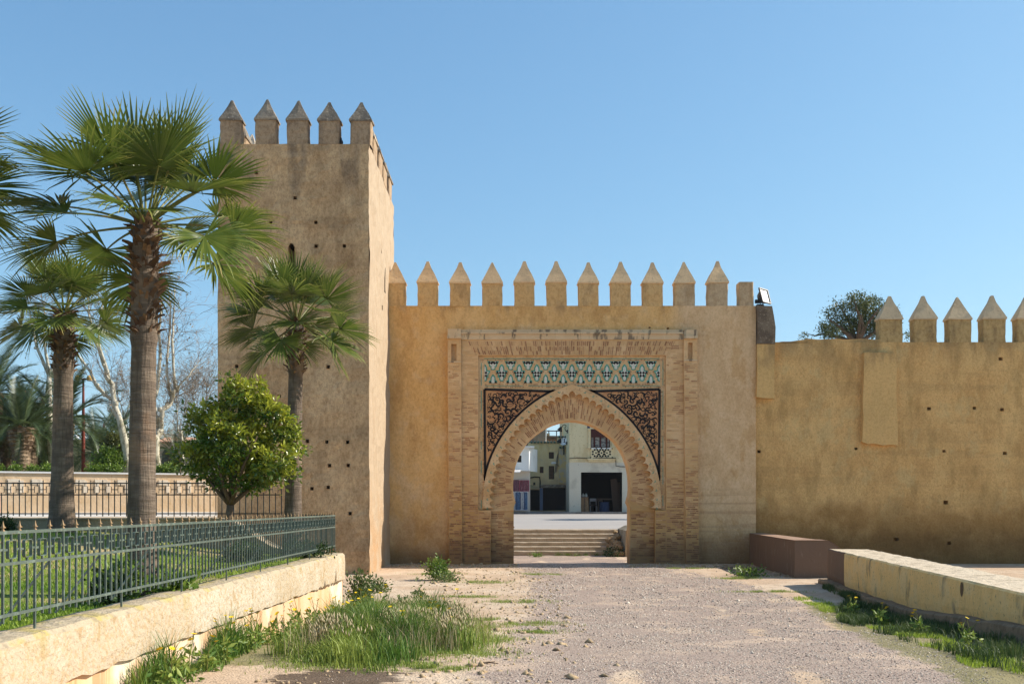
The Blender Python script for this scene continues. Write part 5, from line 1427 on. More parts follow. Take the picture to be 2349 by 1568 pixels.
# ---- middle house with the two black shutters
def middle_house():
    y = 72.5
    X = lambda cx: sx(q2(cx), y); Z = lambda cy: sz(r2(cy), y); g = Z(1046)
    t = thing('ochre_house', 'ochre rendered house with barred windows and a big black roller shutter', 'house', (X(500), y, g))
    ws = [(X(328), X(362), Z(637), Z(475)), (X(486), X(536), Z(530), Z(465)), (X(396), X(433), Z(673), Z(610)), (X(486), X(540), Z(735), Z(603)), (X(330), X(352), Z(795), Z(766))]
    sh = [(X(297), X(395), g, Z(836)), (X(427), X(690), g, Z(820))]
    b = MB(); house_front(b, X(285), X(760), g-.3, Z(372), y, [(a, c, d, e, .3) for a, c, d, e in ws+sh]); b.face([(X(285), y, Z(372)), (X(760), y, Z(372)), (X(760), y+8, Z(372)), (X(285), y+8, Z(372))])
    b.face([(X(285), y+8, g-.3), (X(285), y, g-.3), (X(285), y, Z(372)), (X(285), y+8, Z(372))]); b.build('wall', hm, t)
    for (a, c, d, e), n in zip(ws, (3, 3, 3, 4, 0)): window(t, a, c, d, e, y, glassd, n, shut if n != 3 or a > X(480) else redb)
    for a, c, d, e in sh:
        q = MB(); z = d
        q.box(a, c, y+.16, y+.2, d, e); z = d+.1
        while z < e-.05: q.box(a, c, y+.13, y+.16, z, z+.05); z += .14
        q.build('roller_shutter', shut, t)
    q = MB(); q.box(X(396), X(426), y-.06, y+.1, g, Z(822)); q.build('blue_pillar', blue, t)
    q = MB(); q.box(X(402), X(690), y-.12, y, Z(818), Z(788)); fz = q.build('frieze', M('frieze_stucco', (.36, .32, .25), [dict(sc=5, lo=.45, hi=.6, col=(.16, .13, .1), k=.8)]), t)
    x = X(405)
    q = MB()
    while x < X(685): q.prism([(x, Z(814)), (x+.28, Z(792)), (x+.4, Z(800)), (x+.2, Z(814))], y-.16, y-.115); x += .55
    q.build('frieze_relief', roofg, fz)
    for a, c, zt in ((300, 690, 372), (575, 660, 318)):
        q = MB(); q.box(X(a), X(c), y-.12, y+.35, Z(zt), Z(zt-3)); k = X(a)
        while k < X(c)-.1: q.tube([(k+.1, y-.16, Z(zt-2.6)), (k+.1, y+.3, Z(zt-9))], .085, 6); k += .24
        q.build('tile_edge', gtile, t)
    q = MB(); q.box(X(585), X(660), y-.25, y-.001, Z(780), Z(428)); pn = q.build('mosaic_panel', M('mosaic_panel', (.60, .47, .22), [dict(sc=3.5, lo=.47, hi=.56, col=(.45, .42, .36), k=.8)]), t)
    q = MB(); k = X(585)
    q.box(X(582), X(640), y-.33, y+.05, Z(428), Z(424))
    while k < X(636): q.tube([(k+.1, y-.36, Z(424)), (k+.1, y+.05, Z(417))], .08, 6); k += .22
    q.build('tile_edge', gtile, pn)
    q = MB(); q.box(X(575), X(690), y-.02, y+.9, Z(371.5), Z(320)); q.build('roof_room', hm, t)
    # cloth awning over the narrow shutter
    q = MB(); q.add([(X(300), y-.5, Z(835)), (X(392), y-.9, Z(838)), (X(392), y-.02, Z(815)), (X(300), y-.02, Z(790))], [(0,1,2,3)]); q.tube([(X(300), y-.5, Z(835)), (X(392), y-.9, Z(838))], .05, 5)
    tag(q.build('canvas_awning', M('awning_tan', (.42, .31, .17)), None, origin=(X(340), y, Z(820))), 'tan canvas awning sloping over the narrow black shutter', 'awning')
    q = MB()
    for k in range(5):
        q = MB(); q.tube([(X(583+k*2), y-.05, Z(430)), (X(578-k*4), y-.05, Z(530)), (X(565-k*6), y-.04, Z(660+k*5))], .011, 4); q.build('cable', roofg, t)
    q = MB(); q.tube([(X(300), y-.05, Z(722)), (X(345), y-.05, Z(712)), (X(395), y-.05, Z(716)), (X(400), y-.05, Z(760)), (X(398), y-.05, Z(820))], .05, 5); q.build('cable', iron, t)
    # street lamp arm on the wall
    l = thing('street_lamp', 'grey street lamp head on an arm fixed to the ochre house', 'street lamp', (X(580), y, Z(600)))
    q = MB(); q.tube([(X(582), y, Z(604)), (X(560), y-.5, Z(588)), (X(540), y-.8, Z(582))], .028, 6); q.build('arm', MT['concrete'], l)
    q = MB(); q.ellip((X(529), y-.9, Z(579)), (.2, .09, .075), 10, 6); q.build('lamp_head', MT['white_paint'], l, smooth=True)
    # dish
    dz = Z(372); c = Vector((X(632), y-.9, dz))
    s = thing('satellite_dish', 'white satellite dish beside the wall lanterns on the roof edge', 'satellite dish', (c.x, y, dz-.8))
    q = MB(); ax = Vector((-.35, -.8, .35)).normalized(); u = ax.orthogonal().normalized(); v = ax.cross(u); rings = []
    for r_, o_ in ((.01, .0), (.13, .02), (.24, .06), (.31, .11)): rings.append([c+(u*math.cos(a)+v*math.sin(a))*r_+ax*o_ for a in [2*math.pi*i/16 for i in range(16)]])
    q.add([p for r_ in rings for p in r_], [(j*16+i, j*16+(i+1) % 16, (j+1)*16+(i+1) % 16, (j+1)*16+i) for j in range(3) for i in range(16)]); q.build('dish', MT['white_paint'], s, smooth=True)
    q = MB(); q.tube([c, c+Vector((0, .4, -.3)), c+Vector((0, .5, -.9))], .05, 6); q.tube([c+v*-.2+ax*.08, c+ax*.35], .012, 4); q.build('mount', iron, s)
middle_house()

# ---- roofs behind
def roof_houses():
    y = 78.
    X = lambda cx: sx(q2(cx), y); Z = lambda cy: sz(r2(cy), y)
    t = thing('old_roof_house', 'weathered grey rooftop walls rising behind the ochre house', 'house', (X(400), y, 1.4))
    q = MB(); q.prism([(X(150), 1.), (X(150), Z(210)), (X(330), Z(225)), (X(380), Z(238)), (X(452), Z(225)), (X(460), Z(232)), (X(460), Z(305)), (X(500), Z(302)), (X(615), Z(305)), (X(615), Z(355)), (X(690), Z(355)), (X(690), 1.)], y, y+4); q.build('wall', roofg, t)
    q = MB(); q.box(X(452), X(464), y-.1, y+.1, Z(362), Z(228)); q.build('pale_corner_pipe', MT['white_paint'], t)
    q = MB(); q.box(X(468), X(610), y-.1, y-.002, Z(352), Z(335)); q.box(X(470), X(605), y-.08, y-.002, Z(325), Z(318)); q.build('roof_beam', MT['bark'], t)
    q = MB(); q.box(X(470), X(494), y-.1, y+.8, Z(302), Z(278)); q.build('chimney', MT['concrete'], t)
    r = thing('roof_railing', 'thin rusty railing against the sky on the rooftop behind', 'railing', (X(540), y+1, Z(300)))
    q = MB(); q.tube([(X(455), y+1, Z(245)), (X(625), y+1, Z(248))], .04, 5); q.build('rail', redb, r)
    for cx in (490, 568, 612):
        q = MB(); q.tube([(X(cx), y+1, Z(306)), (X(cx), y+1, Z(240))], .04, 5); q.build('post', iron, r)
    t = thing('lane_house', 'tall narrow wall in the shaded lane between ochre and yellow houses', 'house', (X(700), 80, 1.4))
    q = MB(); q.box(sx(q2(617), 80.), sx(q2(820), 80.), 80., 84., 1., sz(r2(150), 80.)); q.build('wall', hw, t)
roof_houses()

# ---- white house on the left and the carpets
def white_house():
    y = 66.9
    X = lambda cx: sx(q2(cx), y); Z = lambda cy: sz(r2(cy), y); g = Z(1048)
    t = thing('white_house', 'white house with green tiled cornice at the left of the street', 'house', (X(150), y, g))
    b = MB(); xr = X(288)
    house_front(b, X(-400), xr, Z(655), Z(425), y-.5, [(X(172), X(212), Z(570), Z(502), .2)])
    b.face([(xr, y-.5, Z(655)), (xr+.62, y+2.2, Z(655)), (xr+.62, y+2.2, Z(425)), (xr, y-.5, Z(425))]); b.face([(X(-400), y-.5, Z(655)), (xr, y-.5, Z(655)), (xr, y, Z(655)), (X(-400), y, Z(655))]); b.build('upper_wall', hwht, t)
    b = MB(); house_front(b, X(-400), X(300), g-.3, Z(655), y, []); b.face([(X(300), y, g-.3), (X(300), y+5, g-.3), (X(300), y+5, Z(655)), (X(300), y, Z(655))]); b.build('lower_wall', M('house_offwhite', (.56, .52, .45)), t)
    b = MB(); b.box(X(-400), xr+.35, y-.85, y+4, Z(425)+.002, Z(412)); b.build('cornice', hwht, t)
    b = MB(); k = X(-200)
    while k < X(278): b.tube([(k, y-.85, Z(410)), (k, y+1, Z(398))], .09, 6); k += .25
    b.build('tile_edge', gtile, t)
    window(t, X(172), X(212), Z(570), Z(502), y-.5, glassd, 4, shut)
    b = MB(); b.add([(X(60), y-1.9, Z(672)), (X(198), y-1.9, Z(672)), (X(212), y-.5, Z(640)), (X(60), y-.5, Z(640))], [(0,1,2,3), (3,2,1,0)]); b.tube([(X(60), y-1.9, Z(672)), (X(198), y-1.9, Z(672))], .04, 5)
    tag(b.build('white_awning', MT['white_paint'], None, origin=(X(130), y-.5, Z(640))), 'small white awning projecting from the white house', 'awning')
    # carpets hung out for sale
    def stripes(nm, base, cols, n):
        m_ = NB(nm); c = base
        v = m_.xyz()[0]
        for fr, ph, lo, col in cols:
            s_ = m_.math('SINE', m_.math('MULTIPLY_ADD', v, fr, ph)); c = m_.mix(m_.ramp(s_, lo, lo+.15), c, col)
        c = m_.mix(m_.math('MULTIPLY', m_.ramp(m_.noise((9, 9, 14), 2), .52, .6), .5), c, (.04, .05, .09)); return m_.done(c, .9)
    bluec = stripes('striped_cloth', (.11, .19, .31), [(11., 0, .55, (.42, .44, .47)), (23., 1., .75, (.05, .08, .17))], 0)
    pink = M('pink_rug', (.17, .062, .08), [dict(sc=9, lo=.48, hi=.56, col=(.25, .125, .14), k=.8)]); pnk2 = M('mauve_rug', (.20, .10, .125), [dict(sc=(16, 1, .5), lo=.45, hi=.55, col=(.14, .06, .085), k=.9)]); edge = M('rug_edge', (.30, .08, .12))
    def cloth(nm, lab, c0, c1, d0, d1, m_, dy, border=None):
        q = MB(); n = 12; V = []
        for i in range(n+1):
            x = X(c0)+(X(c1)-X(c0))*i/n
            V.append([(x, y-.12-dy-.03*math.sin(i*1.9+j), Z(d0)+(Z(d1)-Z(d0))*j/4) for j in range(5)])
        for i in range(n):
            for j in range(4): q.face([V[i][j], V[i][j+1], V[i+1][j+1], V[i+1][j]][::-1])
        ro = thing(nm, lab, 'carpet', (X((c0+c1)/2), y-.1, Z(d1)), 'carpets hung out on the white house')
        q.build('cloth', m_, ro)
        if border:
            q = MB()
            for a, c, e, f in ((c0, c1, d0, d0+5), (c0, c1, d1-5, d1), (c0, c0+5, d0, d1), (c1-5, c1, d0, d1)): q.box(X(a), X(c), y-.18-dy, y-.165-dy, Z(f), Z(e))
            for (u, w), s1, s2 in (((c0, d0), 1, 1), ((c1, d0), -1, 1), ((c0, d1), 1, -1), ((c1, d1), -1, -1)): q.prism([(X(u), Z(w)), (X(u+s1*18), Z(w)), (X(u), Z(w+s2*18))], y-.182-dy, y-.163-dy)
            q.build('border', border, ro)
    cloth('hanging_carpet', 'mauve striped rug hung left of the crimson rug', 120, 188, 742, 856, pnk2, 0)
    cloth('hanging_carpet', 'crimson rug with cut corners hung on the white house', 190, 290, 745, 856, pink, .02, edge)
    white = M('cloth_white', (.5, .52, .55))
    cloth('hanging_carpet', 'blue and white striped cloth hung nearest the black shutter', 215, 278, 858, 1044, bluec, .05, white)
    cloth('hanging_carpet', 'blue striped cloth hung left of its twin', 145, 212, 858, 1044, bluec, .03, white)
    cloth('hanging_carpet', 'blue striped cloth half hidden by the arch foot', 70, 142, 858, 1044, bluec, .01, white)
white_house()
# ------------------------------------------------------------------ fan palms
def fan_frond(t, C, az, el, plen, blade, rng, droop, spread=2.25, nseg=46, side_roll=0., stiff=.55, dead=False):
    """one frond: petiole + folded fan blade, world coordinates"""
    u = Vector((math.cos(az)*math.cos(el), math.sin(az)*math.cos(el), math.sin(el)))
    pts = []; p = Vector(C); d = u.copy()
    for i in range(7):
        pts.append(p.copy()); d = (d + Vector((0, 0, -1))*.045*droop*(1+i*.2)).normalized(); p = p + d*(plen/6)
    fwd = d.normalized()
    side = fwd.cross(Vector((0, 0, 1)))
    side = side.normalized() if side.length > .1 else Vector((math.sin(az), -math.cos(az), 0))
    nrm = side.cross(fwd).normalized()
    if side_roll: 
        q = Quaternion(fwd, side_roll); side = q @ side; nrm = q @ nrm
    # blade leans down a little from the petiole line
    q = Quaternion(side, -rng.uniform(.0, .35)*droop); fwd2 = (q @ fwd).normalized(); nrm = (q @ nrm).normalized()
    h = pts[-1]
    vs = []; fs = []; tn = []
    G = Vector((0, 0, -1)); NS = 7
    for k in range(nseg):
        s = (k+.5)/nseg*2-1
        a = s*spread
        L = blade*(1.0-.33*abs(s)**1.7)*rng.uniform(.84, 1.06)
        d0 = (fwd2*math.cos(a) + side*math.sin(a) + nrm*(.16+.10*abs(s))*(1 if rng.random() < .9 else 0)).normalized()
        tang = (-fwd2*math.sin(a) + side*math.cos(a)).normalized()
        da = 2*spread/nseg; base = len(vs); p = h.copy(); dd = d0.copy(); last = None
        brk = rng.uniform(.5, .8) if rng.random() < .62*droop else 2.
        col0 = rng.uniform(.0, .55)
        for j in range(NS):
            f = j/(NS-1)
            if f <= stiff: w = max(.004, f*L*da*.52)
            else: w = stiff*L*da*.52*(1-((f-stiff)/(1-stiff))**1.25)*.94+.0015
            n_ = nrm if j < 3 else (tang.cross(dd)*-1).normalized()
            ridge = n_*w*.55
            vs += [p - tang*w - ridge*.5, p + ridge*.5, p + tang*w - ridge*.5]
            tv = .15+col0*.75+.15*f if f < .65 else min(1., .2+col0*.75 + (f-.65)*2.2*rng.uniform(.4, 1.1))
            if dead: tv = 1.
            tn += [tv, tv*.9 if not dead else 1, tv]
            g = droop*(.012+.05*f*f)*(1. if f < brk else 8.)
            dd = (dd + G*g*1.25).normalized()
            p = p + dd*(L/(NS-1))
        for j in range(NS-1):
            b0 = base+j*3; fs += [(b0, b0+1, b0+4, b0+3), (b0+1, b0+2, b0+5, b0+4)]
    q = MB(); q.tube(pts, [.022, .017, .015, .013, .012, .011, .009], 5)
    st = q.build('petiole', MT['petiole'], t)
    fr = np_mesh('fan_leaf', [tuple(v) for v in vs], fs, MT['fan_leaf'], parent=st, ptone=tn)
    return fr
def fan_palm(label, base, lean, H_, r0, r1, boot, nf, plen, blade, seed, el_lo=-24, spread=2.25, stiff=.5):
    rng = random.Random(seed); B = Vector(base)
    t = thing('fan_palm', label, 'palm tree', base, 'fan palms on the lawn')
    top = B+Vector((lean[0], lean[1], H_))
    n = 46; pts = []; rad = []
    for i in range(n+1):
        f = i/n; z = H_*f
        p = B+Vector((lean[0]*f**1.3, lean[1]*f**1.3, z))
        r = r1+(r0-r1)*(math.exp(-f*H_*2.2)*.55+.45*(1-f))
        if H_-z < boot: r *= 1.12
        pts.append(p); rad.append(r*(1+.012*math.sin(i*2.4)+rng.uniform(-.012, .012)))
    b = MB(); b.tube([B-Vector((0, 0, .25))]+pts, [rad[0]*1.1]+rad, 18); b.build('trunk', MT['palm_trunk'], t, smooth=True)
    # old leaf bases wrapped round the upper trunk
    q = MB(); w = .085*r1/.13
    q.add([(-w, 0, 0), (w, 0, 0), (w*.55, -.05, .12), (-w*.55, -.05, .12), (-w*.42, -.115, .20), (w*.42, -.115, .20), (-w, .03, 0), (w, .03, 0), (w*.5, -.025, .13), (-w*.5, -.025, .13)],
          [(0,1,2,3), (3,2,5,4), (7,6,9,8), (0,3,9,6), (2,1,7,8), (9,4,5,8), (3,4,9), (2,8,5), (1,0,6,7)])
    me = q.mesh('leaf_base', MT['leaf_base'])
    nb = int(boot*120)
    for i in range(nb):
        f = i/nb; z = H_-boot+(boot+.05)*f; fr = z/H_
        p = B+Vector((lean[0]*min(1, fr)**1.3, lean[1]*min(1, fr)**1.3, z)); a = i*2.399+rng.uniform(-.15, .15)
        rr = r1*.94
        inst(me, 'leaf_base', t, p+Vector((math.cos(a)*rr, math.sin(a)*rr, 0)), (rng.uniform(-.15, .6), rng.uniform(-.6, .6), a+math.pi/2), (rng.uniform(.35, .7), rng.uniform(.45, .95), rng.uniform(.4, .85)))
    for i in range(nf):
        f = i/(nf-1)
        el = R(82-(82-el_lo)*f**.95+rng.uniform(-7, 7)); az = i*2.39996+rng.uniform(-.25, .25)
        fan_frond(t, top+Vector((math.cos(az)*.05, math.sin(az)*.05, .1*(1-f))), az, el, plen*(.72+.38*min(1, f*2))*rng.uniform(.9, 1.1), blade*rng.uniform(.88, 1.08)*(.9 if f < .12 else 1), rng,
                  .22+.72*f, spread=spread*rng.uniform(.88, 1.08), side_roll=rng.uniform(-.45, .45), stiff=stiff)
    return t
p1 = at(323, 1347, 11.4); p1.z = lawn_z(p1.x, p1.y)
fan_palm('largest fan palm with a thick fibrous trunk in the front of the lawn', p1, (.04, .05), at(328, 520, 11.4).z-p1.z, .20, .125, 1.3, 28, .80, .78, 21, el_lo=-12)
p2 = at(142, 1212, 18.6); p2.z = lawn_z(p2.x, p2.y)
fan_palm('fan palm with shaggy neck standing left of the largest palm beside the kerb', p2, (.02, .05), at(147, 722, 18.6).z-p2.z, .27, .15, 1.1, 29, .66, .72, 33, el_lo=-20)
p3 = at(671, 1262, 18.9); p3.z = lawn_z(p3.x, p3.y)
fan_palm('slender fan palm standing in front of the tower beside the orange tree', p3, (.07, .05), at(683, 745, 18.9).z-p3.z, .21, .125, .95, 31, .74, .78, 58, el_lo=-24)
p4 = at(-265, 1320, 10.5); p4.z = lawn_z(p4.x, p4.y)
fan_palm('fan palm at the left picture edge with only its frond tips showing', p4, (.05, 0), at(-255, 420, 10.5).z-p4.z, .2, .13, 1.2, 22, .74, .76, 71, el_lo=-10)

# ------------------------------------------------------------------ leaf clouds
def leaf_cloud(blobs, n, size, seed, shell=.5, clump=14, aspect=.42, csize=.12, up=.3, tone_fn=None):
    """returns V, F, tone: folded leaves gathered in sprays inside ellipsoids. blobs: (cx,cy,cz,rx,ry,rz)"""
    g = np.random.default_rng(seed); B = np.array(blobs, float)
    vol = (B[:, 3]*B[:, 4]*B[:, 5])**.75; nc = max(1, n//clump); pick = g.choice(len(B), nc, p=vol/vol.sum())
    d = g.normal(size=(nc, 3)); d /= np.linalg.norm(d, axis=1)[:, None]
    r = shell+(1-shell)*g.random(nc)**.6
    r *= 1+.22*np.sin(d[:, 0]*5.3+pick)*np.cos(d[:, 2]*4.1+pick*2)+g.normal(0, .05, nc)
    cen = B[pick, :3]+d*r[:, None]*B[pick, 3:6]
    ci = np.repeat(np.arange(nc), clump); N = len(ci)
    P = cen[ci]+g.normal(0, csize, (N, 3))
    out = d[ci]*.7+g.normal(0, .75, (N, 3)); out[:, 2] += up; out /= np.linalg.norm(out, axis=1)[:, None]
    ref = g.normal(size=(N, 3)); sd = np.cross(out, ref); sd /= np.linalg.norm(sd, axis=1)[:, None]
    nr = np.cross(sd, out)
    L = size*g.uniform(.65, 1.25, N)[:, None]; W = L*aspect
    a = P; b = P+out*L*.5+sd*W*.5+nr*L*.06; c = P+out*L-nr*L*.10; e = P+out*L*.5-sd*W*.5+nr*L*.06; m = P+out*L*.5-nr*L*.02
    V = np.stack([a, b, c, e, m], 1).reshape(-1, 3); i = np.arange(N)*5
    Fc = np.stack([np.stack([i, i+1, i+4], 1), np.stack([i+1, i+2, i+4], 1), np.stack([i+2, i+3, i+4], 1), np.stack([i+3, i, i+4], 1)], 1).reshape(-1, 3)
    ct = g.random(nc)
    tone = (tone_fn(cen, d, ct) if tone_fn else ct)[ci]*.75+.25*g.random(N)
    return V, Fc, np.repeat(np.clip(tone, 0, 1), 4)

def tree_limbs(b, base, targets, r0, rng, fork):
    for tg in targets:
        p = Vector(base); q = Vector(tg); m = p.lerp(q, .5)+Vector((rng.uniform(-.1, .1), rng.uniform(-.1, .1), .05))*(q-p).length
        b.tube([p, p.lerp(m, .6), m, m.lerp(q, .5), q], [r0, r0*.85, r0*.65, r0*.45, r0*.2], 6)

def orange_tree():
    d = 17.6; rng = random.Random(4)
    base = at(523, 1268, d); base.z = lawn_z(base.x, base.y)
    t = thing('orange_tree', 'bushy orange tree with glossy yellow-green leaves in front of the tower', 'tree', base)
    fork = at(528, 1158, d); b = MB()
    b.tube([base-Vector((0, 0, .1)), at(523, 1230, d), at(524, 1190, d), fork], [.085, .068, .06, .062], 10)
    tg = [at(475, 1095, d), at(500, 1060, d-.4), at(560, 1060, d+.4), at(610, 1080, d), at(545, 960, d), at(590, 1000, d-.5), at(470, 1010, d+.4), at(555, 900, d)]
    tree_limbs(b, fork, tg, .045, rng, fork); b.build('trunk', MT['bark'], t, smooth=True)
    k = d/F; blobs = []
    for px, py, rx, rz in ((545, 1015, 92, 66), (460, 950, 38, 24), (448, 968, 34, 26), (552, 905, 36, 30), (518, 880, 15, 15), (545, 868, 9, 10), (583, 882, 20, 15), (548, 930, 56, 36), (645, 985, 40, 30), (625, 948, 30, 18), (652, 955, 14, 10),
                           (432, 1048, 34, 36), (415, 1035, 18, 16), (630, 1060, 62, 38), (680, 1028, 24, 16), (690, 1040, 10, 9), (545, 1092, 70, 32), (500, 1000, 60, 46), (605, 935, 42, 26), (500, 918, 18, 13), (478, 1080, 40, 30), (650, 1088, 30, 20), (585, 1105, 40, 20)):
        c = at(px, py, d); blobs.append((c.x, c.y+rng.uniform(-.15, .15), c.z, rx*k, min(rx*k, .72)*1.0, rz*k))
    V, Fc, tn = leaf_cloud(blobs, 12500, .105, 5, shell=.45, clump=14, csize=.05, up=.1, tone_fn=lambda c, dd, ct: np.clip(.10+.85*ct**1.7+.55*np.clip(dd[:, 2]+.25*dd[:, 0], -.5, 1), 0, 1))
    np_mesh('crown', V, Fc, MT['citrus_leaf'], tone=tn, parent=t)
orange_tree()

def right_tree():
    d = 58; rng = random.Random(8); base = at(1965, 1150, d); base.z = .3
    t = thing('acacia_tree', 'open-crowned tree rising behind the right wall between the gate and the merlons', 'tree', base)
    k = d/F; b = MB(); fork = at(1967, 790, d)
    b.tube([base, at(1960, 900, d), fork], [.4, .3, .24], 8)
    tg = [at(px, py, d+rng.uniform(-1.2, 1.2)) for px, py in ((1900, 730), (1925, 700), (1960, 690), (1990, 690), (2015, 710), (2030, 740), (1935, 745), (1975, 720), (1880, 765))]
    tree_limbs(b, fork, tg, .15, rng, fork)
    b.tube([at(1935, 785, d), at(1905, 762, d), at(1870, 770, d), at(1852, 765, d)], [.08, .06, .04, .015], 5)
    b.build('trunk', MT['bark'], t, smooth=True)
    blobs = []
    for px, py, rx, rz in ((1925, 715, 28, 22), (1960, 700, 34, 20), (2005, 705, 34, 22), (2030, 730, 26, 28), (1955, 745, 40, 24), (1910, 745, 20, 12), (1990, 745, 34, 24), (1880, 762, 22, 9), (1900, 772, 26, 7), (1858, 767, 12, 5), (2015, 762, 30, 16), (2080, 770, 14, 12)):
        c = at(px, py, d); blobs.append((c.x, c.y+rng.uniform(-1, 1), c.z, rx*k, min(1.4, rx*k*1.1), rz*k))
    V, Fc, tn = leaf_cloud(blobs, 9500, .17, 9, shell=.25, clump=11, csize=.16, aspect=.35)
    np_mesh('crown', V, Fc, MT['far_leaf'], tone=tn, parent=t)
right_tree()

# ------------------------------------------------------------------ bare plane trees
def bare_tree(name, label, limbs, d, seed, twig_n, dry=40, r_tw=.012, spreadz=1., group='bare trees in the park', bark=None, tl=1.4, starts=None):
    """limbs: list of [(px,py)...], widths (in picture units)"""
    rng = random.Random(seed); k = d/F
    b0 = at(*limbs[0][0][0], d); z0 = 3.05
    t = thing(name, label, 'tree', (b0.x, d, z0), group)
    b = MB(); nodes = []
    for pl, ws in limbs:
        P = [at(px, py, d)+Vector((0, .25*math.sin(i*1.7+seed), 0)) for i, (px, py) in enumerate(pl)]
        P2 = []; W2 = []
        for i in range(len(P)-1):
            for j in range(3):
                f = j/3; P2.append(P[i].lerp(P[i+1], f)+Vector((rng.uniform(-1, 1), rng.uniform(-1, 1), 0))*.02); W2.append((ws[i]+(ws[i+1]-ws[i])*f)*k/2*(1+rng.uniform(-.06, .06)))
        P2.append(P[-1]); W2.append(ws[-1]*k/2)
        if P[0].z < z0+1: P2[0].z = z0-.1
        b.tube(P2, W2, 9)
        m = len(P2)
        for i in range(m):
            if i > m*.35: nodes.append((P2[i], (P2[min(i+1, m-1)]-P2[max(i-1, 0)]).normalized(), i/m))
        for i in range(1, len(P)-1):                     # burls at pruning points
            if rng.random() < .6: b.ellip(P[i]+Vector((rng.uniform(-.1, .1), -.05, 0)), (ws[i]*k*.55,)*3, 7, 5)
    b.build('trunk', bark or MT['plane_bark'], t, smooth=True)
    q = MB(); tips = []
    def twig(p, dr, L, r, depth):
        pts = [p]; dd = dr.copy(); n = 4
        for i in range(n):
            dd = (dd+Vector((rng.gauss(0, .18), rng.gauss(0, .18), rng.gauss(0, .12)+(.05 if depth < 2 else -.10)))).normalized(); p = p+dd*L/n; pts.append(p)
            if depth < 3 and rng.random() < (.75, .7, .45)[depth]:
                a = (dd+Vector((rng.gauss(0, .6), rng.gauss(0, .6), rng.gauss(0, .5)))).normalized(); twig(p, a, L*rng.uniform(.45, .7), r*.65, depth+1)
        q.tube(pts, [r*(1-.7*i/n) for i in range(n+1)], 3, False); tips.append(p)
    for i in range(twig_n):
        p, dr, f = rng.choice(nodes)
        a = (dr*.6+Vector((rng.gauss(0, .6), rng.gauss(0, .6), rng.gauss(.25, .35)))).normalized()
        twig(p, a, tl*rng.uniform(.7, 1.3), r_tw*rng.uniform(.8, 1.3), 0)
    q.build('twigs', MT['twig'], t, kind='stuff')
    if dry and tips:
        bl = []
        g = np.random.default_rng(seed); pk = [tips[i] for i in g.choice(len(tips), min(dry, len(tips)), replace=False)]
        V, Fc, tn = leaf_cloud([(p.x, p.y, p.z, .08, .08, .08) for p in pk], dry*2, .085, seed, clump=2, csize=.05, aspect=.7)
        np_mesh('dry_leaves', V, Fc, MT['dry_leaf'], tone=tn, parent=t, kind='stuff')
    return t
bare_tree('plane_tree', 'bare white-barked plane tree leaning left between the two left palms', [
    ([(290, 1082), (286, 1022), (280, 968), (264, 926), (252, 880), (243, 862)], [19, 17, 15, 13, 12, 9]),
    ([(243, 862), (229, 812), (220, 775), (205, 720), (196, 670)], [9, 7, 6, 4, 2]), ([(245, 866), (240, 835), (234, 800), (226, 750), (232, 690)], [8, 7, 6, 4, 2]),
    ([(258, 918), (240, 905), (226, 884), (207, 852), (174, 812), (150, 790)], [10, 8, 8, 6, 5, 3])], 43, 1, 46, 60, .013, tl=1.25)
bare_tree('plane_tree', 'bare white-barked plane tree forking just right of the largest palm trunk', [
    ([(357, 1082), (358, 1040), (361, 1006), (364, 984)], [21, 19, 18, 18]),
    ([(363, 984), (357, 951), (355, 920), (357, 885), (364, 820), (369, 760), (372, 690), (366, 620)], [14, 11, 11, 10, 7, 6, 4, 2]),
    ([(365, 984), (371, 960), (377, 940), (386, 925), (394, 908), (402, 895)], [13, 12, 11, 11, 10, 9]),
    ([(390, 915), (388, 880), (386, 840), (384, 780), (389, 700), (386, 640)], [8, 6, 6, 5, 3, 2]),
    ([(400, 897), (402, 860), (399, 800), (394, 740), (398, 660)], [8, 6, 6, 4, 2]),
    ([(402, 895), (414, 884), (436, 862), (452, 830)], [7, 4, 3, 1.5])], 42, 2, 105, 150, .012, tl=1.35)
bare_tree('plane_tree', 'bare plane tree mostly hidden behind the left fan palm crown', [
    ([(120, 1082), (118, 960), (112, 860)], [16, 14, 11]), ([(112, 860), (90, 800), (70, 740)], [9, 6, 3]), ([(114, 864), (135, 810), (150, 760)], [9, 6, 3]), ([(112, 862), (108, 790), (100, 700)], [8, 5, 2])], 48, 3, 46, 90, .014, tl=1.5)
bare_tree('bare_tree', 'pale slim bare tree behind the orange tree left of the tower', [
    ([(422, 1082), (418, 1020), (412, 990)], [7, 6, 6]), ([(412, 990), (405, 950), (402, 910)], [4, 3, 2]), ([(414, 995), (428, 975), (440, 930)], [4, 3, 2])], 52, 5, 60, 60, .014, tl=1.7)
bare_tree('bare_tree', 'distant brown bare tree beside the red flag', [
    ([(292, 1060), (290, 1000), (284, 960)], [6, 5, 4]), ([(284, 960), (276, 930), (268, 905)], [3, 2, 1]), ([(285, 962), (296, 925), (300, 890)], [3, 2, 1])], 75, 6, 62, 200, .02, tl=2.0)
bare_tree('bare_tree', 'distant brown bare tree between the plane tree and the tower', [
    ([(462, 1070), (460, 1010), (456, 970)], [6, 5, 4]), ([(456, 970), (446, 930), (440, 895)], [3, 2, 1]), ([(457, 972), (470, 930), (476, 890)], [3, 2, 1])], 70, 7, 60, 120, .02, tl=2.0)

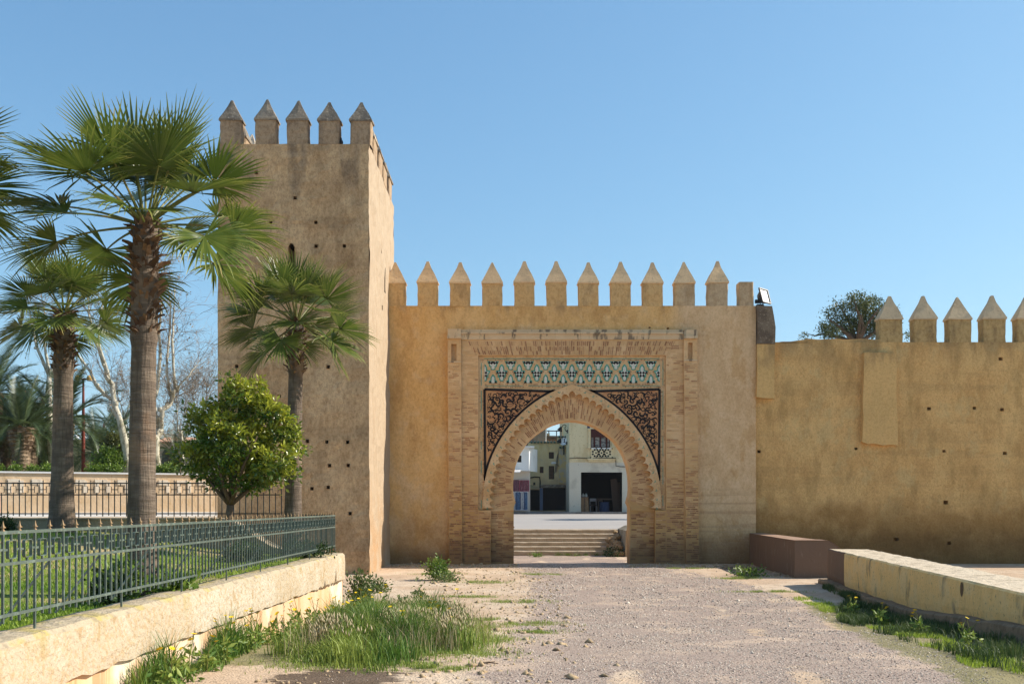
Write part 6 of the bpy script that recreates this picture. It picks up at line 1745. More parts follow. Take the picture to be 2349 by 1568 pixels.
# ------------------------------------------------------------------ date palms
def date_leaf_mesh(L, bend, seed):
    rng = random.Random(seed); V = []; Fc = []; tn = []
    pts = []; p = Vector((0, 0, 0)); a = .0
    n = 26
    for i in range(n+1):
        pts.append((p.copy(), a)); a -= bend/n*(.4+1.2*i/n); p = p+Vector((math.cos(a), 0, math.sin(a)))*L/n
    def quad(q, t_): 
        k = len(V); V.extend(q); Fc.append(tuple(range(k, k+4))); tn.append(t_)
    for i in range(n):
        (p, a), (q, _) = pts[i], pts[i+1]; w = .022*(1-i/n)+.004
        quad([p+Vector((0, -w, 0)), p+Vector((0, w, 0)), q+Vector((0, w, 0)), q+Vector((0, -w, 0))], .9)
        if i < 3: continue
        f = i/n; ll = L*.24*math.sin(math.pi*min(1, .12+.88*f))**.6
        d = Vector((math.cos(a), 0, math.sin(a))); up = Vector((-math.sin(a), 0, math.cos(a)))
        for s in (-1, 1):
            for m in range(2):
                o = p.lerp(q, m*.5); u = (d*.62+Vector((0, s, 0))*.72+up*(.28+rng.uniform(-.12, .12))).normalized(); v = d.cross(u).normalized().cross(u)
                wv = d*.016*L/2.4; tip = o+u*ll*rng.uniform(.85, 1.1)+Vector((0, 0, -.12*ll))
                quad([o-wv, o+wv, o.lerp(tip, .6)+wv*.8+Vector((0, 0, .02)), tip], rng.random()*.7)
    me = bpy.data.meshes.new('palm_leaf'); me.from_pydata([tuple(v) for v in V], [], Fc); me.materials.append(MT['date_leaf'])
    at_ = me.attributes.new('tone', 'FLOAT', 'FACE'); at_.data.foreach_set('value', tn); return me
DATE = [date_leaf_mesh(2.5, b_, i) for i, b_ in enumerate((.5, .8, 1.1, 1.35, 1.6))]
def date_palm(label, px, d, base_z, py_c, tr, scale, seed, nf=34):
    rng = random.Random(seed); C = at(px, py_c, d)
    t = thing('date_palm', label, 'palm tree', (C.x, d, base_z), 'date palms in the park')
    hgt = max(.3, C.z-base_z); b = MB(); n = 30; pts = []; rr = []
    for i in range(n+1):
        f = i/n; pts.append((C.x+.04*math.sin(f*3+seed), d, base_z-.1+(hgt+.1)*f)); r = tr*(1.1-.12*f)*(1+.06*(i % 2))
        if f > .58: r = tr*(1+.55*math.sin(min(1, (f-.58)/.42)*math.pi*.62))*(1+.08*(i % 2))
        rr.append(r)
    b.tube(pts, rr, 14); b.build('trunk', MT['date_trunk'], t)
    q = MB(); w = .12; q.add([(-w, 0, 0), (w, 0, 0), (w*.5, -.10, .2), (-w*.5, -.10, .2), (-w, .04, -.05), (w, .04, -.05)], [(0,1,2,3), (1,5,2), (4,0,3), (5,4,3,2)]); me = q.mesh('leaf_base', MT['leaf_base'])
    for i in range(46):
        a = i*2.4; f = i/46; z = base_z+hgt*(.56+.42*f); r = tr*(1+.5*math.sin(min(1, (.56+.42*f-.58)/.42 if f > .05 else 0)*math.pi*.62))
        inst(me, 'leaf_base', t, (C.x+math.cos(a)*r, d+math.sin(a)*r, z), (rng.uniform(-.2, .2), 0, a+math.pi/2), (scale*.9,)*3)
    for i in range(nf):
        f = i/(nf-1); el = 84-112*f+rng.uniform(-8, 8); az = i*2.4+rng.uniform(-.2, .2)
        me = DATE[min(4, max(0, int(f*4.6)))]
        inst(me, 'palm_leaf', t, (C.x+math.cos(az)*.15, d+math.sin(az)*.15, C.z), (rng.uniform(-.25, .25), -R(el), az), (scale*rng.uniform(.88, 1.1),)*3)
date_palm('date palm with the darkest trunk at the left edge of the park', 18, 47, 3.05, 985, .34, .95, 1)
date_palm('date palm with pale ringed trunk in the middle of the left clump', 50, 45, 3.05, 980, .37, 1.0, 2)
date_palm('date palm just right of the pale ringed trunk in the left clump', 73, 47.5, 3.05, 985, .28, .9, 3)
date_palm('short date palm with climbing flowers on its trunk beside the left fan palm', 104, 50, 3.05, 1022, .34, .8, 4)
date_palm('date palm hidden behind the left fan palm trunk with arching leaves to its right', 143, 49, 3.05, 968, .32, 1.2, 5)
date_palm('low spreading date palm under the street lamp', 223, 58, 3.05, 1042, .30, 1.15, 6)
date_palm('distant date palm beside the red flag', 268, 68, 3.05, 1000, .3, .95, 7, 26)
date_palm('date palm at the far left edge with its leaf tip against the sky', -22, 46, 3.05, 900, .34, 1.0, 8)
date_palm('low date palm in front of the pinkish wall right of the plane tree', 405, 66, 3.05, 1040, .3, .9, 9, 26)

# ------------------------------------------------------------------ bushes of the park and shrubs of the lawn
def bush(name, label, blobs_px, d, n, size, mat_, seed, group=None, base=3.05, clump=10):
    k = d/F; bl = []
    for px, py, rx, rz in blobs_px:
        c = at(px, py, d); bl.append((c.x, c.y, c.z, rx*k, rx*k*.8, rz*k))
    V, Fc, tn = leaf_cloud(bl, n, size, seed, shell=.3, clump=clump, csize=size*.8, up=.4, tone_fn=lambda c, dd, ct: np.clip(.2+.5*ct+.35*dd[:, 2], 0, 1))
    o = np_mesh(name, V, Fc, mat_, tone=tn, origin=(bl[0][0], bl[0][1], base))
    return tag(o, label, 'bush', group)
hg_ = 'bright green hedge bushes on top of the garden wall'
for i, (px, w, lab) in enumerate(((38, 20, 'small bright hedge bush below the ringed date palm'), (-6, 12, 'small bright hedge bush at the left edge on the wall'), (105, 24, 'bright hedge bush with pink flowers left of the left fan palm'), (72, 13, 'small hedge bush with a pink flower under the date palm clump'),
                          (214, 22, 'bright hedge bush right of the lamp post foot'), (244, 14, 'bright hedge bush left of the small one near the largest palm'), (266, 14, 'bright hedge bush closest to the largest palm on its left'), (368, 12, 'hedge bush at the foot of the forked plane tree'), (392, 14, 'hedge bush halfway between plane tree and orange tree'),
                          (440, 24, 'yellow-green hedge bush half behind the orange tree'))):
    bush('hedge_bush', lab, [(px, 1076, w*.6, 5+4*((i*7) % 3)/2), (px+w*.4, 1077, w*.35, 5), (px-w*.4, 1078, w*.35, 4)], gw_y(px)+1.0, 460, .10, MT['bush_leaf'], 20+i, hg_)
bush('round_bush', 'round yellow-green bush left of the largest palm trunk', [(248, 1050, 27, 24), (266, 1062, 20, 18), (236, 1066, 18, 14)], 43, 2600, .12, MT['bush_leaf'], 40)
bush('dark_bush', 'olive bush behind the round yellow-green bush', [(268, 1018, 22, 26), (280, 1045, 18, 34), (255, 1010, 14, 14)], 50, 2200, .15, MT['far_leaf'], 41)
bush('dark_bush', 'dark bush behind the orange tree at the tower edge', [(470, 1040, 26, 34), (448, 1030, 18, 22)], 45, 2000, .14, MT['shrub_leaf'], 42)
bush('flowering_climber', 'yellow-leaved climber on the short date palm trunk', [(103, 1050, 8, 18), (108, 1066, 10, 10)], 48.6, 600, .10, MT['bush_leaf'], 43)
for i, (px, py, d, w, h, lab) in enumerate(((560, 1272, 17.0, 44, 26, 'dark low shrub on the lawn under the orange tree'), (700, 1262, 18.3, 50, 22, 'dark low shrub on the lawn beside the slender palm'), (-4, 1206, 18.8, 30, 20, 'dark dense shrub at the left picture edge by the kerb'))):
    c = at(px, py, d); bush('lawn_shrub', lab, [(px, py, w, h), (px+w*.7, py+4, w*.6, h*.7), (px-w*.6, py+5, w*.6, h*.6)], d, 1800, .06, MT['shrub_leaf'], 50+i, 'dark shrubs on the lawn', c.z-.2)
# ------------------------------------------------------------------ grass
def blades(name, pos, hgt, wid, m, seed, lean=.35, tone=None, hm=None, parent=None):
    g = np.random.default_rng(seed); pos = np.asarray(pos, float); N = len(pos)
    a = g.uniform(0, 2*np.pi, N); h = hgt*g.uniform(.5, 1.25, N)*(1 if hm is None else hm); w = wid*g.uniform(.6, 1.3, N)
    la = g.uniform(0, 2*np.pi, N); l = lean*h*g.uniform(.2, 1.3, N)
    sd = np.stack([np.cos(a), np.sin(a), np.zeros(N)], 1)*w[:, None]*.5
    ld = np.stack([np.cos(la), np.sin(la), np.zeros(N)], 1)*l[:, None]; up = np.zeros((N, 3)); up[:, 2] = h
    p0, p1 = pos-sd, pos+sd; mid = pos+ld*.35+up*.6; q0, q1 = mid-sd*.75, mid+sd*.75; tip = pos+ld+up*(1-.25*(l/h)[:, None])
    V = np.stack([p0, p1, q1, q0, tip], 1).reshape(-1, 3); i = np.arange(N)*5
    Fc = np.stack([np.stack([i, i+1, i+2], 1), np.stack([i, i+2, i+3], 1), np.stack([i+3, i+2, i+4], 1)], 1).reshape(-1, 3)
    tn = g.random(N) if tone is None else np.clip(tone+g.normal(0, .15, N), 0, 1)
    return np_mesh(name, V, Fc, m, tone=np.repeat(tn, 3), parent=parent, kind='stuff')
def lawn_grass():
    rng = random.Random(2); P = []; T = []
    while len(P) < 95000:
        y = 4.6+14.8*rng.random()**1.15; x = WX(y)-.38-rng.random()*(.35*y+1.6)
        bare = fn(x*.8, y*.8, 11)
        if y > 10.5 and bare > .18 and rng.random() < .8: continue
        if rng.random() > min(1, (13/y)**1.1): continue
        P.append((x, y, lawn_z(x, y)-.01)); T.append(.5+.6*fn(x*.6, y*.6, 3)+.2*fn(x*3, y*3))
    P = np.array(P); T = np.array(T)
    o = blades('lawn_grass', P, .055, .011, MT['grass'], 3, .5, T); tag(o, 'bright green lawn grass behind the green fence', 'grass')
lawn_grass()
def scatter(n, f, seed):
    rng = random.Random(seed); P = []
    tries = 0
    while len(P) < n and tries < n*60:
        tries += 1; q = f(rng)
        if q: P.append((q[0], q[1], H(q[0], q[1])-.01))
    return np.array(P)
def mound_w(x, y):
    """tall weeds heaped between the end of the wall and the track"""
    e = 1-math.hypot((x+1.75)/1.55, (y-14.4)/4.1)
    e2 = .55-abs(x-WX(y)-.12)/.42
    e3 = 1-math.hypot((x+1.1)/.8, (y-12.7)/1.0)
    if y > 12.5: e = min(e, (x-WX(y)-.10-.10*min(4, y-12.5))/.7); e2 -= .12*(y-12.5)
    return max(e, e2*.9, e3*.9)+.28*fn(x*1.3, y*.9, 2)
def f_m(rng):
    y = rng.uniform(9.0, 19.3); x = rng.uniform(WX(y)+.02, .1)
    return (x, y) if rng.random() < max(0, mound_w(x, y))**1.5*1.7 else None
g1 = scatter(34000, f_m, 1)
t1 = np.array([.45+1.1*fn(p[0]*1.3, p[1]*.9, 5) for p in g1])
hm1 = np.array([(.66+1.3*max(-.35, fn(p[0]*1.9, p[1]*1.4, 15)))*(.35+.95*min(1, max(0, mound_w(p[0], p[1]))*2.2)) for p in g1])
tag(blades('tall_weeds', g1, .40, .013, MT['weed'], 5, .5, t1, hm=hm1), 'tall green weeds and grass heaped against the end of the cream wall', 'weeds')
g2 = scatter(3600, lambda r: (lambda q: q if q and fn(q[0]*.8, q[1]*.6, 9) > -.1 and q[1] > 11.2 and q[0] > -2.7 else None)(f_m(r)), 2)
tag(blades('dry_stems', g2, .46, .007, MT['dry_grass'], 6, .35), 'dry straw and purplish stems standing in the weed heap', 'dry grass')
def seed_heads():
    P = scatter(1000, lambda r: (lambda q: q if q and q[0] > -2.4 and (fn(q[0]*1.1, q[1]*.8, 12) > .08) else None)(f_m(r)), 4)
    g = np.random.default_rng(4); V = []; Fc = []; tn = []
    for p in P:
        h = g.uniform(.26, .46); a = g.uniform(0, 6.28); l = g.uniform(.05, .14); d = np.array([math.cos(a)*l, math.sin(a)*l, 0]); c = p+d+np.array([0, 0, h]); u = np.array([d[0]*.3, d[1]*.3, .085]); r = .011
        k = len(V); V += [tuple(c), tuple(c+u*.45+np.array([r, 0, 0])), tuple(c+u*.45+np.array([-r*.5, r*.87, 0])), tuple(c+u*.45+np.array([-r*.5, -r*.87, 0])), tuple(c+u)]
        t_ = g.random()
        for q in ((0, 2, 1), (0, 3, 2), (0, 1, 3), (1, 2, 4), (2, 3, 4), (3, 1, 4)): Fc.append((k+q[0], k+q[1], k+q[2])); tn.append(.4+.6*t_)
    tag(np_mesh('seed_heads', V, Fc, MT['dry_grass'], tone=tn, kind='stuff'), 'pale seed heads standing above the weed heap', 'grass')
seed_heads()
# strip along the right wall, with the shade painted into the blade colour
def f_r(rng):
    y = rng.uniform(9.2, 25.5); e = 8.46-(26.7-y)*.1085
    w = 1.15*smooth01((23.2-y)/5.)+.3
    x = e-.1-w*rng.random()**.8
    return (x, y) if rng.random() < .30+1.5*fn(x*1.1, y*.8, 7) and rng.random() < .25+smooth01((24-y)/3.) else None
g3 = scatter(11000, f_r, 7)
tag(blades('wall_foot_grass', g3, .17, .012, MT['shade_painted_grass'], 8, .5, np.array([.3+.6*fn(p[0]*1.2, p[1]*.8, 5) for p in g3])), 'dark grass growing along the foot of the low yellow wall', 'grass')
def f_s(rng):
    gx, gy, rx, ry = rng.choice(GRASS_SPOTS); x = gx+rng.gauss(0, rx*.45); y = gy+rng.gauss(0, ry*.45)
    return (x, y) if fn(x*2.5, y*2.5, 1) > -.15 else None
g4 = scatter(15000, f_s, 9)
tag(blades('sparse_grass', g4, .06, .009, MT['weed'], 10, .5, np.full(len(g4), .75)), 'thin tufts of short grass scattered over the bare earth', 'grass')
def f_e(rng):
    y = rng.uniform(9, 23); a, c = road_edges(y); x = c+rng.uniform(.05, .65); return (x, y) if fn(x*1.5, y*1.1, 4) > -.1 else None
g5 = scatter(7000, f_e, 10)
tag(blades('verge_grass', g5, .075, .010, MT['grass'], 11, .5, np.full(len(g5), .8)), 'short sunlit grass fringe at the right edge of the track', 'grass')

# broad-leaved weeds, each a plant of its own
def weed_plant(name, label, x, y, w, h, n, size, m, seed, group=None, cat='weed', z=None):
    z = H(x, y) if z is None else z
    bl = [(x, y, z+h*.5, w, w, h*.55), (x+w*.3, y-.05, z+h*.28, w*.8, w*.8, h*.3)]
    V, Fc, tn = leaf_cloud(bl, n, size, seed, shell=.25, clump=8, csize=size*.7, up=.4, aspect=.5)
    t = thing(name, label, cat, (x, y, z), group)
    np_mesh('leaves', V, Fc, m, tone=tn, parent=t)
    b = MB(); rng = random.Random(seed)
    for k in range(5):
        a = rng.uniform(0, 6.28); b.tube([(x, y, z-.02), (x+.3*w*math.cos(a), y+.3*w*math.sin(a), z+h*.5), (x+.6*w*math.cos(a), y+.6*w*math.sin(a), z+h*.9)], [.008, .006, .003], 4)
    b.build('stems', MT['petiole'], t)
pc = at(806, 1385, 19.6)
weed_plant('thistle_bush', 'big leafy green weed standing against the end of the cream wall', -3.10, 20.25, .22, .8, 1100, .08, MT['weed_leaf'], 1)
weed_plant('thistle_bush', 'grey-green leafy weed in front of the tower corner', -3.35, 24.5, .36, .34, 600, .08, MT['weed_leaf'], 2)
weed_plant('thistle_bush', 'pointed green weed on the bare earth left of the gate', -2.15, 28.3, .33, .62, 900, .09, MT['bush_leaf'], 3)
weed_plant('thistle_bush', 'low spreading weed beside the pointed weed left of the gate', -1.9, 27.6, .5, .2, 400, .08, MT['weed_leaf'], 4)
weed_plant('thistle_bush', 'upright leafy weed at the back of the weed heap', -1.72, 18.8, .14, .62, 420, .07, MT['weed_leaf'], 5)
weed_plant('thistle_bush', 'leafy yellow-flowered weed between wall end and weed heap', -2.15, 18.3, .5, .42, 700, .08, MT['weed_leaf'], 6)
weed_plant('thistle_bush', 'low weed at the foot of the brown parapet', 7.0, 29.6, .55, .22, 500, .09, MT['bush_leaf'], 7)
weed_plant('thistle_bush', 'dark weed at the foot of the steps beside the tumbled stones', 4.1, 40.3, .4, .3, 400, .09, MT['shrub_leaf'], 8)
weed_plant('thistle_bush', 'small weed on the lit ground at the left of the bottom step', .95, 40.2, .3, .12, 250, .07, MT['bush_leaf'], 9)
for i in range(7):
    x = 1.9+i*.38; weed_plant('step_weed', 'tiny weeds in the joint under the bottom step, '+('first second third fourth fifth sixth seventh'.split()[i])+' clump from the left', x, 40.83, .13, .10, 90, .05, MT['bush_leaf'], 30+i, 'weeds in the step joint')
for i, (px, d, w, h, lab) in enumerate(((288, 10.7, .17, .42, 'broad-leaved mallow plant left of the largest palm foot'), (258, 10.4, .18, .24, 'low dark mallow clump left of the broad-leaved mallow'), (392, 11.2, .20, .24, 'broad-leaved plant right of the largest palm foot'))):
    x = at(px, 0, d).x; weed_plant('mallow_plant', lab, x, d, w, h, 420, .09, MT['bush_leaf'] if i != 1 else MT['shrub_leaf'], 60+i, 'mallows at the palm foot', 'plant', lawn_z(x, d))
# dandelion-like flowering weeds along the wall
ORD = 'first second third fourth fifth sixth seventh eighth ninth tenth eleventh twelfth thirteenth fourteenth fifteenth sixteenth seventeenth'.split()
def flower_kit():
    q = MB(); n = 12
    for i in range(n):
        a = 2*math.pi*i/n; c, s = math.cos(a), math.sin(a); q.face([(0, 0, 0), (.020*c-.007*s, .020*s+.007*c, .008), (.034*c, .034*s, .012), (.020*c+.007*s, .020*s-.007*c, .008)])
    q.ellip((0, 0, .006), (.010, .010, .006), 7, 4); return q.mesh('flower_head', MT['yellow_petal'])
FH = flower_kit()
def flower(x, y, h, seed, label, group):
    rng = random.Random(seed); z = H(x, y)
    t = thing('flowering_weed', label, 'flower', (x, y, z), group)
    a = rng.uniform(0, 6.28); tip = Vector((x+.06*math.cos(a), y+.06*math.sin(a), z+h))
    b = MB(); b.tube([(x, y, z-.02), (x+.01, y, z+h*.5), tip], [.006, .005, .004], 4)
    heads = [tip]
    for k in range(rng.randint(1, 3)):
        c = rng.uniform(0, 6.28); e = Vector((x+.1*math.cos(c), y+.1*math.sin(c), z+h*rng.uniform(.75, .98))); b.tube([(x+.01, y, z+h*.55), e], [.004, .003], 4); heads.append(e)
    b.build('stem', MT['petiole'], t)
    for e in heads: inst(FH, 'flower_head', t, e, (rng.uniform(-.5, .5), rng.uniform(-.5, .5), 0), (rng.uniform(.8, 1.25),)*3)
    bl = [(x, y, z+h*.35, .10, .10, h*.3)]; V, Fc, tn = leaf_cloud(bl, 64, .10, seed, shell=.1, clump=4, csize=.03, up=.2, aspect=.35)
    np_mesh('leaves', V, Fc, MT['weed'], tone=tn, parent=t)
rng = random.Random(77)
for i in range(17):
    y = 9.3+i*.58; flower(WX(y)+.16+rng.uniform(0, .22), y+rng.uniform(-.2, .2), rng.uniform(.34, .58), i, 'yellow-flowered weed at the foot of the cream wall, '+ORD[i]+' from the near end', 'yellow flowers along the wall foot')
i = 0
for y in np.arange(12.2, 19, .45):
    y = float(y)+rng.uniform(-.15, .15); x = rng.uniform(-2.3, -.7)
    if mound_w(x, y) > .1 and i < 12: flower(x, y, rng.uniform(.5, .72), 40+i, 'yellow-flowered weed in the weed heap beside the track, '+ORD[i]+' from the near side', 'yellow flowers in the weed heap'); i += 1
for i in range(4):
    y = 13.0+i*2.2; flower(8.46-(26.7-y)*.1085-1.0, y, .38, 80+i, 'yellow-flowered weed in the grass by the low yellow wall, '+ORD[i]+' from the near end', 'yellow flowers by the low wall')

# ------------------------------------------------------------------ gravel and loose stones
def gravel():
    g = np.random.default_rng(5); P = []; rng = random.Random(6)
    while len(P) < 78000:
        y = 8.2+27*rng.random()**2.3; a, c = road_edges(y); x = rng.uniform(a-2.2, c+.9)
        m = road_mask(x, y)
        if rng.random() < m*(.62+.9*fn(x*.8, y*.8, 6)) or rng.random() < .035: P.append((x, y, H(x, y)))
    P = np.array(P); N = len(P); far = np.clip(P[:, 1]/11., .75, 2.2)
    s = g.gamma(3.2, .0027, N)*far*.55+.002
    ax = g.normal(size=(N, 6, 3))*.28+np.array([[1, 0, 0], [0, 1, 0], [-1, 0, 0], [0, -1, 0], [0, 0, .75], [0, 0, -.6]])
    th = g.uniform(0, 6.28, N); c, sn = np.cos(th), np.sin(th)
    X = ax[..., 0]*c[:, None]-ax[..., 1]*sn[:, None]; Y = ax[..., 0]*sn[:, None]+ax[..., 1]*c[:, None]
    V = np.stack([X, Y, ax[..., 2]], -1)*s[:, None, None]+P[:, None, :]; V = V.reshape(-1, 3)
    i = np.arange(N)*6; Q = [(0, 1, 4), (1, 2, 4), (2, 3, 4), (3, 0, 4), (1, 0, 5), (2, 1, 5), (3, 2, 5), (0, 3, 5)]
    Fc = np.stack([np.stack([i+a_, i+b_, i+c_], 1) for a_, b_, c_ in Q], 1).reshape(-1, 3)
    tag(np_mesh('gravel', V, Fc, MT['gravel'], tone=np.repeat(g.random(N), 8), kind='stuff'), 'loose grey-pink gravel covering the track to the gate', 'gravel')
    P = []
    while len(P) < 2600:
        r_ = rng.random()
        if r_ < .5: y = 33.6+1.7*rng.random(); x = rng.uniform(-4.2, 8.2)
        elif r_ < .65: y = rng.uniform(29, 35); x = 8.3-rng.random()**2*1.4
        else: y = rng.uniform(9.5, 33); x = rng.uniform(-2.5, 1.2)
        if abs(x-2.1) < 1.9 and y > 33: continue
        P.append((x, y, H(x, y)))
    P = np.array(P); N = len(P); s = g.gamma(2.2, .010, N)+.008
    V = (ax[:N]*s[:, None, None]+P[:, None, :]).reshape(-1, 3); i = np.arange(N)*6
    Fc = np.stack([np.stack([i+a_, i+b_, i+c_], 1) for a_, b_, c_ in Q], 1).reshape(-1, 3)
    tag(np_mesh('loose_stones', V, Fc, MT['rubble'], tone=np.repeat(g.random(N), 8), kind='stuff'), 'loose stones and crumbled plaster along the wall foot and on the earth', 'stones')
gravel()
def twig_on_ground():
    x, y = -.25, 10.9; z = H(x, y)+.012; b = MB(); b.tube([(x-.09, y, z), (x, y+.02, z+.01), (x+.1, y-.01, z)], [.008, .01, .006], 5); b.tube([(x, y+.02, z+.01), (x+.06, y+.08, z+.01)], .004, 4)
    tag(b.build('fallen_stick', MT['bark'], None, origin=(x, y, z)), 'short dark stick lying on the earth by the weed heap', 'stick')
twig_on_ground()
# ------------------------------------------------------------------ street lamp, flag, far houses, hills
def park_lamp():
    d = 50; k = d/F; t = thing('street_lamp', 'rust-red street lamp with two amber globes above the park', 'street lamp', (at(191, 0, d).x, d, 3.05))
    x = at(191, 0, d).x; zt = at(0, 869, d).z; red = M('lamp_red', (.20, .05, .035), rough=.5)
    b = MB(); b.tube([(x, d, 3.0), (x, d, 5.5), (x, d, zt)], [.10, .085, .05], 10); b.build('pole', red, t)
    b = MB(); b.tube([(at(176, 0, d).x, d, zt), (at(208, 0, d).x, d, zt)], .045, 8); b.build('cross_arm', red, t)
    am = M('lamp_amber', (.62, .38, .11), rough=.35)
    for px in (178.5, 206):
        c = Vector((at(px, 0, d).x, d, zt)); b = MB(); b.ellip(c+Vector((0, 0, .05)), (.155, .155, .15), 14, 8); g = b.build('lamp_globe', am, t, smooth=True)
        b = MB(); b.tube([c+Vector((0, 0, -.06)), c+Vector((0, 0, -.10))], [.15, .12], 14); b.build('globe_rim', MT['white_paint'], g)
park_lamp()
def flag():
    d = 85; p = at(237, 1010, d); t = thing('red_flag', 'red flag hanging from a white pole before the distant hills', 'flag', (p.x, d, 3.05))
    b = MB(); b.tube([(p.x+.15, d, 3.), (p.x+.15, d, at(0, 966, d).z)], .05, 6); b.build('pole', MT['white_paint'], t)
    b = MB(); n = 6; z0, z1 = at(0, 1003, d).z, at(0, 969, d).z
    for i in range(n):
        f, g = i/n, (i+1)/n; w = lambda f: .12+.45*f
        za, zb = z1-(z1-z0)*f, z1-(z1-z0)*g
        b.face([(p.x+.12-w(f)*.9, d+.05*math.sin(f*6), za-.3*f), (p.x+.13, d, za), (p.x+.13, d, zb), (p.x+.12-w(g)*.9, d+.05*math.sin(g*6), zb-.3*g)])
    b.build('cloth', M('flag_red', (.55, .03, .04)), t)
flag()
def far_houses():
    d = 92; k = d/F; X = lambda px: (px-1174.5)*k; Z = lambda py: CAMZ-(py-HZ)*k
    cr = M('far_cream', (.62, .48, .26)); wh = M('far_white', (.62, .60, .58)); mv = M('far_mauve', (.26, .21, .22)); gd = M('far_green', (.05, .14, .10)); wd = M('far_window', (.12, .13, .15))
    t = thing('cream_house', 'cream house with white domed finials along its roof beyond the park', 'house', (X(215), d, 2.6))
    b = MB(); b.box(X(120), X(300), d, d+8, 2, Z(1008)); b.build('wall', cr, t)
    b = MB(); b.box(X(118), X(302), d-.15, d+.2, Z(1008), Z(1005)); b.build('cornice', MT['white_paint'], t)
    for px in range(124, 300, 17):
        b = MB(); b.ellip((X(px), d+.1, Z(1003)), (.22, .22, .3), 8, 5); b.tube([(X(px), d+.1, Z(1000)), (X(px), d+.1, Z(996))], [.08, .01], 5); b.build('finial', MT['white_paint'], t, smooth=True)
    b = MB(); b.box(X(159), X(164), d-.3, d+.3, 2, Z(985)); b.build('pillar', MT['white_paint'], t)
    g = thing('marble_portal', 'white marble portal with a green door edge behind the left fan palm', 'portal', (X(171), d-2, 2.6))
    b = MB(); b.box(X(159), X(183), d-2.4, d-1.8, 2.2, Z(1044)); b.build('portal_block', wh, g)
    b = MB(); b.box(X(158), X(184.5), d-2.5, d-1.7, Z(1044)+.01, Z(1041)); b.build('portal_cornice', MT['white_paint'], g)
    b = MB(); L = [(X(163)+(X(179)-X(163))*i/12, Z(1078-7*math.sin(math.pi*i/12))) for i in range(13)]; b.prism([(X(163), Z(1082))]+L+[(X(179), Z(1082))], d-2.46, d-2.41); b.build('portal_arch', MT['terracotta'], g)
    b = MB(); b.box(X(184.6), X(189), d-2.2, d-1.9, 2.2, Z(1046)); b.build('door', gd, g)
    b = MB()
    for j in range(6): b.box(X(163), X(180), d-2.43, d-2.405, Z(1051+j*3.2), Z(1049.8+j*3.2))
    b.build('carved_lines', mv, g)
    h = thing('arcade_house', 'mauve arcaded house with pale windows between the date palms', 'house', (X(100), d+1, 2.6))
    b = MB(); b.box(X(78), X(158), d+1, d+8, 2, Z(1032)); b.build('ground_storey', mv, h)
    b = MB(); b.box(X(76), X(119.5), d+.6, d+8, Z(1032)+.01, Z(1005)); b.build('upper_storey', cr, h)
    for px in (84, 92, 120, 128):
        q = MB(); q.box(X(px), X(px+6), d+.5 if px < 110 else d+.9, d+.7 if px < 110 else d+1.1, Z(1029), Z(1019)); w = q.build('window', MT['white_paint'], h)
        q = MB(); q.box(X(px+1), X(px+5), d+.46 if px < 110 else d+.86, d+.49 if px < 110 else d+.89, Z(1028), Z(1020)); q.build('pane', wd, w)
    for px in (76, 100, 192, 216):
        b = MB(); L = [(X(px)+X(1)*0+(X(px+16)-X(px))*i/10, Z(1062-12*math.sin(math.pi*i/10))) for i in range(11)]; b.prism([(X(px), Z(1082))]+L+[(X(px+16), Z(1082))], d+.9 if px < 150 else d-.06, d+1.02 if px < 150 else d+.02); b.build('arch', MT['terracotta'], h if px < 150 else t)
    h = thing('left_cream_house', 'cream house with a dark eave at the far left edge of the park', 'house', (X(0), d-4, 2.6))
    b = MB(); b.box(X(-300), X(20), d-4, d+4, 2, Z(1012)); b.build('wall', cr, h)
    b = MB(); b.box(X(-302), X(22), d-4.6, d+4.4, Z(1012)+.01, Z(1008)); b.build('eave', gd, h)
    b = MB(); b.box(X(-300), X(20.4), d-4.1, d-4.0, 2, Z(1042)); b.build('white_dado', wh, h)
    for px in (-40, -10):
        q = MB(); q.box(X(px), X(px+9), d-4.1, d-4.01, Z(1032), Z(1020)); w = q.build('window', MT['white_paint'], h); q = MB(); q.box(X(px+1.5), X(px+7.5), d-4.13, d-4.11, Z(1031), Z(1021)); q.build('pane', wd, w)
    # pinkish wall with a tiled roof near the tower
    d2 = 80; k2 = d2/F; X2 = lambda px: (px-1174.5)*k2; Z2 = lambda py: CAMZ-(py-HZ)*k2
    pk = M('far_pink', (.58, .42, .31)); tl = M('far_tile', (.38, .22, .15))
    h = thing('pink_house', 'pinkish house with a ribbed tile roof behind the plane tree', 'house', (X2(400), d2, 2.6))
    b = MB(); b.box(X2(366), X2(500), d2, d2+7, 2, Z2(1014)); b.build('wall', pk, h)
    x = X2(366)
    while x < X2(440):
        b = MB(); b.tube([(x, d2-.4, Z2(1014)), (x, d2+1.5, Z2(1001))], .085, 6); b.build('roof_tile', tl, h); x += .21
    b = MB(); L = [(X2(372)+(X2(396)-X2(372))*i/10, Z2(1040-14*math.sin(math.pi*i/10))) for i in range(11)]; b.prism([(X2(372), Z2(1082))]+L+[(X2(396), Z2(1082))], d2-.05, d2+.01); b.build('arch', MT['shrub_leaf'] if False else M('far_shade', (.10, .08, .06)), h)
far_houses()
def hills():
    V = []; Fc = []; nx, ny = 90, 24
    for j in range(ny+1):
        for i in range(nx+1):
            x = -1500+2400*i/nx; y = 1050+600*j/ny
            r = math.sin(min(1, j/ny*1.25)*math.pi*.5)
            z = -12+r*(102+46*fn(x*.0026, 2.3)+24*fn(x*.009, y*.005, 5)+10*fn(x*.028, y*.018, 2)) * (.25+.75*smooth01((250-x)/650))
            V.append((x, y, z))
    Fc = [(j*(nx+1)+i, j*(nx+1)+i+1, (j+1)*(nx+1)+i+1, (j+1)*(nx+1)+i) for j in range(ny) for i in range(nx)]
    np_mesh('hills', V, Fc, MT['hill'], kind='structure', smooth=True)
hills()

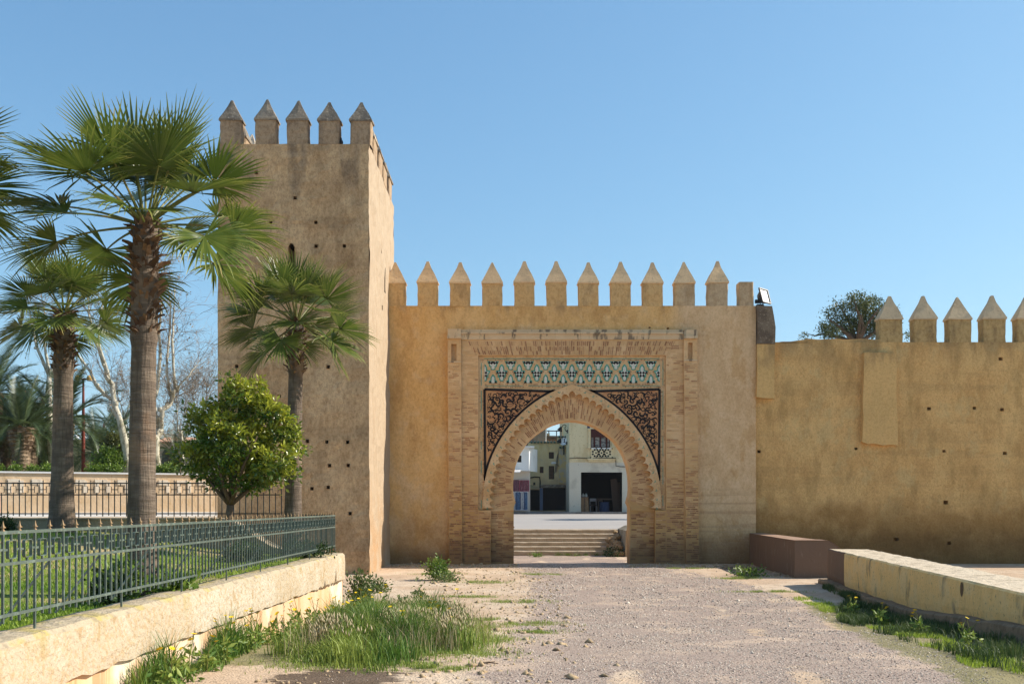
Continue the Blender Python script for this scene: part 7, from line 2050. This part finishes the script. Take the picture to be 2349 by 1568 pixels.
# ------------------------------------------------------------------ the air between here and the hills
def haze():
    b = MB(); b.box(-1650, 1650, -330, 1750, -14, 165); m = bpy.data.materials.new('haze'); m.use_nodes = True; n = m.node_tree.nodes
    n.remove(n['Principled BSDF']); v = n.new('ShaderNodeVolumePrincipled'); v.inputs['Color'].default_value = (.86, .92, 1, 1); v.inputs['Density'].default_value = .00016
    v.inputs['Anisotropy'].default_value = .2
    m.node_tree.links.new(v.outputs[0], n['Material Output'].inputs['Volume'])
    b.build('haze', m, kind='stuff')
haze()
